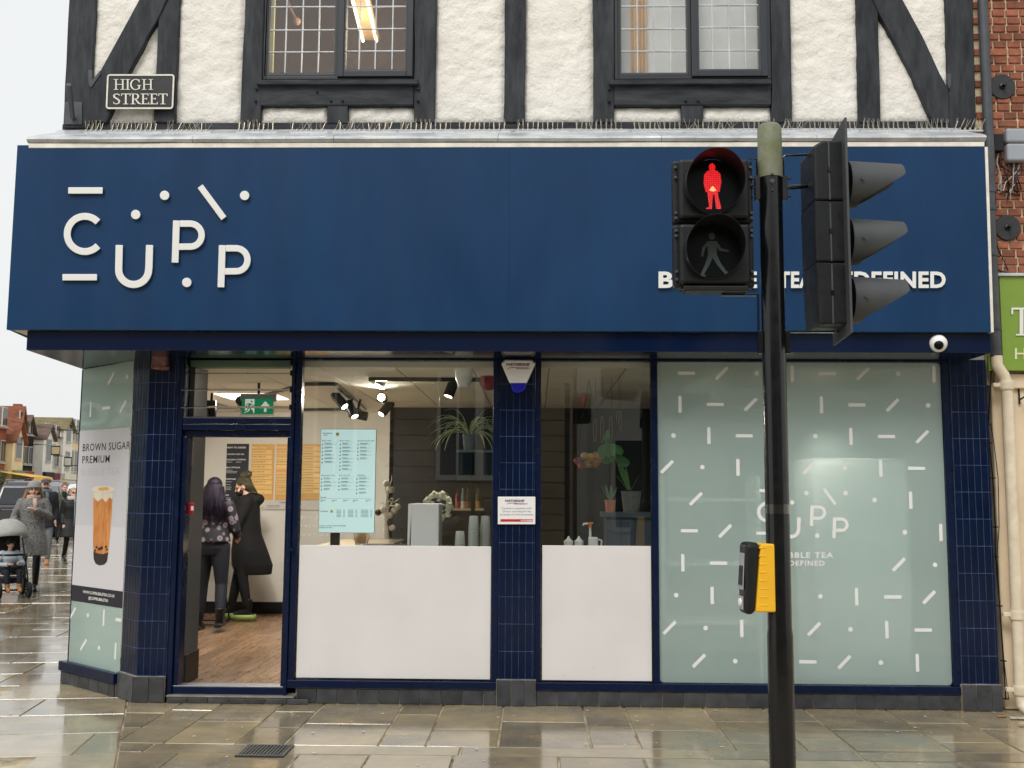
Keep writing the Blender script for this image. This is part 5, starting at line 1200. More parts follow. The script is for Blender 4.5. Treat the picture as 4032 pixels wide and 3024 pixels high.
# fire call point on the pier
fc = thing('fire_call_point', 'red fire alarm call point on the pier inside the door', 'fire alarm', P(*zd(180,1000), .1))
a, b = P(*zd(138,1003), .1), P(*zd(222,862), .1); MB().box(a.x, b.x, .06, .108, a.z, b.z).build('box_body', M('call_point_red', srgb(196,24,34), .35), fc, bevel=.008)
a, b = P(*zd(172,962), .06), P(*zd(208,905), .06); MB().box(a.x, b.x, .056, .0605, a.z, b.z).build('label', m_alarm, fc)

# ---- ceiling track lights
z5 = zm(1160, 1400, 2.073)
m_bulb = glow('spot_lens', (1,.86,.6), 30); m_bulb2 = glow('spot_lens_soft', (1,.88,.66), 12)
def onceil(x, y, z=CZ-.03): return PZ(*z5(x, y), z)
def track(label, pts):
    p = [onceil(*q) for q in pts]; t = thing('light_track', label, 'light track', (p[0]+p[1])/2, group='black ceiling light tracks')
    for a, b in zip(p[:-1], p[1:]): MB().bar(a+V((0,0,.012)), b+V((0,0,.012)), .036, .034).build('rail', m_black, t)
track('black ceiling light track behind the louvres, bending towards the back', [(-340,362),(85,244),(330,243),(575,450)])
track('black ceiling light track with a corner above the window plant', [(1560,208),(620,203),(720,270)])
track('short black ceiling track crossing the room at the back', [(80,450),(560,446)])
def spot(label, c, aim, lit, power, src=(1,.92,.8)):
    c = V(c); ax = (V(aim)-c).normalized(); t = thing('track_spotlight', label, 'spotlight', c, group='black track spotlights')
    MB().lathe([(.045, -.11), (.048, -.1), (.048, .07), (.042, .075)], c, ax, 20).build('can', m_black, t, smooth=True)
    MB().lathe([(.036, .072), (.034, .076), (.001, .077)], c, ax, 20).build('lens', lit, t, smooth=True)
    MB().tube([c-ax*.03+V((0,0,.04)), V((c.x, c.y, CZ-.03))], .012, 8).build('stem', m_black, t)
    if power:
        l = bpy.data.lights.new('spot_light', 'SPOT'); l.energy = power; l.color = src; l.spot_size = math.radians(100); l.spot_blend = .7; l.shadow_soft_size = .05
        o = bpy.data.objects.new('spot_light', l); COL.objects.link(o); o.parent = t; o.location = ax*.1; o.rotation_euler = ax.to_track_quat('-Z', 'Y').to_euler()
Ys = 2.2
spot('upper spotlight of the pair on the bent track, angled down right', P(*z5(375,375), 2.2), P(*z5(375,375), 2.2)+V((.5,-.25,-.55)), m_bulb2, 30)
spot('lower spotlight of the pair on the bent track', P(*z5(468,450), 2.5), P(*z5(468,450), 2.5)+V((.35,-.25,-.6)), m_bulb2, 30)
spot('dark spotlight turned sideways beside the lower one of the pair', P(*z5(535,486), 2.6), P(*z5(600,500), 2.6), m_lens, 0)
spot('glaring spotlight pointing straight at the window', P(*z5(713,345), 1.9), CAM+V((-1.0,0,.5)), m_bulb, 30)
spot('small lit spotlight below the glaring one', P(*z5(740,440), 3.2), P(*z5(740,440), 3.2)+V((-.35,-.3,-.5)), m_bulb2, 30)
spot('spotlight above the window plant, aimed down', P(*z5(1278,270), 1.2), P(*z5(1278,270), 1.2)+V((-.2,-.12,-.6)), m_bulb2, 42)
spot('spotlight hidden behind the frosted window, glowing through it', (1.98, .2, CZ-.12), (2.5, .55, .9), m_bulb2, 60)
spot('dark spotlight behind the louvre blades by the exit sign', P(*z3d(405,650), 2.0), P(*z3d(405,760), 2.0), m_bulb2, 30)
spot('spotlight out of sight above the door, lighting the menu wall', (-2.9, 2.3, CZ-.12), (-2.7, YBK, 1.4), m_bulb2, 42)
# things on the ceiling
c = onceil(1383,120, CZ-.02); t = thing('ceiling_speaker', 'white cone-shaped fitting on the ceiling near the window top', 'speaker', c)
MB().lathe([(.07, .03), (.068, -.06), (.045, -.13), (.02, -.135)], c, n=20).build('cone', m_alarm, t, smooth=True); MB().lathe([(.078, .0), (.078, .022)], c+V((0,0,.0)), n=20).build('rim', m_alarm, t)
c = P(*z5(1585,210), .7); t = thing('fire_bell', 'round red fire bell near the top right of the first window', 'bell', c)
MB().lathe([(.03, .05), (.075, .03), (.078, 0), (.05, -.03), (.02, -.035)], c, (0,1,0), 20).build('dome', M('bell_red', srgb(150,24,28), .3), t, smooth=True); MB().tube([c+V((0,.03,0)), V((c.x, c.y+.03, CZ))], .012, 8).build('bracket', m_black, t)

# ---- hanging menu screen in the first window
zs4 = zm(1240, 1680, 3.858); YSc = .2; fS = lambda x, y, o: P(*zs4(x, y), YSc-o)
sc = thing('menu_screen', 'glowing pale blue menu screen standing close behind the first window', 'screen', (P(*zs4(490,1000), YSc).x, YSc+.05, FZ))
a, b = P(*zs4(56,1605), YSc), P(*zs4(928,44), YSc); a.x += .0
MB().box(a.x-.003, b.x+.003, YSc+.002, YSc+.02, a.z-.003, b.z+.004).build('casing', m_greybox, sc, bevel=.002)
m_scr = M('screen_glass', srgb(150,170,170), .08, emit=srgb(205,236,234), es=.66)
MB().box(a.x, b.x, YSc, YSc+.0015, a.z, b.z).build('display', m_scr, sc)
xm = P(*z5(333,1500), YSc+.08).x; MB().box(xm-.035, xm+.035, YSc+.05, YSc+.08, FZ, a.z+.3).build('stand', m_black, sc); MB().box(xm-.25, xm+.25, YSc-.05, YSc+.2, FZ, FZ+.02).build('stand_foot', m_black, sc)
mS1 = M('screen_ink', srgb(40,70,86), .4); mS2 = M('screen_fine_ink', srgb(130,160,166), .4); mb = MB()
for s_, x0, x1, y, h in (('BUBBLE',125,263,108,16), ('TEA',125,193,136,16), ('MILK TEAS',110,243,220,13), ('FRUIT TEAS',378,523,221,13), ('BROWN SUGAR TEAS',648,905,221,14), ('MORE MILK TEAS',97,307,745,14), ('MATCHA TEAS',366,540,745,14), ('TOPPINGS',637,760,745,14), ('PRICES',82,170,1080,13), ('COFFEE',80,193,1294,17), ('LOYALTY CARD AND PRE-ORDER',68,470,1512,15), ('FROM OUR APP.',68,262,1540,15)): text(mb, s_, x0, x1, y, y-h, fS, .0008, bold=.03, space=1.1)
for cx, n_, y0 in ((146,6,258),(415,8,258),(684,5,258),(132,4,780),(396,4,780),(668,5,780)):
    for i in range(n_):
        y = y0+i*54.5; mb.poly([(cx-36-i,y+4),(cx-22-i,y+4),(cx-22-i,y+26),(cx-36-i,y+26)], fS, .0006)
mb.build('headings', mS1, sc, fix=False); mb = MB()
for cx, n_, y0 in ((146,6,258),(415,8,258),(684,5,258),(132,4,780),(396,4,780),(668,5,780)):
    mb.poly([(cx-36,y0-24),(cx+190,y0-24),(cx+190,y0-22),(cx-36,y0-22)], fS, .0006)
    for i in range(n_):
        y = y0+i*54.5; w = R.uniform(80,125); mb.poly([(cx,y-6),(cx+w,y-6),(cx+w,y+4),(cx,y+4)], fS, .0006); w = R.uniform(100,190); mb.poly([(cx,y+9),(cx+w,y+9),(cx+w,y+13),(cx,y+13)], fS, .0006); mb.poly([(cx,y+18),(cx+w*.6,y+18),(cx+w*.6,y+21),(cx,y+21)], fS, .0006)
for cx in (82,255,428,575,770): mb.poly([(cx,1112),(cx+80,1112),(cx+80,1121),(cx,1121)], fS, .0006); mb.poly([(cx,1130),(cx+30,1130),(cx+30,1138),(cx,1138)], fS, .0006)
for cx, w in ((328,70),(500,85),(697,115)):
    for i in range(6):
        y = 1262+i*20.5; mb.poly([(cx,y),(cx+w,y),(cx+w,y+8),(cx,y+8)], fS, .0006); mb.poly([(cx+w+30,y),(cx+w+58,y),(cx+w+58,y+8),(cx+w+30,y+8)], fS, .0006)
mb.poly([(80,1088),(878,1088),(878,1091),(80,1091)], fS, .0006)
mb.build('fine_print', mS2, sc, fix=False); mb = MB(); mb.disc(343,114,27,fS,.0006); mb.disc(254,1287,23,fS,.0006); mb.build('round_marks', M('screen_yellow', srgb(214,206,120), .4), sc, fix=False)
# ---- counters and fittings
ct = thing('window_counter', 'dark serving counter hidden behind the white window panels', 'counter', (0, .55, FZ))
MB().box(-1.15, .84, .16, .8, 1.06, 1.1).build('top', m_skirt, ct, bevel=.004); MB().box(-1.12, .82, .2, .75, FZ, 1.06).build('front', m_charcoal, ct)
c2_ = thing('back_counter', 'pale wooden counter running back beside the light wall', 'counter', (-1.9, 2.4, FZ))
MB().box(-2.15, -1.45, 1.3, 3.7, 1.0, 1.04).build('top', m_counter, c2_, bevel=.004); MB().box(-2.1, -1.5, 1.35, 3.65, FZ, 1.0).build('front', m_charcoal, c2_)
MB().box(-1.5, -.75, 1.2, 1.5, 1.04, 1.1).build('black_tray', m_skirt, c2_)
# white appliance
zq = zm(1480, 1780, 4.148); YA = .45; a, b = P(*zq(505,1540), YA), P(*zq(1035,842), YA)
ap = thing('white_machine', 'plain white drinks machine casing behind the first window', 'machine', ((a.x+b.x)/2, YA+.15, 1.1))
MB().box(a.x+.03, b.x, YA, YA+.3, 1.1, b.z).build('casing', m_alarm, ap, bevel=.012, seg=3); 
mb = MB(); mb.prism([P(*zq(512,1530), YA-.002), P(*zq(545,1530), YA-.002), P(*zq(575,1100), YA-.002), P(*zq(610,845), YA-.002), P(*zq(528,845), YA-.002)], (0,.28,0)); mb.build('side_cover', m_alarm, ap, bevel=.004)
# wreath
YWr = 1.0; c = P(*zq(1010,890), YWr); wr = thing('wreath', 'cream ruffled wreath with dark centre behind the white machine', 'wreath', c)
m_wr = M('cream_ruffle', srgb(222,222,196), .8, var=.25, vs=30, bump=.6, bs=40); r_o = (P(*zq(1210,890), YWr).x-c.x)*.84
mb = MB(); n = 60
for k in range(3):
    pts = [c+V(((r_o+.012*math.sin(5*k+i*.9)+(k-1)*.018)*math.cos(2*math.pi*i/n), .012*math.cos(i*1.7+k*2), (r_o+.012*math.sin(5*k+i*.9)+(k-1)*.018)*math.sin(2*math.pi*i/n))) for i in range(n+1)]
    mb.tube(pts, [.02+.008*math.sin(i*2.1+k) for i in range(n+1)], 7, cap=False)
mb.build('ruffle', m_wr, wr, smooth=True)
mb = MB(); m_choc = M('dark_glaze', srgb(46,40,38), .3, var=.3, vs=20)
for i in range(8):
    a_ = i*.785; mb.ball(c+V((r_o*.6*math.cos(a_), .0, r_o*.6*math.sin(a_))), .042, .03, .038, 10, 7)
mb.build('dark_ring', m_choc, wr, smooth=True)
mb = MB()
for i in range(6): a_ = .3+i*1.05; mb.ball(c+V((r_o*.62*math.cos(a_), -.028, r_o*.62*math.sin(a_))), .016, .008, .009, 8, 6)
mb.build('pale_dabs', m_alarm, wr, smooth=True)
MB().tube([c+V((0,.03,r_o)), V((c.x, c.y+.03, CZ))], .002, 5).build('cord', m_black, wr)
# cups: stacks of clear plastic cups
m_cup = film('frosted_plastic', srgb(214,222,214), .55, .25)
def cup_stack(label, x0, x1, y0, y1, Y, n_):
    a, b = P(*zq(x0,y1), Y), P(*zq(x1,y0), Y); c = V(((a.x+b.x)/2, Y, 1.1)); r_ = (b.x-a.x)/2; t = thing('cup_stack', label, 'cups', c, group='stacked clear plastic cups')
    H = b.z-1.1; hc = .105
    for i in range(n_):
        z = 1.1+(H-hc)*i/max(1, n_-1); MB().lathe([(r_, 0), (r_, .006), (r_*.95, .008), (r_*.8, hc-.012), (r_*.74, hc-.002), (r_*.6, hc)], (c.x, c.y, z), n=22).build('cup', m_cup, t, smooth=True)
cup_stack('short stack of clear plastic cups beside the white machine', 1282, 1465, 1288, 1545, .4, 3)
cup_stack('tall middle stack of upside-down clear plastic cups', 1502, 1692, 1040, 1545, .42, 8)
cup_stack('tall stack of clear plastic cups nearest the centre pillar', 1695, 1880, 1040, 1545, .5, 8)
# twig tree
YTw = 1.9; base = P(*zq(165,1330), YTw); tw = thing('twig_tree', 'white ornamental twig tree with round baubles on the counter', 'ornament', (base.x, YTw, 1.04))
m_twig = M('white_twig', srgb(216,210,200), .7, var=.1, vs=20); g = lambda x, y: P(*zq(x, y), YTw)
MB().tube([g(170,1420), g(168,1300), g(178,1000), g(182,760), g(200,640), g(235,520), g(262,450), g(265,385)], [.026,.026,.018,.014,.01,.008,.006,.003], 8).build('trunk', m_twig, tw, smooth=True)
for pts in ([(180,980),(215,890),(260,830),(330,800),(385,760)],[(260,830),(290,740)],[(230,880),(310,875),(370,900)],[(185,760),(160,600),(165,520)],[(205,640),(240,610)],[(262,830),(210,790),(270,745)],[(172,1060),(120,1000),(60,980)],[(178,900),(110,830),(70,830)]):
    MB().tube([g(*p)+V((0, R.uniform(-.03,.03), 0)) for p in pts], [.009-.0055*i/(len(pts)-1) for i in range(len(pts))], 6).build('branch', m_twig, tw, smooth=True)
m_bb = M('cream_bauble', srgb(220,212,192), .7, bump=.5, bs=50); m_bd = M('dark_bauble', srgb(40,38,40), .4)
for (x, y), m_ in (((168,515),m_bb),((245,615),m_bb),((355,895),m_bb),((292,965),m_bb),((225,1035),m_bb),((38,985),m_bd),((122,940),m_bb),((222,1150),m_bd),((265,1240),m_bb)):
    MB().ball(g(x, y), .032, nu=12, nv=8).build('bauble', m_, tw, smooth=True)
MB().lathe([(.06,0),(.065,.1),(.062,.1),(.056,.004)], (g(265,1300).x+.04, YTw-.05, 1.04), n=16).build('jar', g_clear, tw, smooth=True)
# pampas vase below the screen
c = P(*z5(548,1500), 1.5); vs_ = thing('dried_grass', 'tuft of pale dried grass under the menu screen', 'plant', (c.x, 1.5, 1.04)); m_gr = M('dried_grass', srgb(196,170,134), .9)
mb = MB()
for i in range(160):
    a_ = R.uniform(0, 6.28); r_ = R.uniform(0, .05); p = V((c.x+r_*math.cos(a_), 1.5+r_*math.sin(a_), 1.06)); d = V((R.gauss(0,.03), R.gauss(0,.03), R.uniform(.08,.2))); mb.tube([p, p+d], [.003,.001], 3, cap=False)
mb.build('stalks', m_gr, vs_)['kind'] = 'stuff'
MB().lathe([(.04,0),(.055,.03),(.05,.06)], (c.x, 1.5, 1.04), n=14).build('pot', m_alarm, vs_, smooth=True)
# ---- spider plant on the display panel
YSp = .6; m_leaf = M('spider_leaf', srgb(140,168,96), .5, var=.2, vs=9, orand=.2, col2=srgb(220,226,184)); m_pot = M('grey_blue_pot', srgb(106,118,122), .5, var=.1, vs=9)
a, b = P(*z5(1368,770), YSp), P(*z5(1482,660), YSp)
sp = thing('spider_plant', 'striped spider plant arching over its pot in the first window', 'plant', ((a.x+b.x)/2, YSp, a.z)); cx = (a.x+b.x)/2; r_ = (b.x-a.x)/2
MB().lathe([(r_*.75,0),(r_*.95,.1),(r_,.11),(r_,.125),(r_*.9,.12)], (cx, YSp, a.z), n=20).build('pot', m_pot, sp, smooth=True)
def leaf_blade(mb, p, d, L, w, droop, n=7):
    d = V(d).normalized(); side = d.cross(V((0,0,1)));
    if side.length < .05: side = V((1,0,0))
    side.normalize(); pts = []; q = V(p); v = d.copy()
    for i in range(n+1): pts.append(q.copy()); q = q+v*(L/n); v = (v+V((0,0,-droop))).normalized()
    vs = []
    for i, q in enumerate(pts):
        ww = w*math.sin(math.pi*min(.97, .12+.88*i/n))**.6; s2 = V((0,0,1)) if abs(v.z) > 2 else V((0,0,.25))
        vs += [q-side*ww/2+V((0,0,ww*.2)), q, q+side*ww/2+V((0,0,ww*.2))]
    mb.add(vs, [(i*3+k, i*3+k+1, i*3+k+4, i*3+k+3) for i in range(n) for k in (0,1)])
for i in range(46):
    an = R.uniform(0, 6.28); el = R.uniform(.35, 1.35); mb = MB()
    leaf_blade(mb, (cx+.02*math.cos(an), YSp+.02*math.sin(an), a.z+.12), (math.cos(an)*math.cos(el), math.sin(an)*math.cos(el)*.6, math.sin(el)), R.uniform(.26,.44), .019, R.uniform(.26,.48)); mb.build('leaf', m_leaf, sp, fix=False)
dpn = thing('display_panel', 'thin grey-blue panel under the spider plant', 'panel', (cx, YSp, 1.1)); a2, b2 = P(*zq(1322,803), YSp-.02), P(*zq(1900,0), YSp-.02)
MB().box(a2.x, P(*z5(1617,900), YSp).x, YSp-.06, YSp+.06, a.z-.02, a.z-.002).build('shelf', m_pot, dpn)
g_panel = glass('tinted_perspex', (.55,.66,.7), .02, gain=1.8)
MB().box(a2.x, P(*z5(1617,900), YSp).x, YSp-.03, YSp-.025, a2.z, a.z-.02).build('perspex', g_panel, dpn); MB().box(cx+.02, cx+.05, YSp+.0, YSp+.03, 1.1, a.z-.02).build('upright', m_black, dpn)
# bottle shelf at the back
YBt = 2.6; bs_ = thing('bottle_shelf', 'narrow back shelf with small syrup bottles', 'shelf', P(*zq(1500,920), YBt)); a, b = P(*zq(1240,920), YBt), P(*zq(1760,900), YBt)
MB().box(a.x, b.x, YBt-.05, YBt+.15, a.z-.02, a.z).build('board', m_counter, bs_); MB().box(a.x, a.x+.03, YBt, YBt+.1, FZ, a.z-.02).build('upright', m_black, bs_); MB().box(b.x-.03, b.x, YBt, YBt+.1, FZ, a.z-.02).build('upright', m_black, bs_)
for i, m_ in enumerate(((.25,.05,.03),(.6,.55,.5),(.3,.12,.04),(.05,.25,.1),(.5,.3,.1))):
    x = a.x+.06+i*(b.x-a.x-.12)/4; t = tag(MB().lathe([(.028,0),(.03,.01),(.03,.12),(.012,.16),(.012,.2),(.014,.2)], (x, YBt+.04, a.z), n=12).build('syrup_bottle', M('bottle_%d' % i, m_, .15), smooth=True), ('dark red','pale','brown','green','amber')[i]+' syrup bottle on the narrow back shelf', 'bottle', 'bottles on the back shelf')

# ---- second window: shelf unit, potted plants, fruit basket, pumps
z62 = z6; YS2 = .55
a, b = P(*z62(962,1290), YS2), P(*z62(1345,1290), YS2)
su = thing('shelf_unit', 'dark grey cabinet with thick top at the right of the second window', 'cabinet', ((a.x+b.x)/2, YS2+.2, FZ))
m_cab = M('slate_cabinet', srgb(66,78,88), .45, var=.08, vs=4); MB().box(a.x, b.x+.1, YS2, YS2+.45, a.z-.04, a.z).build('top', m_cab, su, bevel=.004); MB().box(a.x+.03, b.x+.1, YS2+.03, YS2+.42, FZ, a.z-.04).build('carcass', m_cab, su)
for k in range(2): MB().box(a.x+.04+k*.11, a.x+.14+k*.11, YS2+.02, YS2+.03, a.z-.35, a.z-.06).build('door', m_cab, su, bevel=.003)
zt2 = a.z
def pot(root, cx, cy, z0, r0_, r1_, h, m_):
    MB().lathe([(r0_,0),(r1_,h*.98),(r1_*1.04,h*.985),(r1_*1.04,h),(r1_*.9,h),(r1_*.88,h*.92)], (cx, cy, z0), n=24).build('pot', m_, root, smooth=True); MB().lathe([(r1_*.87, h*.9),(.001,h*.93)], (cx, cy, z0), n=16).build('soil', M('potting_soil', srgb(96,84,50), .9, var=.3, vs=40, bump=.5, bs=60), root)
m_weave = M('grey_woven_pot', srgb(120,124,122), .8, var=.25, vs=60, bump=.5, bs=70)
a, b = P(*z62(1112,1280), YS2+.15), P(*z62(1265,1120), YS2+.15); cx = (P(*z62(1185,1280), YS2+.15)).x; h = b.z-zt2
ms = thing('monstera', 'broad-leaved potted plant in a woven grey pot on the cabinet', 'plant', (cx, YS2+.15, zt2)); pot(ms, cx, YS2+.15, zt2, (b.x-a.x)*.4, (b.x-a.x)*.53, h, m_weave)
m_mon = M('monstera_green', srgb(66,130,66), .35, var=.25, vs=7, orand=.15); m_stem = M('leaf_stem', srgb(96,140,70), .5)
def broad(label, pts_px, tip, Y):      # outline in zoom px around a petiole
    pts = [P(*z62(*p), Y+R.uniform(-.04,.04)) for p in pts_px]; c = sum(pts, V((0,0,0)))/len(pts); c = c+V((0,.02,0)); n = len(pts)
    MB().add([c]+pts, [(0, 1+i, 1+(i+1) % n) for i in range(n)]).build('leaf', m_mon, ms, smooth='all', fix=False)
broad('', [(915,795),(935,760),(985,740),(1050,745),(1100,765),(1125,800),(1110,835),(1075,825),(1060,850),(1035,835),(1010,858),(985,840),(960,858),(930,850)], None, YS2)
broad('', [(1050,855),(1085,830),(1130,850),(1168,872),(1172,905),(1150,930),(1110,928),(1070,900)], None, YS2+.05)
broad('', [(962,700),(985,640),(1010,625),(1016,680),(1020,720),(1000,745),(975,735)], None, YS2+.1)
broad('', [(945,860),(1000,850),(1050,862),(1030,890),(990,905),(955,900)], None, YS2+.05)
for p in ([(1160,1110),(1110,1000),(1070,880)],[(1170,1110),(1120,980),(1055,830)],[(1175,1110),(1130,1010),(1100,900)],[(1180,1110),(1130,960),(1000,720)]): MB().tube([P(*z62(*q), YS2+.12) for q in p], [.008,.007,.004], 7).build('stem', m_stem, ms, smooth=True)
for p, d, L in (((1150,1110),(-.5,0,.8),.16),((1190,1110),(.35,0,.8),.14),((1170,1110),(-.1,.2,.9),.2)):
    mb = MB(); leaf_blade(mb, P(*z62(*p), YS2+.12), d, L, .022, .06); mb.build('leaf', m_stem, ms, fix=False)
a, b = P(*z62(975,1280), YS2+.08), P(*z62(1060,1190), YS2+.08); cx = (a.x+b.x)/2; tr = thing('aloe_plant', 'small spiky aloe in a terracotta pot on the cabinet', 'plant', (cx, YS2+.08, zt2)); h = b.z-zt2
pot(tr, cx, YS2+.08, zt2, .036, .046, h, M('terracotta', srgb(196,128,98), .8, var=.1, vs=9)); m_al = M('aloe_green', srgb(118,160,124), .5, var=.1, vs=9)
for i in range(9):
    an = i*.7; mb = MB(); leaf_blade(mb, (cx+.012*math.cos(an), YS2+.08+.012*math.sin(an), zt2+h*.9), (math.cos(an)*.5, math.sin(an)*.4, 1), R.uniform(.09,.15), .02, .02); mb.build('leaf', m_al, tr, fix=False)
# fruit basket
YFb = 1.0; c = P(*z62(850,930), YFb); fb = thing('fruit_basket', 'hanging wire basket behind the second window', 'basket', c); m_wire = M('brass_wire', srgb(150,130,90), .4, metal=.6)
for k, (r_, dz) in enumerate(((.07,0),(.1,.03),(.12,.07))): MB().tube([c+V((r_*math.cos(i*.3142), r_*math.sin(i*.3142)*.8, dz)) for i in range(21)], .003, 5, cap=False).build('hoop', m_wire, fb)
for i in range(10): an = i*.628; MB().tube([c+V((.06*math.cos(an), .05*math.sin(an), 0)), c+V((.12*math.cos(an), .096*math.sin(an), .07))], .002, 5).build('wire', m_wire, fb)
for sgn in (-1,1): MB().tube([c+V((sgn*.12,0,.07)), V((c.x, c.y, CZ))], .0015, 4).build('cord', m_black, fb)
for i, (x, y, col) in enumerate(((815,842,(220,178,120)),(862,850,(232,196,90)),(905,838,(216,160,96)),(940,862,(226,150,60)),(760,880,(170,84,84)),(790,915,(176,60,60)),(840,905,(214,170,80)),(900,900,(210,140,60)))):
    p = P(*z62(x, y), YFb); tag(MB().ball(p, .036, .036, .034, 14, 9).build('fruit', M('fruit_%d' % i, srgb(*col), .45, var=.12, vs=30), smooth='all'), ('pale peach left of the top row in the basket','yellow lemon in the middle of the basket top','large peach at the right of the basket top','orange at the right rim of the basket','dull pink fruit at the left rim of the basket','red fruit low on the left of the basket','yellow fruit low in the middle of the basket','orange fruit low on the right of the basket')[i], 'fruit', 'fruit in the hanging basket')
# hanging loops of cord
for i, (x, y0, y1) in enumerate(((900,545,725),(958,520,740),(1028,520,735),(1085,478,575),(1104,480,640))):
    p0_, p1_ = P(*z62(x, y0), .8), P(*z62(x-6, y1), .8); t = thing('cord_loop', ('first','second','third','fourth','fifth')[i]+' hanging cord loop from the left in the second window', 'cord', p1_, group='cord loops in the second window')
    h = (p0_-p1_); MB().tube([p1_+V((.012*math.sin(k/16*6.283), 0, h.z*(.5-.5*math.cos(k/16*6.283)))) for k in range(17)], .0022, 5, cap=False).build('loop', m_wire, t, smooth=True); MB().tube([p0_, V((p0_.x, p0_.y, CZ))], .0012, 4).build('thread', m_black, t)
# pump bottles and jug
def at6(x, y, Y): return P(*z62(x, y), Y)
c = at6(858,1560,.35); pm_ = thing('pump_jug', 'white syrup jug with an orange and white pump in the second window', 'pump bottle', (c.x, .35, 1.1)); zt3 = at6(858,1380,.35).z
m_wpl = M('white_plastic', (.7,.7,.66), .4); m_opl = M('orange_plastic', srgb(206,100,46), .4)
MB().box(c.x-.015, c.x+.06, .31, .39, 1.1, at6(0,1480,.35).z).build('jug_body', m_wpl, pm_, bevel=.012, seg=3); MB().tube([(c.x, .35, 1.12), (c.x, .35, zt3-.02)], [.016,.008], 10).build('pump_stem', m_wpl, pm_, smooth=True)
MB().tube([(c.x, .35, zt3-.03), (c.x, .35, zt3+.005)], .013, 10).tube([(c.x+.022, .35, zt3+.004), (c.x-.02, .35, zt3)], .009, 8).build('pump_head', m_opl, pm_, smooth=True); MB().tube([(c.x-.02, .35, zt3), (c.x-.05, .35, zt3-.002), (c.x-.054, .35, zt3-.015)], .008, 8).build('spout', m_wpl, pm_, smooth=True)
MB().tube([(c.x+.06,.35,1.14),(c.x+.085,.35,1.145),(c.x+.09,.35,1.19),(c.x+.065,.35,1.2)], .008, 8).build('handle', m_wpl, pm_, smooth=True)
for i, (x, lb) in enumerate(((685,'left one of two pale conical bottle tops above the second white panel'),(768,'right one of two pale conical bottle tops above the second white panel'))):
    c = at6(x,1560,.25); t = thing('pointed_bottle', lb, 'bottle', (c.x, .25, 1.1)); zz_ = at6(x,1505,.25).z
    MB().lathe([(.034,0),(.036,zz_-1.1-.012),(.018,zz_-1.1)], (c.x, .25, 1.1), n=16).build('body', m_wpl, t, smooth=True); MB().lathe([(.02,zz_-1.1),(.012,zz_-1.1+.01),(.004,zz_-1.1+.025)], (c.x,.25,1.1), n=12).build('nozzle', m_wpl, t, smooth=True)
# fill light added to brighten the room: a made-up glowing panel on the ceiling
cl = thing('fill_panel', 'added fill light panel on the ceiling over the pale half of the room', 'light', (-2.9, 2.6, CZ)); MB().box(-3.2, -2.6, 2.3, 2.9, CZ-.012, CZ-.004).build('diffuser', glow('fill_glow', (1,.93,.8), 2.5), cl)
l = bpy.data.lights.new('fill_light', 'AREA'); l.energy = 48; l.color = (1,.96,.9); l.shape = 'SQUARE'; l.size = .6; o = bpy.data.objects.new('fill_light', l); COL.objects.link(o); o.parent = cl; o.location = (0, 0, -.03)
# things faintly seen through the frosted window
ob = thing('storage_rack', 'pale storage rack vaguely visible behind the frosted window', 'rack', (1.6, .7, FZ))
m_gr2 = M('dark_green_crate', srgb(40,90,76), .6); m_pk = M('pink_cloth', srgb(200,110,110), .7)
for z in (.55, 1.0, 1.5): MB().box(1.0, 1.75, .35, .75, z, z+.03).build('shelf', m_alarm, ob)
for x in (1.0, 1.75): MB().box(x-.015, x+.015, .35, .75, FZ, 1.7).build('upright', m_alarm, ob)
cr_ = tag(MB().box(1.08, 1.62, .3, .7, FZ, .5).build('green_crate', m_gr2, bevel=.02), 'dark green crate blurred behind the bottom of the frosted window', 'crate')
tall = thing('tall_cabinet', 'pale tall fridge blurred behind the right half of the frosted window', 'fridge', (2.6, .8, FZ)); MB().box(2.2, 2.95, .4, 1.0, FZ, 1.85).build('body', m_alarm, tall, bevel=.02); MB().box(2.23, 2.92, .385, .4, FZ+.05, 1.8).build('door', m_alarm, tall, bevel=.01)
# ================================================================== people
m_skin = M('skin', srgb(214,168,146), .55, var=.06, vs=9); m_lip = M('lips', srgb(176,96,92), .5); m_eye = M('eye_dark', srgb(48,36,32), .3); m_brow = M('brow', srgb(90,66,48), .8)
def remesh(o, vox, it=3):
    md = o.modifiers.new('r', 'REMESH'); md.mode = 'VOXEL'; md.voxel_size = vox; md.use_smooth_shade = True
    if it: sm = o.modifiers.new('s', 'SMOOTH'); sm.iterations = it; sm.factor = .5
    return bake(o, None)
def hand(mb, w, d, s, curl=.5, k=1.0):
    w, d, s = V(w), V(d).normalized(), V(s).normalized(); s = (s-d*s.dot(d)).normalized(); n = d.cross(s)
    mb.tube([w-d*.02, w+d*.02, w+d*.055*k, w+d*.085*k], [.024,.03,.037,.032], 10, flat=.5)
    for i, (o, L) in enumerate(((.028,.068),(.0095,.078),(-.009,.073),(-.027,.058))):
        a = w+d*.08*k+s*o; b = a+(d-n*curl*.35).normalized()*L*.5; c = b+(d-n*curl).normalized()*L*.5; mb.tube([a-d*.01, a, b, c], [.0095,.0095,.0085,.007], 7)
    a = w+d*.025*k+s*.03; mb.tube([w+d*.01, a, a+(d*.6+s*.8).normalized()*.035, a+(d*.9+s*.4).normalized()*.065], [.013,.013,.0105,.008], 7)
STAND = dict(l_hip=(.09,0,.9), l_knee=(.095,-.02,.49), l_ank=(.095,.02,.09), r_hip=(-.09,0,.9), r_knee=(-.095,-.02,.49), r_ank=(-.095,.02,.09),
             l_sh=(.165,.01,1.385), l_el=(.215,.03,1.11), l_wr=(.21,-.07,.88), r_sh=(-.165,.01,1.385), r_el=(-.215,.03,1.11), r_wr=(-.21,-.07,.88), head=(0,-.015,1.585), tilt=0)
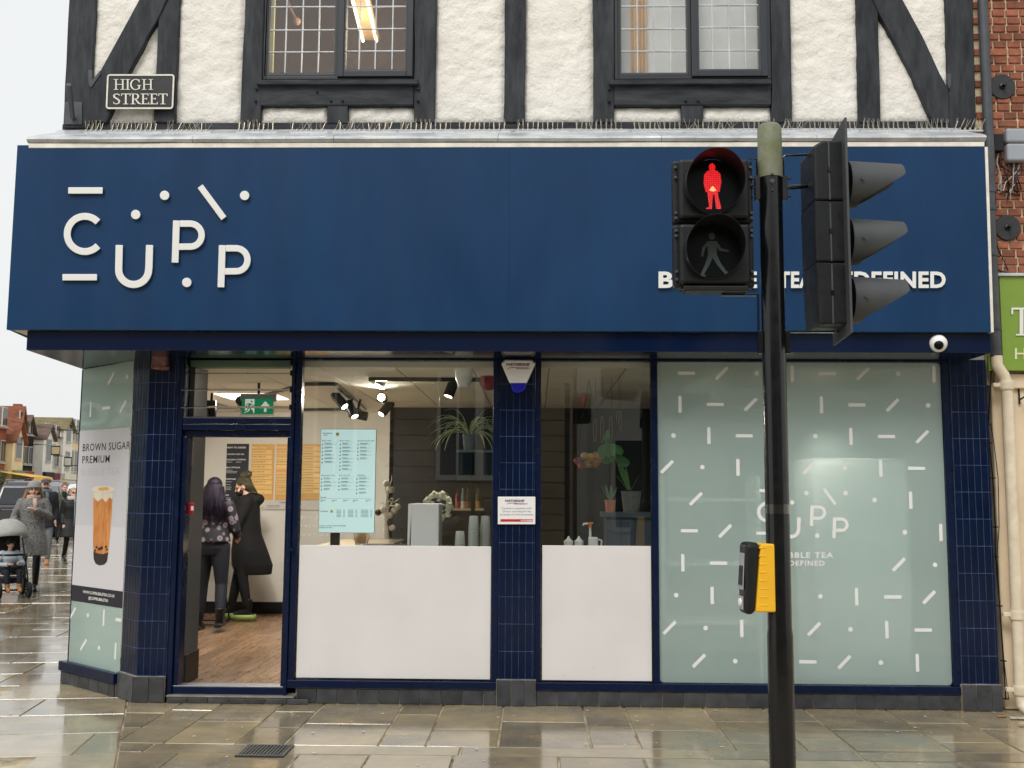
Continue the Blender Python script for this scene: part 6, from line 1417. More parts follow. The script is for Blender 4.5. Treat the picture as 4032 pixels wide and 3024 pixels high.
def person(label, loc, rz, H, pose, wear, hair, vox=.012, name='person', face=True, skin=m_skin):
    J = dict(STAND); J.update(pose); J = {k: (V(v) if isinstance(v, tuple) else v) for k, v in J.items()}
    root = thing(name, label, 'person', loc); LOC[root.name] = V((0,0,0)); root.rotation_euler = (0,0,rz); root.scale = (H/1.7,)*3
    ta = J['tilt']; hd = J['head']; Rm = Matrix.Rotation(ta, 3, 'X')
    HP = lambda x, y, z: hd+Rm @ V((x, y, z))
    mb = MB()
    for s in 'lr':
        sg_ = 1 if s == 'l' else -1
        mb.tube([J[s+'_hip']+V((0,0,.02)), J[s+'_hip'].lerp(J[s+'_knee'], .4), J[s+'_knee'], J[s+'_knee'].lerp(J[s+'_ank'], .35), J[s+'_ank']], [.078,.07,.05,.052,.033], 12)
        a = J[s+'_ank']; mb.tube([a+V((0,.04,-.045)), a+V((0,-.04,-.05)), a+V((0,-.13,-.065))], [.035,.036,.028], 10)
        mb.ball(J[s+'_sh'], .055, .055, .055); mb.tube([J[s+'_sh'], J[s+'_sh'].lerp(J[s+'_el'], .5), J[s+'_el'], J[s+'_el'].lerp(J[s+'_wr'], .3), J[s+'_wr']], [.05,.045,.036,.037,.024], 10)
        d = J[s+'_wr']-J[s+'_el']; hand(mb, J[s+'_wr'], d, (-sg_*.5,-1,.2))
    mb.rings([(0,.01,.87,.12,.085),(0,.01,.93,.155,.105),(0,.005,1.02,.14,.1),(0,0,1.12,.135,.1),(0,-.005,1.25,.155,.112),(0,0,1.36,.165,.1),(0,.01,1.43,.1,.07)], 20)
    mb.tube([(0,.012,1.4), (0,.0,1.48), hd+V((0,.01,-.06))], [.06,.052,.05], 12)
    # head: skull, jaw, nose, ears, brow
    def hb(c, r):
        b = MB().ball((0,0,0), *r, 18, 12)
        mb.add([HP(*(v+V(c))) for v in b.v], b.f)
    hb((0,.012,.025), (.074,.092,.088)); hb((0,-.028,-.045), (.055,.06,.062)); hb((0,-.06,-.085), (.028,.028,.02)); hb((0,-.098,-.018), (.013,.02,.022)); hb((0,-.088,.008), (.01,.015,.03))
    for s in (-1,1): hb((s*.077,.012,-.012), (.012,.02,.032)); hb((s*.04,-.062,-.035), (.025,.025,.025)); hb((s*.03,-.078,.027), (.028,.012,.008))
    o = mb.build('body', skin, root); remesh(o, vox*.75)
    if face:
        for s in (-1,1):
            MB().ball(HP(s*.03,-.084,.008), .013, .007, .0075, 10, 7).build('eye', m_eye, root, smooth='all')
            MB().tube([HP(s*.015,-.094,.028), HP(s*.032,-.092,.034), HP(s*.05,-.08,.028)], .004, 5).build('eyebrow', m_brow, root)
        MB().tube([HP(-.022,-.083,-.058), HP(0,-.095,-.055), HP(.022,-.083,-.058)], [.003,.0065,.003], 6).build('mouth', m_lip, root, smooth=True)
    for nm, mat, fn, v in wear:
        for sd_ in ('l', 'r') if hasattr(fn, 'sides') else ('',):
            mb = MB(); fn(mb, J, HP, sd_) if sd_ else fn(mb, J, HP); o = mb.build(nm, mat, root, smooth='all')
            if v: remesh(o, v)
    hair(root, HP, J); return root
def trousers(r=1.0, hem=.02, top=1.0):
    def f(mb, J, HP):
        for s in 'lr':
            mb.tube([J[s+'_hip']+V((0,0,.06)), J[s+'_hip'].lerp(J[s+'_knee'], .35), J[s+'_knee'], J[s+'_knee'].lerp(J[s+'_ank'], .4), J[s+'_ank']+V((0,0,hem))], [.098*r,.086*r,.062*r,.06*r,.046*r], 14)
        mb.rings([(0,.012,.84,.15,.115),(0,.014,.92,.18,.135),(0,.01,top,.162,.122)], 20)
    return f
def sleeves(mb, J, k=1.0, cuff=0.0):
    for s in 'lr':
        e = J[s+'_el'].lerp(J[s+'_wr'], 1-cuff); mb.ball(J[s+'_sh'], .068*k, .066*k, .066*k); mb.tube([J[s+'_sh'], J[s+'_sh'].lerp(J[s+'_el'], .5), J[s+'_el'], e], [.066*k,.06*k,.052*k,.042*k], 12)
def top(hem=.95, k=1.0, sl=1.0, flare=0, cuff=0):
    def f(mb, J, HP):
        mb.rings([(0,.01,hem,.175*k+flare,.135*k+flare),(0,.006,hem+.1 if hem > .9 else 1.02,.165*k+flare*.3,.125*k+flare*.3),(0,0,1.14,.155*k,.12*k),(0,-.005,1.26,.176*k,.132*k),(0,0,1.38,.176*k,.112*k),(0,.012,1.455,.085,.075)], 24); sleeves(mb, J, sl, cuff)
    return f
def coat(hem=.55, k=1.05, sl=1.1, fl=.05):
    def f(mb, J, HP):
        mb.rings([(0,.01,hem,.2*k+fl,.17*k+fl),(0,.01,.8,.195*k+fl*.6,.155*k+fl*.5),(0,.006,1.0,.175*k,.135*k),(0,0,1.16,.17*k,.13*k),(0,-.005,1.28,.185*k,.14*k),(0,0,1.39,.185*k,.118*k),(0,.012,1.47,.09,.08)], 28); sleeves(mb, J, sl)
    return f
def shoes(h=.1, sole=.0, k=1.0):
    def f(mb, J, HP, sides='lr'):
        for s in sides:
            a = J[s+'_ank']; mb.tube([a+V((0,.045,-.04)), a+V((0,-.03,-.045)), a+V((0,-.1,-.055)), a+V((0,-.155,-.066))], [.045*k,.046*k,.042*k,.03*k], 12); mb.tube([a+V((0,.01,-.02)), a+V((0,.012,h))], [.046*k,.05*k], 12)
            mb.prism([a+V((x*.043*k,y,-.09-sole)) for x, y in ((-1,.06),(-.8,.09),(.8,.09),(1,.06),(1,-.1),(.6,-.175),(-.6,-.175),(-1,-.1))], (0,0,.03+sole))
    f.sides = True; return f
def soles(sole):
    def f(mb, J, HP, sides='lr'):
        for s in sides:
            a = J[s+'_ank']; mb.prism([a+V((x*.054,y,-.095-sole)) for x, y in ((-1,.07),(-.7,.105),(.7,.105),(1,.07),(1,-.1),(.6,-.19),(-.6,-.19),(-1,-.1))], (0,0,.03+sole))
    f.sides = True; return f
def cap_hair(mat, long=0, vox=.01, bun=False, fringe=True):
    def f(root, HP, J):
        mb = MB()
        def hb(c, r, nu=16, nv=10):
            b = MB().ball((0,0,0), *r, nu, nv); mb.add([HP(*(v+V(c))) for v in b.v], b.f)
        hb((0,.028,.045), (.088,.098,.085)); hb((0,.055,-.01), (.082,.07,.09))
        if long:
            for i in range(26):
                a = math.pi*(i/25)-.0; x = .085*math.cos(a); y = .03+.075*math.sin(a)
                top_ = HP(x, y, .02); L = long*R.uniform(.88, 1.08); q = [top_, top_+V((x*.25,.02,-L*.35)), top_+V((x*.55,.035,-L*.7)), top_+V((x*.75+R.uniform(-.015,.015),.03,-L))]; mb.tube(q, [.028,.034,.036,.01], 7)
        if bun: hb((0,.06,.13), (.058,.056,.05))
        o = mb.build('hair', mat, root, smooth='all'); remesh(o, vox, 1)
        if long > .3:
            mb = MB()
            for i in range(150):
                a = math.pi*R.random(); x = .09*math.cos(a); y = .03+.088*math.sin(a); p = HP(x*.35, y*.5, .12); L = long*R.uniform(.8, 1.15); w = R.uniform(.9, 1.25)
                mb.tube([p, HP(x*1.02, y*1.02+.01, .03), HP(x, y, .02)+V((x*.4*w, .03*w, -L*.4)), HP(x, y, .02)+V((x*.75*w+R.uniform(-.02,.02), .052*w, -L*.75)), HP(x, y, .02)+V((x*.8*w+R.uniform(-.04,.04), .04, -L))], [.003,.005,.006,.005,.001], 4, cap=False)
            tag(mb.build('hair_strands', mat, root, smooth='all'), kind='stuff')
    return f
def beanie(mat, hair_mat, long=.2, pom=False):
    hf = cap_hair(hair_mat, long) if long else None
    def f(root, HP, J):
        if hf: hf(root, HP, J)
        mb = MB(); b = MB().ball((0,0,0), .1, .112, .1, 20, 12); mb.add([HP(*(v+V((0,.02,.055)))) for v in b.v if True], b.f); o = mb.build('beanie', mat, root, smooth='all')
        mb = MB(); mb.tube([HP(.1*math.cos(i*.3142), .012+.115*math.sin(i*.3142), .04-.012*math.sin(i*.3142)) for i in range(21)], .02, 8, cap=False); mb.build('beanie_cuff', mat, root, smooth='all')
    return f
# fabrics
m_navyjean = M('dark_denim', srgb(15,20,34), .8, var=.2, vs=9, bump=.2, bs=60); m_blackcl = M('black_jersey', srgb(9,9,11), .85, var=.2, vs=6, bump=.3, bs=18); m_bootbk = M('black_leather', srgb(16,16,18), .28)
def blouse():
    m = M('patterned_blouse', (.02,.02,.02), .7); n = m.node_tree; B = n.nodes['Principled BSDF']; tc = n.nodes.new('ShaderNodeTexCoord'); v = n.nodes.new('ShaderNodeTexVoronoi'); v.inputs['Scale'].default_value = 13; v.inputs['Randomness'].default_value = 1
    n.links.new(tc.outputs['Object'], v.inputs['Vector']); cr = n.nodes.new('ShaderNodeValToRGB'); E_ = cr.color_ramp.elements
    E_[0].position = .0; E_[0].color = (*srgb(96,86,96), 1); E_[1].position = .46; E_[1].color = (*srgb(18,16,22), 1); e = E_.new(.12); e.color = (*srgb(52,46,56), 1); e = E_.new(.2); e.color = (*srgb(132,120,130), 1); e = E_.new(.4); e.color = (*srgb(96,86,94), 1)
    n.links.new(v.outputs['Distance'], cr.inputs['Fac']); n.links.new(cr.outputs['Color'], B.inputs['Base Color']); return m
m_blouse = blouse(); m_purple = M('purple_black_hair', srgb(9,7,12), .55, spec=.2, var=.6, vs=7, col2=srgb(30,18,38), stretch=(5,5,.6), bump=.3, bs=40)
m_greenhair = M('green_streaked_hair', srgb(14,13,11), .5, var=.7, vs=16, col2=srgb(98,94,62), stretch=(1,4,4), bump=.4, bs=50)
m_lime = M('lime_rubber', srgb(150,172,92), .5, var=.08, vs=9); m_mask = M('black_mask', srgb(18,18,20), .8)
def pony(mb): pass
wa = PZ(803, 2480, FZ); wa.x = P(836,2200,wa.y).x
person('woman with long purple-black hair and patterned blouse, back turned, inside the door', wa, math.radians(180), 1.6,
       dict(l_ank=(.13,.0,.09), l_knee=(.11,-.015,.5), r_ank=(-.17,.2,.15), r_knee=(-.12,.02,.5), l_wr=(.16,-.22,1.0), l_el=(.235,-.03,1.1), r_el=(-.25,-.02,1.12), r_wr=(-.2,-.26,1.02)),
       [('blouse', m_blouse, top(.98,1.08,1.12,.015,.12), .012), ('jeans', m_navyjean, trousers(1.12, top=1.07), .012), ('boot', m_bootbk, shoes(.12), .009)], cap_hair(m_purple, .36), vox=.012)
wb = PZ(977, 2442, FZ); wb.x = P(968,2200,wb.y).x
def hoodie(mb, J, HP):
    mb.rings([(0,.1,.5,.16,.22),(0,.08,.62,.185,.25),(0,.04,.8,.2,.22),(0,.01,1.0,.185,.17),(0,.0,1.16,.185,.16),(0,.0,1.28,.19,.155),(0,.012,1.39,.185,.13),(0,.03,1.47,.1,.095)], 28); sleeves(mb, J, 1.2)
    mb.ball((0,.12,1.42), .12, .085, .075); mb.ball((0,.05,1.455), .105, .1, .05)
def b_hair(root, HP, J):
    cap_hair(m_greenhair, 0)(root, HP, J); mb = MB(); b = MB().ball((0,0,0), .068, .07, .058, 16, 10); mb.add([HP(*(v+V((0,.085,.115)))) for v in b.v], b.f)
    for i in range(14):
        a = i*.45; mb.tube([HP(.05*math.cos(a),.085+.05*math.sin(a),.09), HP(.075*math.cos(a+.6),.085+.072*math.sin(a+.6),.12), HP(.04*math.cos(a+1.2),.085+.04*math.sin(a+1.2),.165)], .012, 6)
    mb.build('hair_bun', m_greenhair, root, smooth='all')
    mb = MB()
    for i in range(8): mb.tube([HP(.075*(1 if i % 2 else -1),.0+i*.008,.08), HP(.095*(1 if i % 2 else -1),.03+i*.012,0), HP(.085*(1 if i % 2 else -1),.05+i*.012,-.1-.01*i)], [.012,.012,.004], 6)
    tag(mb.build('loose_locks', m_greenhair, root, smooth='all'), kind='stuff')
    mb = MB(); b = MB().ball((0,0,0), .066, .066, .05, 16, 10); mb.add([HP(*(v+V((0,-.052,-.05)))) for v in b.v], b.f); mb.tube([HP(.06,-.05,-.03), HP(.08,.01,-.005)], .003, 5); mb.tube([HP(-.06,-.05,-.03), HP(-.08,.01,-.005)], .003, 5); mb.build('face_mask', m_mask, root, smooth='all')
person('woman in long black hooded coat, mask and lime platform shoes, facing left', wb+V((0,0,.05)), math.radians(-82), 1.58,
       dict(l_ank=(.1,.05,.09), r_ank=(-.1,-.17,.09), r_knee=(-.1,-.1,.5), l_el=(.21,-.08,1.1), l_wr=(.1,-.3,1.12), r_el=(-.21,-.08,1.1), r_wr=(-.1,-.3,1.1), head=(0,-.06,1.575), tilt=math.radians(24)),
       [('coat', m_blackcl, hoodie, .013), ('leggings', m_blackcl, trousers(1.05), .012), ('shoe', m_bootbk, shoes(.12), .009), ('platform_sole', m_lime, soles(.03), 0)], b_hair)
ws = P(1740, 2000, 1.5)
person('staff member in a black shirt partly hidden behind the wreath', (ws.x, 1.5, FZ), math.radians(15), 1.46, dict(l_wr=(.16,-.28,1.02), r_wr=(-.16,-.28,1.02), l_el=(.23,-.05,1.1), r_el=(-.23,-.05,1.1)),
       [('shirt', m_blackcl, top(.9,1.05,1.05,.0,.45), .014), ('trousers', m_blackcl, trousers(), .014), ('shoe', m_bootbk, shoes(), .012)], cap_hair(M('brown_hair', srgb(96,66,44), .5, var=.3, vs=20), 0), vox=.014)
# a stool beside the purple-haired woman
stl = thing('bar_stool', 'thin black wire bar stool half hidden beside the door pier', 'stool', PZ(812,2455,FZ)); c = PZ(812,2455,FZ)
MB().lathe([(.16,.72),(.17,.735),(.16,.75)], c, n=20).build('seat', m_black, stl, smooth=True)
for dx, dy in ((-1,-1),(1,-1),(1,1),(-1,1)): MB().tube([c+V((dx*.1,dy*.1,.73)), c+V((dx*.2,dy*.2,.008))], .008, 6).build('leg', m_black, stl)
MB().tube([c+V((x*.2,y*.2,.01)) for x, y in ((-1,-1),(1,-1),(1,1),(-1,1),(-1,-1))], .008, 6).build('foot_ring', m_black, stl)

# ---- street people
m_plaid = M('grey_check_wool', srgb(74,74,77), .9, var=.5, vs=55, col2=srgb(158,156,154), det=2); m_greyknit = M('grey_knit', srgb(150,150,150), .9, var=.15, vs=40, bump=.5, bs=80); m_blond = M('dark_blond_hair', srgb(150,112,78), .5, var=.3, vs=20, stretch=(4,4,.5)); m_scarf = M('floral_scarf', srgb(190,160,160), .9, var=.5, vs=18, col2=srgb(196,180,150))
m_olive = M('olive_jacket', srgb(74,78,62), .8, var=.15, vs=9); m_dnavy = M('dark_wool_coat', srgb(26,29,38), .85, var=.2, vs=8); m_gjean = M('grey_jeans', srgb(104,106,112), .85, var=.15, vs=14); m_tan = M('tan_boot', srgb(168,116,74), .7)
m_cream2 = M('cream_knit', srgb(204,186,164), .9, bump=.4, bs=80); m_pink = M('pink_mask', srgb(220,180,184), .8); m_gscarf = M('grey_scarf', srgb(98,108,114), .9, var=.15, vs=12); m_glasses = M('dark_glasses', srgb(40,24,22), .3)
def scarf(mat, bulk=1.0, extra=None):
    def f(mb, J, HP):
        for k in range(2): mb.tube([V((.075*math.cos(i*.3142)*bulk, .0+.07*math.sin(i*.3142)*bulk-.01, 1.455+.022*k+.008*math.sin(i))) for i in range(21)], .03*bulk, 8, cap=False)
        mb.tube([(.02,-.085,1.44),(.035,-.125,1.36),(.03,-.14,1.25)], [.035,.035,.03], 8)
    return f
walk = dict(l_ank=(.09,-.17,.1), l_knee=(.095,-.14,.5), r_ank=(-.09,.2,.13), r_knee=(-.095,.02,.5))
pw = PZ(112, 2325, 0)
def faceout(p): return math.atan2(-(p.x-CAM.x), (p.y-CAM.y))*-1
def fa_(p, extra=0): d = CAM-p; return math.atan2(d.x, -d.y)+extra
pushing = dict(walk); pushing.update(r_el=(-.27,-.02,1.14), r_wr=(-.2,-.3,1.0), l_el=(.27,-.02,1.16), l_wr=(.04,-.19,1.27))
person('woman in grey checked coat and grey beanie pushing the pushchair', pw, fa_(pw), 1.68, pushing,
       [('coat', m_plaid, coat(.55,1.05,1.15), .014), ('jeans', m_bootbk, trousers(), .014), ('boot', m_bootbk, shoes(.3), .012), ('scarf', m_scarf, scarf(m_scarf), 0)], beanie(m_greyknit, m_blond, .24))
pm1 = PZ(152, 2222, 0); pm1 = pm1+V((.07,0,0))
def m_hat(root, HP, J):
    mb = MB(); b = MB().ball((0,0,0), .1, .115, .05, 18, 10); mb.add([HP(*(v+V((0,.005,.085)))) for v in b.v], b.f); b = MB().ball((0,0,0), .075, .06, .014, 14, 8); mb.add([HP(*(v+V((0,-.1,.06)))) for v in b.v], b.f); mb.build('flat_cap', M('grey_tweed', srgb(92,88,88), .9, var=.3, vs=60), root, smooth='all')
    mb = MB(); b = MB().ball((0,0,0), .058, .05, .055, 16, 10); mb.add([HP(*(v+V((0,-.05,-.075)))) for v in b.v], b.f); mb.build('beard', M('dark_beard', srgb(36,28,26), .8), root, smooth='all')
    mb = MB()
    for s in (-1,1): mb.tube([HP(s*.032+.022*math.cos(i*.628), -.098, .005+.018*math.sin(i*.628)) for i in range(11)], .004, 5, cap=False)
    mb.build('glasses', m_glasses, root)
person('bearded man in flat cap, glasses and dark coat behind the pushchair woman', pm1, fa_(pm1), 1.8, walk,
       [('coat', m_dnavy, coat(.74,1.12,1.15,.02), .016), ('jeans', m_gjean, trousers(1.1), .016), ('boot', m_tan, shoes(.1), .014), ('scarf', m_gscarf, scarf(m_gscarf, 1.15), 0)], m_hat, vox=.015)
p2 = PZ(225, 2146, 0); p2 = p2+V((.12,0,0))
person('woman with tied-back hair in open olive jacket and black top', p2, fa_(p2, .15), 1.76, dict(walk, head=(0.01,-.015,1.585)),
       [('jacket', m_olive, top(.88,1.12,1.2), .016), ('black_top', m_blackcl, lambda mb, J, HP: mb.rings([(0,-.075,.9,.075,.11),(0,-.07,1.2,.085,.11),(0,-.06,1.4,.07,.09),(0,-.02,1.5,.06,.06)], 14), .014), ('trousers', m_blackcl, trousers(1.05), .016), ('shoe', m_bootbk, shoes(), .014), ('strap', m_gscarf, lambda mb, J, HP: mb.tube([(-.1,-.03,1.45),(-.02,-.19,1.25),(.12,-.19,1.0),(.17,-.1,.9)], .013, 6), 0)], cap_hair(M('auburn_hair', srgb(120,76,50), .5, var=.2, vs=20), 0, bun=True), vox=.015)
p3 = PZ(272, 2138, 0)+V((.1,1.0,0))
person('woman in cream beanie and dark coat furthest back on the pavement', p3, fa_(p3, .3), 1.76, walk, [('coat', m_dnavy, coat(.6,1.05,1.1), .018), ('trousers', m_blackcl, trousers(), .018), ('shoe', m_bootbk, shoes(), .016), ('scarf', M('green_scarf', srgb(60,70,64), .9), scarf(None, 1.1), 0)], beanie(m_cream2, m_blond, 0), vox=.016)
p4 = PZ(266, 2219, 0)+V((.05,0,0))
def maskf(root, HP, J):
    cap_hair(M('fair_hair', srgb(176,140,104), .5, var=.2, vs=20), .0)(root, HP, J); mb = MB(); b = MB().ball((0,0,0), .064, .062, .048, 16, 10); mb.add([HP(*(v+V((0,-.052,-.048)))) for v in b.v], b.f); mb.build('face_mask', m_pink, root, smooth='all')
    mb = MB()
    for s in (-1,1): mb.tube([HP(s*.032+.024*math.cos(i*.628), -.1, .004+.016*math.sin(i*.628)) for i in range(11)], .0045, 5, cap=False)
    mb.build('glasses', m_glasses, root)
person('woman in long black padded coat with pink mask, cut off by the corner window', p4, fa_(p4, .25), 1.62, dict(walk, l_ank=(.09,-.02,.09), l_knee=(.095,-.03,.5)),
       [('coat', M('black_padded_coat', srgb(20,21,26), .6, var=.2, vs=6, bump=.5, bs=9), coat(.6,1.2,1.25,.06), .016), ('leggings', m_blackcl, trousers(.92), .014), ('shoe', m_bootbk, shoes(), .012), ('fur_collar', M('pale_fur', srgb(206,198,190), .95, bump=.8, bs=50), scarf(None, 1.25), 0), ('zip', m_greybox, lambda mb, J, HP: mb.bar((.0,-.2,.62), (.0,-.165,1.4), .012, .006, (0,1,0)), 0)], maskf, vox=.015)
# ---- pushchair with child
pc = PZ(30, 2350, 0); pr_ = thing('pushchair', 'grey hooded three-wheeled pushchair at the left edge of the pavement', 'pushchair', pc); LOC[pr_.name] = V((0,0,0)); pr_.rotation_euler = (0,0,fa_(pc,.25))
m_pg = M('grey_pram_fabric', srgb(168,168,164), .8, var=.12, vs=9, bump=.2, bs=30); m_rub = M('tyre_rubber', srgb(20,20,22), .7)
for x, y, r_ in ((.28,.32,.15),(-.28,.32,.15),(.2,-.3,.115),(-.2,-.3,.115)):
    MB().lathe([(r_*.62,-.02),(r_*.98,-.024),(r_,0),(r_*.98,.024),(r_*.62,.02)], (x,y,r_), (1,0,0), 28).build('tyre', m_rub, pr_, smooth=True); w_ = MB().lathe([(.03,-.03),(.03,.03)], (x,y,r_), (1,0,0), 12)
    for i in range(6): w_.tube([(x,y,r_),(x,y+r_*.64*math.cos(i*1.047),r_+r_*.64*math.sin(i*1.047))], .008, 5)
    w_.build('hub', m_black, pr_)
mb = MB()
for s in (-1,1): mb.tube([(s*.2,-.3,.12),(s*.24,-.05,.35),(s*.26,.3,.7),(s*.26,.5,1.0),(s*.22,.55,1.04)], .013, 8); mb.tube([(s*.28,.32,.15),(s*.26,.12,.55)], .013, 8)
mb.tube([(-.22,.55,1.04),(.22,.55,1.04)], .018, 8); mb.tube([(-.2,-.3,.12),(.2,-.3,.12)], .012, 8); mb.build('chassis', m_black, pr_, smooth=True)
mb = MB(); mb.rings([(0,.0,.36,.17,.16),(0,0,.44,.2,.2),(0,.04,.5,.2,.18)], 16); mb.prism([(-.19,.12,.45),(.19,.12,.45),(.19,.28,.95),(-.19,.28,.95)], (0,.05,0)); mb.build('seat', M('dark_seat', srgb(40,42,46), .9), pr_, smooth=True)
vs = []; fs = []; n, m_ = 16, 8
for j in range(m_+1):
    a = math.radians(12+118*j/m_)
    for i in range(n+1):
        b = math.pi*i/n; x = .25*math.cos(b); rr_ = .3*math.sin(b)**.7 if 0 < b < math.pi else 0; vs.append((x, .14-rr_*math.cos(a)*1.2, .84+rr_*math.sin(a)))
for j in range(m_):
    for i in range(n): fs.append((j*(n+1)+i, j*(n+1)+i+1, (j+1)*(n+1)+i+1, (j+1)*(n+1)+i))
hd_ = MB().add(vs, fs).build('hood', m_pg, pr_, smooth='all'); md = hd_.modifiers.new('s','SOLIDIFY'); md.thickness = .012
MB().tube([(.22*math.cos(math.pi*i/10),-.1-.16*math.sin(math.pi*i/10),.62) for i in range(11)], .016, 8).build('bumper_bar', m_black, pr_, smooth=True)
MB().rings([(0,.1,.2,.16,.22),(0,.1,.28,.2,.26)], 14).build('basket', M('basket_mesh', srgb(48,40,52), .9), pr_)
lp_ = (Matrix.Rotation(fa_(pc,.25), 3, 'Z') @ V((0,.02,.0)))+pc
cw_ = dict(l_hip=(.12,-.02,.95), l_knee=(.15,-.42,.93), l_ank=(.14,-.5,.55), r_hip=(-.12,-.02,.95), r_knee=(-.15,-.42,.93), r_ank=(-.14,-.5,.55), l_el=(.3,-.1,1.12), l_wr=(.12,-.4,1.15), r_el=(-.3,-.1,1.12), r_wr=(-.12,-.4,1.13), head=(0,-.05,1.62))
m_pale = M('pale_blue_snowsuit', srgb(178,190,200), .8, var=.1, vs=9, bump=.4, bs=14)
ch = person('small child in pale blue jacket and dark hat sitting in the pushchair', lp_+V((0,0,-.17)), fa_(pc,.25), .98, cw_, [('jacket', m_pale, top(.86,1.25,1.35), .02), ('trousers', m_navyjean, trousers(1.2), .02), ('boot', m_tan, shoes(.1,0,1.3), .018)], beanie(M('dark_hat', srgb(34,34,38), .9), m_blond, 0), vox=.02)

# ================================================================== cars
def car(label, loc, rz, paint, plate=None):
    root = thing('parked_car', label, 'car', loc, group='cars parked along the street'); LOC[root.name] = V((0,0,0)); root.rotation_euler = (0,0,rz)
    def sect(y, pts): return [V((x, y, z)) for x, z in pts]
    prof = [(0,.42,.95),(.1,.38,1.0),(.35,.36,1.04),(1.4,.36,1.02),(3.6,.38,1.02),(4.2,.4,.95),(4.75,.45,.72)]   # y, bottom, belt
    vs = []; half = []
    for y, b, t in prof:
        w = .98-.05*(y in (0,4.75)); half += [[(-w+.06,b),(-w,b+.18),(-w,t-.15),(-w+.07,t),(w-.07,t),(w,t-.15),(w,b+.18),(w-.06,b)]]
    for (y, b, t), h in zip(prof, half): vs += sect(y, h)
    k = 8; n = len(prof); fs = [[i*k+j, i*k+(j+1) % k, (i+1)*k+(j+1) % k, (i+1)*k+j] for i in range(n-1) for j in range(k)]+[list(range(k)), [(n-1)*k+j for j in range(k)]]
    MB().add(vs, fs).build('body', paint, root, bevel=.03, smooth=True)
    cab = [(.08,1.0,.9),(.3,1.72,.74),(.5,1.86,.7),(1.5,1.89,.7),(2.6,1.84,.69),(3.4,1.02,.86)]
    vs = []
    for y, z, w in cab: vs += [V((-w,y,z)), V((w,y,z))]
    base = [V((-.9,.06,.98)), V((.9,.06,.98)), V((.88,3.45,.98)), V((-.88,3.45,.98))]
    mbc = MB(); L = [vs[2*i] for i in range(6)]; Rr = [vs[2*i+1] for i in range(6)]
    mbc.add(L+Rr, [[0,1,2,3,4,5], [11,10,9,8,7,6]]+[[i, 6+i, 7+i, i+1] for i in range(5)]); mbc.build('cabin', paint, root, bevel=.05, smooth=True)
    m_gl = M('car_glass', (.02,.024,.028), .06)
    MB().add([(-.76,.1,1.12),(.76,.1,1.12),(.66,.275,1.66),(-.66,.275,1.66)], [(0,1,2,3)]).add([(-.76,.08,1.12),(.76,.08,1.12),(.66,.255,1.66),(-.66,.255,1.66)], [(0,1,2,3)]).build('rear_window', m_gl, root, fix=False)
    for s in (-1,1):
        for a, b, c, d in ((.5,1.45,.55,1.45),(1.52,2.5,1.52,2.35)): MB().add([(s*.895,a,1.1),(s*.87,b,1.1),(s*.735,d,1.72),(s*.735,c,1.72)], [(0,1,2,3)]).build('side_window', m_gl, root)
        MB().box(s*.78-.13, s*.78+.13, -.02, .1, .82, 1.0).build('tail_light', M('tail_red', srgb(120,16,18), .2), root, bevel=.02)
        MB().box(s*.66-.02, s*.66+.02, .5, 2.5, 1.9, 1.93).build('roof_rail', m_greybox, root, bevel=.008)
        for y in (.85, 3.75): MB().lathe([(.2,-.12),(.36,-.13),(.38,0),(.36,.13),(.2,.12)], (s*.85,y,.38), (1,0,0), 28).build('tyre', m_rub, root, smooth=True); MB().lathe([(.21,-.135),(.05,-.125),(.05,.125),(.21,.135)], (s*.85,y,.38), (1,0,0), 16).build('rim', m_greybox, root, smooth=True)
    MB().box(-.95, .95, -.06, .2, .42, .66).build('bumper', m_blackmatt, root, bevel=.04); MB().box(-.6, .6, -.07, -.05, .46, .54).build('bumper_trim', m_greybox, root, bevel=.01)
    if plate:
        MB().box(-.26, .26, -.035, -.015, .84, .95).build('number_plate', M('yellow_plate', srgb(236,200,60), .4), root, bevel=.004); mb = MB(); text(mb, plate, -.23, .2, .865, .93, lambda x, z, o: V((x, -.036-o, z)), .001, bold=.02); mb.build('plate_lettering', m_ink, root, fix=False)
    return root
m_wcar = M('silver_white_paint', srgb(206,210,216), .25, coat=.5); m_bcar = M('dark_car_paint', srgb(46,50,58), .2, coat=.6)
c1 = PZ(55, 2120, 0); car('dark four-wheel-drive car with pale roof rails, seen from behind at the kerb', c1+V((.2,0,0)), .2, m_bcar, 'HF69 1')
c3 = PZ(230, 2085, 0); car('silver white car parked beyond the dark one', c3+V((.3,1.5,0)), .2, m_wcar)

# ================================================================== the far houses of the street
m_house = {k: M('house_'+k, srgb(*c), .85, var=.1, vs=.8, bump=.2, bs=4) for k, c in dict(brick=(150,86,62), cream=(232,214,172), white=(236,234,226), pale=(226,220,204), maroon=(120,40,48), black=(34,34,38), red=(150,76,58), sand=(196,164,116), sage=(120,134,112)).items()}
m_rf = {k: M('roof_'+k, srgb(*c), .9, var=.3, vs=1.5, bump=.6, bs=6, stretch=(1,1,3)) for k, c in dict(red=(132,82,60), brown=(104,88,78), olive=(118,108,78), slate=(84,88,94)).items()}
m_pane = M('dark_pane', (.03,.035,.04), .08); m_fr = M('house_frame', (.5,.48,.44), .6)
e2v = V((SD.x, SD.y, 0)); nrm = V((SD.y, -SD.x, 0)); WST = 26.7
def trow(px):
    d = ray(px, 1935); an = math.atan2(d.x, d.y)-math.atan2(SD.x, SD.y); return WST/math.tan(abs(an))
def row_pt(px, out=0.0):
    t = trow(px); o = CAM+V((0,0,-CAM.z)); return o+e2v*t-nrm*(WST-out)
def zat(px, py, out=0.0):
    q = row_pt(px, out); d = ray(px, py); return CAM.z+d.z*((q-CAM).xy.length/d.xy.length)
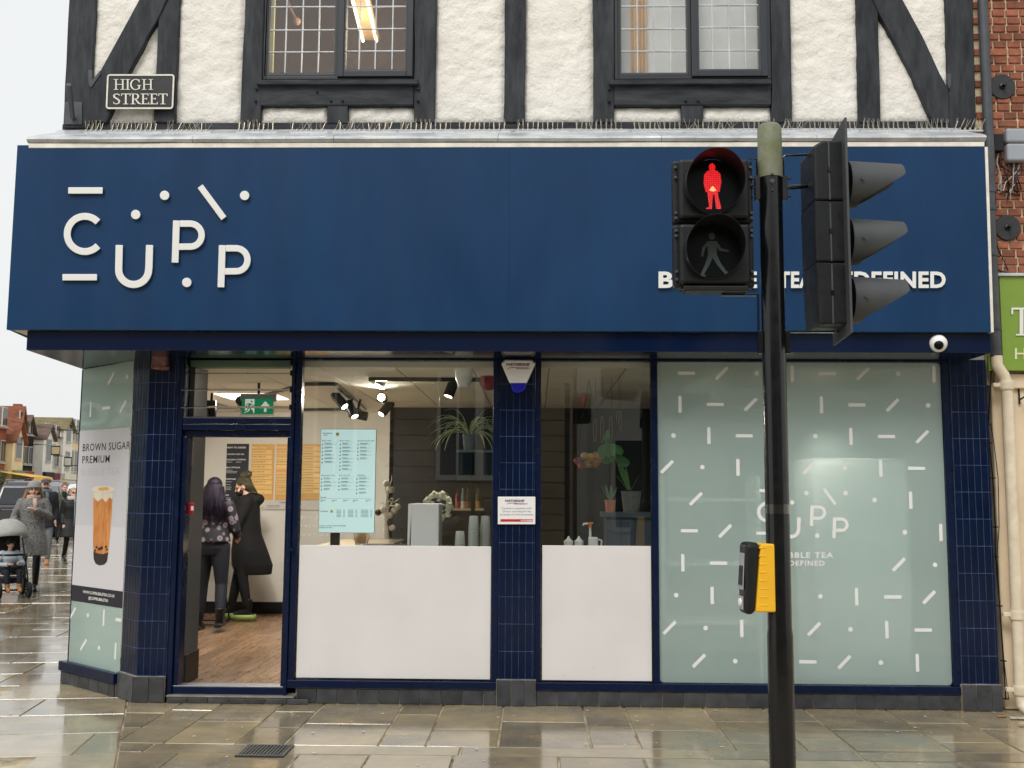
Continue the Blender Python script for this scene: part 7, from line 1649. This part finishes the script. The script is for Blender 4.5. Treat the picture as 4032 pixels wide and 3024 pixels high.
def house(label, pa, pb, y_eave, y_ridge, wall, roof, rows, shop, timber=False, out=0.0, gable=False, chim=False, depth=9):
    a, b = row_pt(pa, out), row_pt(pb, out); W_ = (b-a).length; pm = (pa+pb)/2; ze, zr2 = zat(pm, y_eave, out), zat(pm, y_ridge, out); o = a.copy()
    t = thing('house', label, 'house', (a+b)/2, group='houses along the far side of the street'); Lc = lambda u, v, z: o+e2v*u+nrm*v+V((0,0,z))     # v: outwards
    def bxl(name, u0, u1, v0, v1, z0, z1, m, par=None, bev=0): return MB().prism([Lc(u0,v0,z0), Lc(u1,v0,z0), Lc(u1,v1,z0), Lc(u0,v1,z0)], (0,0,z1-z0)).build(name, m, par or t, bevel=bev)
    bxl('wall', 0, W_-.03, -depth, 0, 0, ze, m_house[wall])
    if gable:
        MB().prism([Lc(-.15,.3,ze-.1), Lc(W_/2,.3,zr2), Lc(W_/2,-depth,zr2), Lc(-.15,-depth,ze-.1)], (0,0,.15)).build('roof', m_rf[roof], t); MB().prism([Lc(W_+.1,.3,ze-.1), Lc(W_/2,.3,zr2), Lc(W_/2,-depth,zr2), Lc(W_+.1,-depth,ze-.1)], (0,0,.15)).build('roof', m_rf[roof], t)
        MB().prism([Lc(0,0,ze), Lc(W_-.03,0,ze), Lc(W_/2,0,zr2-.05)], -nrm*.2).build('gable', m_house[wall], t)
    else:
        rf = MB().add([Lc(-.05,.35,ze-.1), Lc(W_-.02,.35,ze-.1), Lc(W_-.02,-depth/2,zr2), Lc(-.05,-depth/2,zr2), Lc(W_-.02,-depth,ze), Lc(-.05,-depth,ze)], [(0,1,2,3),(3,2,4,5),(0,3,5),(1,4,2)]).build('roof', m_rf[roof], t)
    if chim: bxl('chimney', W_*.6, W_*.6+.7, -depth/2-.3, -depth/2+.3, ze, zr2+1.3, m_house['brick'])
    for z0, z1_, n_ in rows:
        for i in range(n_):
            u = W_*(i+.5)/n_; w = min(.62, W_/n_*.36); f_ = bxl('window', u-w, u+w, -.02, .07, z0, z1_, m_fr)
            for s in (0, 1): bxl('pane', u-w+.07+s*w*.98, u-w*.02-.03+s*w*.98, .07, .085, z0+.08, z1_-.08, m_pane, f_)
            bxl('sill', u-w-.08, u+w+.08, .0, .16, z0-.1, z0-.02, m_fr, f_)
    if timber:
        for i in range(9): u = W_*i/8.6; bxl('timber', u, u+.13, .0, .05, 3.1, ze, m_house['black'])
        for z in (3.1, 5.6, ze-.15): bxl('timber', 0, W_-.05, .0, .055, z, z+.18, m_house['black'])
    bxl('shopfront', .12, W_-.15, -.05, .12, .0, 2.5, m_house[shop]); bxl('shop_glass', W_*.15, W_*.6, .12, .14, .6, 2.3, m_pane); bxl('door', W_*.68, W_*.88, .12, .15, .05, 2.2, m_pane); bxl('shop_board', .1, W_-.12, .02, .25, 2.55, 3.05, m_house[shop])
    return t, Lc, W_, ze
house('red brick house at the left edge with a brown tiled roof', -40, 12, 1684, 1604, 'brick', 'red', [(3.6,5.2,2),(6.2,7.6,2)], 'sage', chim=True)
t, Lc, W_, ze = house('cream gabled house with a sage green shop board', 12, 56, 1742, 1655, 'cream', 'red', [(3.9,5.6,1)], 'sage', gable=True, out=.5)
t, Lc, W_, ze = house('tall half-timbered house with a small roof cupola', 56, 80, 1700, 1606, 'white', 'red', [(3.6,5.0,1),(6.3,7.6,1)], 'red', timber=True, depth=12, gable=True)
c = row_pt(46); zc_ = zat(46, 1610); q = c-nrm*5
cu_ = thing('roof_cupola', 'small slate roof turret on the ridge of the leftmost houses', 'turret', q+V((0,0,zc_-.6))); MB().box(q.x-.7, q.x+.7, q.y-.7, q.y+.7, zc_-1.2, zc_+.3).build('turret_base', m_house['sand'], cu_); MB().add([(q.x-1.3,q.y-1.3,zc_+.3),(q.x+1.3,q.y-1.3,zc_+.3),(q.x+1.3,q.y+1.3,zc_+.3),(q.x-1.3,q.y+1.3,zc_+.3),(q.x,q.y,zc_+1.7)], [(0,1,4),(1,2,4),(2,3,4),(3,0,4),(0,3,2,1)]).build('turret_roof', m_rf['slate'], cu_); MB().tube([(q.x,q.y,zc_+1.6),(q.x,q.y,zc_+2.4)], .05, 6).build('finial', m_black, cu_)
house('dark timbered public house with a red ground floor', 80, 119, 1706, 1640, 'white', 'brown', [(3.6,5.0,2),(5.9,7.0,2)], 'red', timber=True, gable=True, chim=True)
house('long brown-roofed house set higher behind the row', 80, 190, 1660, 1615, 'sand', 'red', [], 'sand', out=-7, chim=True)
t, Lc, W_, ze = house('white bay-fronted house with one dark window', 119, 160, 1730, 1676, 'white', 'brown', [(3.9,5.7,1)], 'black', out=.8, gable=True)
house('cream house with a maroon shopfront', 160, 224, 1712, 1672, 'pale', 'red', [(3.6,5.0,3),(5.9,7.1,3)], 'maroon', chim=True)
house('white-painted narrow house beside the maroon shop', 224, 262, 1695, 1650, 'white', 'olive', [(3.4,5.0,1),(5.8,7.4,1)], 'pale', out=.3, gable=True, chim=True)
house('cream house with brick bands and an olive roof, half hidden by the corner', 262, 345, 1705, 1640, 'cream', 'olive', [(3.3,5.2,4),(6.0,8.0,4)], 'pale')
# hanging signs, awnings, parasol, street lights
def hsign(label, px, y0, y1, wpx, mat, out):
    q = row_pt(px, out); s = (q-CAM).length/F; zt_, zb_ = zat(px, y0, out), zat(px, y1, out); w = wpx*s/2
    d = (q-CAM); d.z = 0; d.normalize(); side = V((d.y, -d.x, 0)); t = thing('hanging_sign', label, 'sign', q+V((0,0,zb_)), group='hanging signs along the street'); c = q+V((0,0,0))
    MB().prism([c-side*w+V((0,0,zb_)), c+side*w+V((0,0,zb_)), c+side*w+V((0,0,zt_)), c-side*w+V((0,0,zt_))], d*.08).build('frame', m_black, t)
    MB().prism([c-side*w*.84-d*.02+V((0,0,zb_+.1)), c+side*w*.84-d*.02+V((0,0,zb_+.1)), c+side*w*.84-d*.02+V((0,0,zt_-.1)), c-side*w*.84-d*.02+V((0,0,zt_-.1))], d*.02).build('panel', mat, t)
    MB().tube([c+V((0,0,zt_+.08)), c-nrm*out+V((0,0,zt_+.08))], .04, 6).build('bracket', m_black, t)
hsign('framed hanging pub sign with a brown painted panel', 92, 1752, 1790, 30, M('painted_panel', srgb(190,140,100), .6, var=.4, vs=3, col2=srgb(150,180,150)), 2.2)
hsign('pale hanging sign on a long bracket right of the pub sign', 191, 1798, 1836, 26, M('pale_panel', srgb(188,190,176), .6, var=.1, vs=3), 1.4)
hsign('small black and white hanging sign nearest the corner', 262, 1836, 1855, 16, m_whitepaint, 1.2)
def awning(label, pa, pb, ya, yb, mat, out):
    a, b = row_pt(pa), row_pt(pb); z0, z1_ = zat((pa+pb)/2, ya), zat((pa+pb)/2, yb); t = thing('awning', label, 'awning', (a+b)/2+V((0,0,z1_)), group='shop awnings along the street')
    MB().prism([a+V((0,0,z0)), b+V((0,0,z0)), b+nrm*out+V((0,0,z1_)), a+nrm*out+V((0,0,z1_))], (0,0,.06)).build('canopy', mat, t); MB().prism([a+nrm*out+V((0,0,z1_-.25)), b+nrm*out+V((0,0,z1_-.25)), b+nrm*out+V((0,0,z1_)), a+nrm*out+V((0,0,z1_))], nrm*.03).build('valance', mat, t)
    for q in (a, b): MB().tube([q+nrm*out+V((0,0,z1_)), q+V((0,0,z1_-.6))], .03, 6).build('arm', m_black, t)
awning('yellow shop awning at the left edge of the street', -20, 60, 1858, 1880, M('yellow_awning', srgb(236,190,96), .8), 2.6)
awning('grey-brown shop awning next to the yellow one', 58, 100, 1872, 1893, M('brown_awning', srgb(126,112,108), .8), 2.2)
q = row_pt(243, 9); zt_, zb_ = zat(243, 1884, 9), zat(243, 1906, 9); um = thing('parasol', 'deep red square parasol over the heads in the street', 'parasol', (q.x, q.y, 0)); rr_ = 28*(q-CAM).length/F
MB().lathe([(rr_, zb_),(rr_*.5, zb_+(zt_-zb_)*.62),(.03, zt_)], (q.x,q.y,0), n=8, cap=False).build('canopy', M('red_canvas', srgb(160,36,52), .8), um); MB().tube([(q.x,q.y,0),(q.x,q.y,zt_)], .04, 6).build('pole', m_black, um)
m_wirel = M('pale_wire_lights', srgb(220,214,196), .5)
for px, y0, y1, lb in ((27, 1690, 1762, 'bell-shaped wire light decoration strung over the left of the street'), (243, 1698, 1756, 'bell-shaped wire light decoration strung near the corner window')):
    q = row_pt(px, 6); z1_, z0 = zat(px, y0, 6), zat(px, y1, 6); r_ = 22*(q-CAM).length/F; t = thing('street_decoration', lb, 'decoration', (q.x, q.y, z0), group='wire light decorations over the street'); h = z1_-z0
    for f_, rr2 in ((.0,.55),(.2,1.0),(.45,.75),(.7,.4),(.95,.12)): MB().tube([(q.x+r_*rr2*math.cos(i*.5236), q.y+r_*rr2*math.sin(i*.5236), z0+h*f_) for i in range(13)], .025, 4, cap=False).build('hoop', m_wirel, t)
    mb = MB()
    for i in range(12): a = i*.5236; mb.tube([(q.x+r_*k*math.cos(a), q.y+r_*k*math.sin(a), z0+h*f_) for f_, k in ((0,.55),(.2,1),(.45,.75),(.7,.4),(.95,.12),(1,0))], .015, 3, cap=False)
    tag(mb.build('strands', m_wirel, t), kind='stuff'); MB().tube([(q.x,q.y,z1_)]+[tuple(row_pt(px, 6-k)+V((0,0,z1_+.02*k*k))) for k in (2,4,6)], .02, 4).build('cable', m_black, t)

# ================================================================== across the road, seen only as reflections in the glass
YO = -16.0
m_stone = M('bath_stone', srgb(150,134,108), .85, var=.25, vs=1.2, bump=.4, bs=6); m_wht = M('white_stucco', srgb(176,176,172), .8, var=.08, vs=1)
ob_ = thing('stone_building', 'stone building across the road, reflected in the shop windows', 'building', (-2, YO-.5, 0))
xs = P(2255,1700,-YO).x
MB().box(-14, xs, YO-4, YO, 0, 6.8).build('wall', m_stone, ob_)
for k in range(18): MB().box(-14, xs, YO, YO+.035, .02+k*.36, .02+k*.36+.335).build('stone_course', m_stone, ob_, bevel=.01)
def owin(x0, x1, z0, z1_):
    w = MB().box(x0-.1, x1+.1, YO, YO+.09, z0-.12, z1_+.1).build('window', m_fr, ob_); MB().box(x0, x1, YO+.09, YO+.1, z0, z1_).build('pane', M('opp_pane', (.02,.03,.045), .1), w); MB().box((x0+x1)/2-.03, (x0+x1)/2+.03, YO+.1, YO+.12, z0, z1_).build('mullion', m_fr, w)
for a, b in ((1735,1870),(1905,2040),(1250,1390),(900,1040)): owin(P(a,1800,-YO).x, P(b,1800,-YO).x, P(1800,1870,-YO).z, P(1800,1550,-YO).z+.4)
for a in range(-12, int(xs), 3): owin(a, a+.9, 5.0, 6.3)
o2 = thing('white_building', 'white stuccoed building across the road, reflected in the right-hand windows', 'building', (6, YO-.5, 0))
MB().box(xs+.02, 16, YO-4, YO-.3, 0, 6.6).build('wall', m_wht, o2)
for a in range(5):
    x = xs+1.0+a*2.6
    for z in (.8, 4.0): w = MB().box(x-.1, x+1.3, YO-.3, YO-.2, z-.1, z+2.1).build('window', m_fr, o2); MB().box(x, x+1.2, YO-.2, YO-.19, z, z+2).build('pane', M('opp_pane2', (.02,.03,.04), .1), w)
MB().box(xs+.1, xs+.35, YO-.3, YO-.1, 0, 6.5).build('pilaster', m_wht, o2)
# a second crossing signal over there, facing the shop
p = P(2292,1582,14.2); ps = copy_tree(ph); ps.name = 'pedestrian_signal'; ps['label'] = 'second red pedestrian signal across the road, seen reflected in the middle window'
ps.rotation_euler = (0,0,math.pi); ps.location = (p.x, -14.2, p.z-.45)
po2 = tag(MB().lathe([(.057,0),(.057,p.z+.4)], (p.x-.32,-14.2,0), n=20).build('signal_pole', m_black, smooth=True), 'plain black signal pole across the road behind the camera', 'post')
# the shop on the left whose sign mirrors in the corner window
lb_ = thing('corner_shop', 'shop to the left, mirrored in the top of the corner window', 'building', (-17, 4, 0)); wn = V((.975,-.224,0)).normalized()
c0 = V((-3.48,.42,0)); dR = V((-.975,.224,0)).normalized(); cc = c0+dR*11.5; sdv = V((-wn.y, wn.x, 0)) ; sdv = V((.224,.975,0)).normalized()
MB().prism([cc-sdv*5-wn*.0, cc+sdv*2.6, cc+sdv*2.6-wn*3, cc-sdv*5-wn*3], (0,0,5)).build('wall', M('grey_green_render', srgb(150,160,152), .8, var=.1, vs=1), lb_)
def onl(u, z, o): return cc+sdv*u+wn*(.02+o)+V((0,0,z))
mb = MB(); text(mb, 'ERO', -1.0, .75, 2.75, 3.2, lambda u, z, o: onl(u, z, o), .08, bold=.03, th=.07); mb.build('lettering', m_white, lb_)
MB().prism([cc-sdv*5+wn*.01+V((0,0,3.55)), cc+sdv*2.6+wn*.01+V((0,0,3.55)), cc+sdv*2.6+wn*.2+V((0,0,3.55)), cc-sdv*5+wn*.2+V((0,0,3.55))], (0,0,.12)).build('cornice', m_wht, lb_)
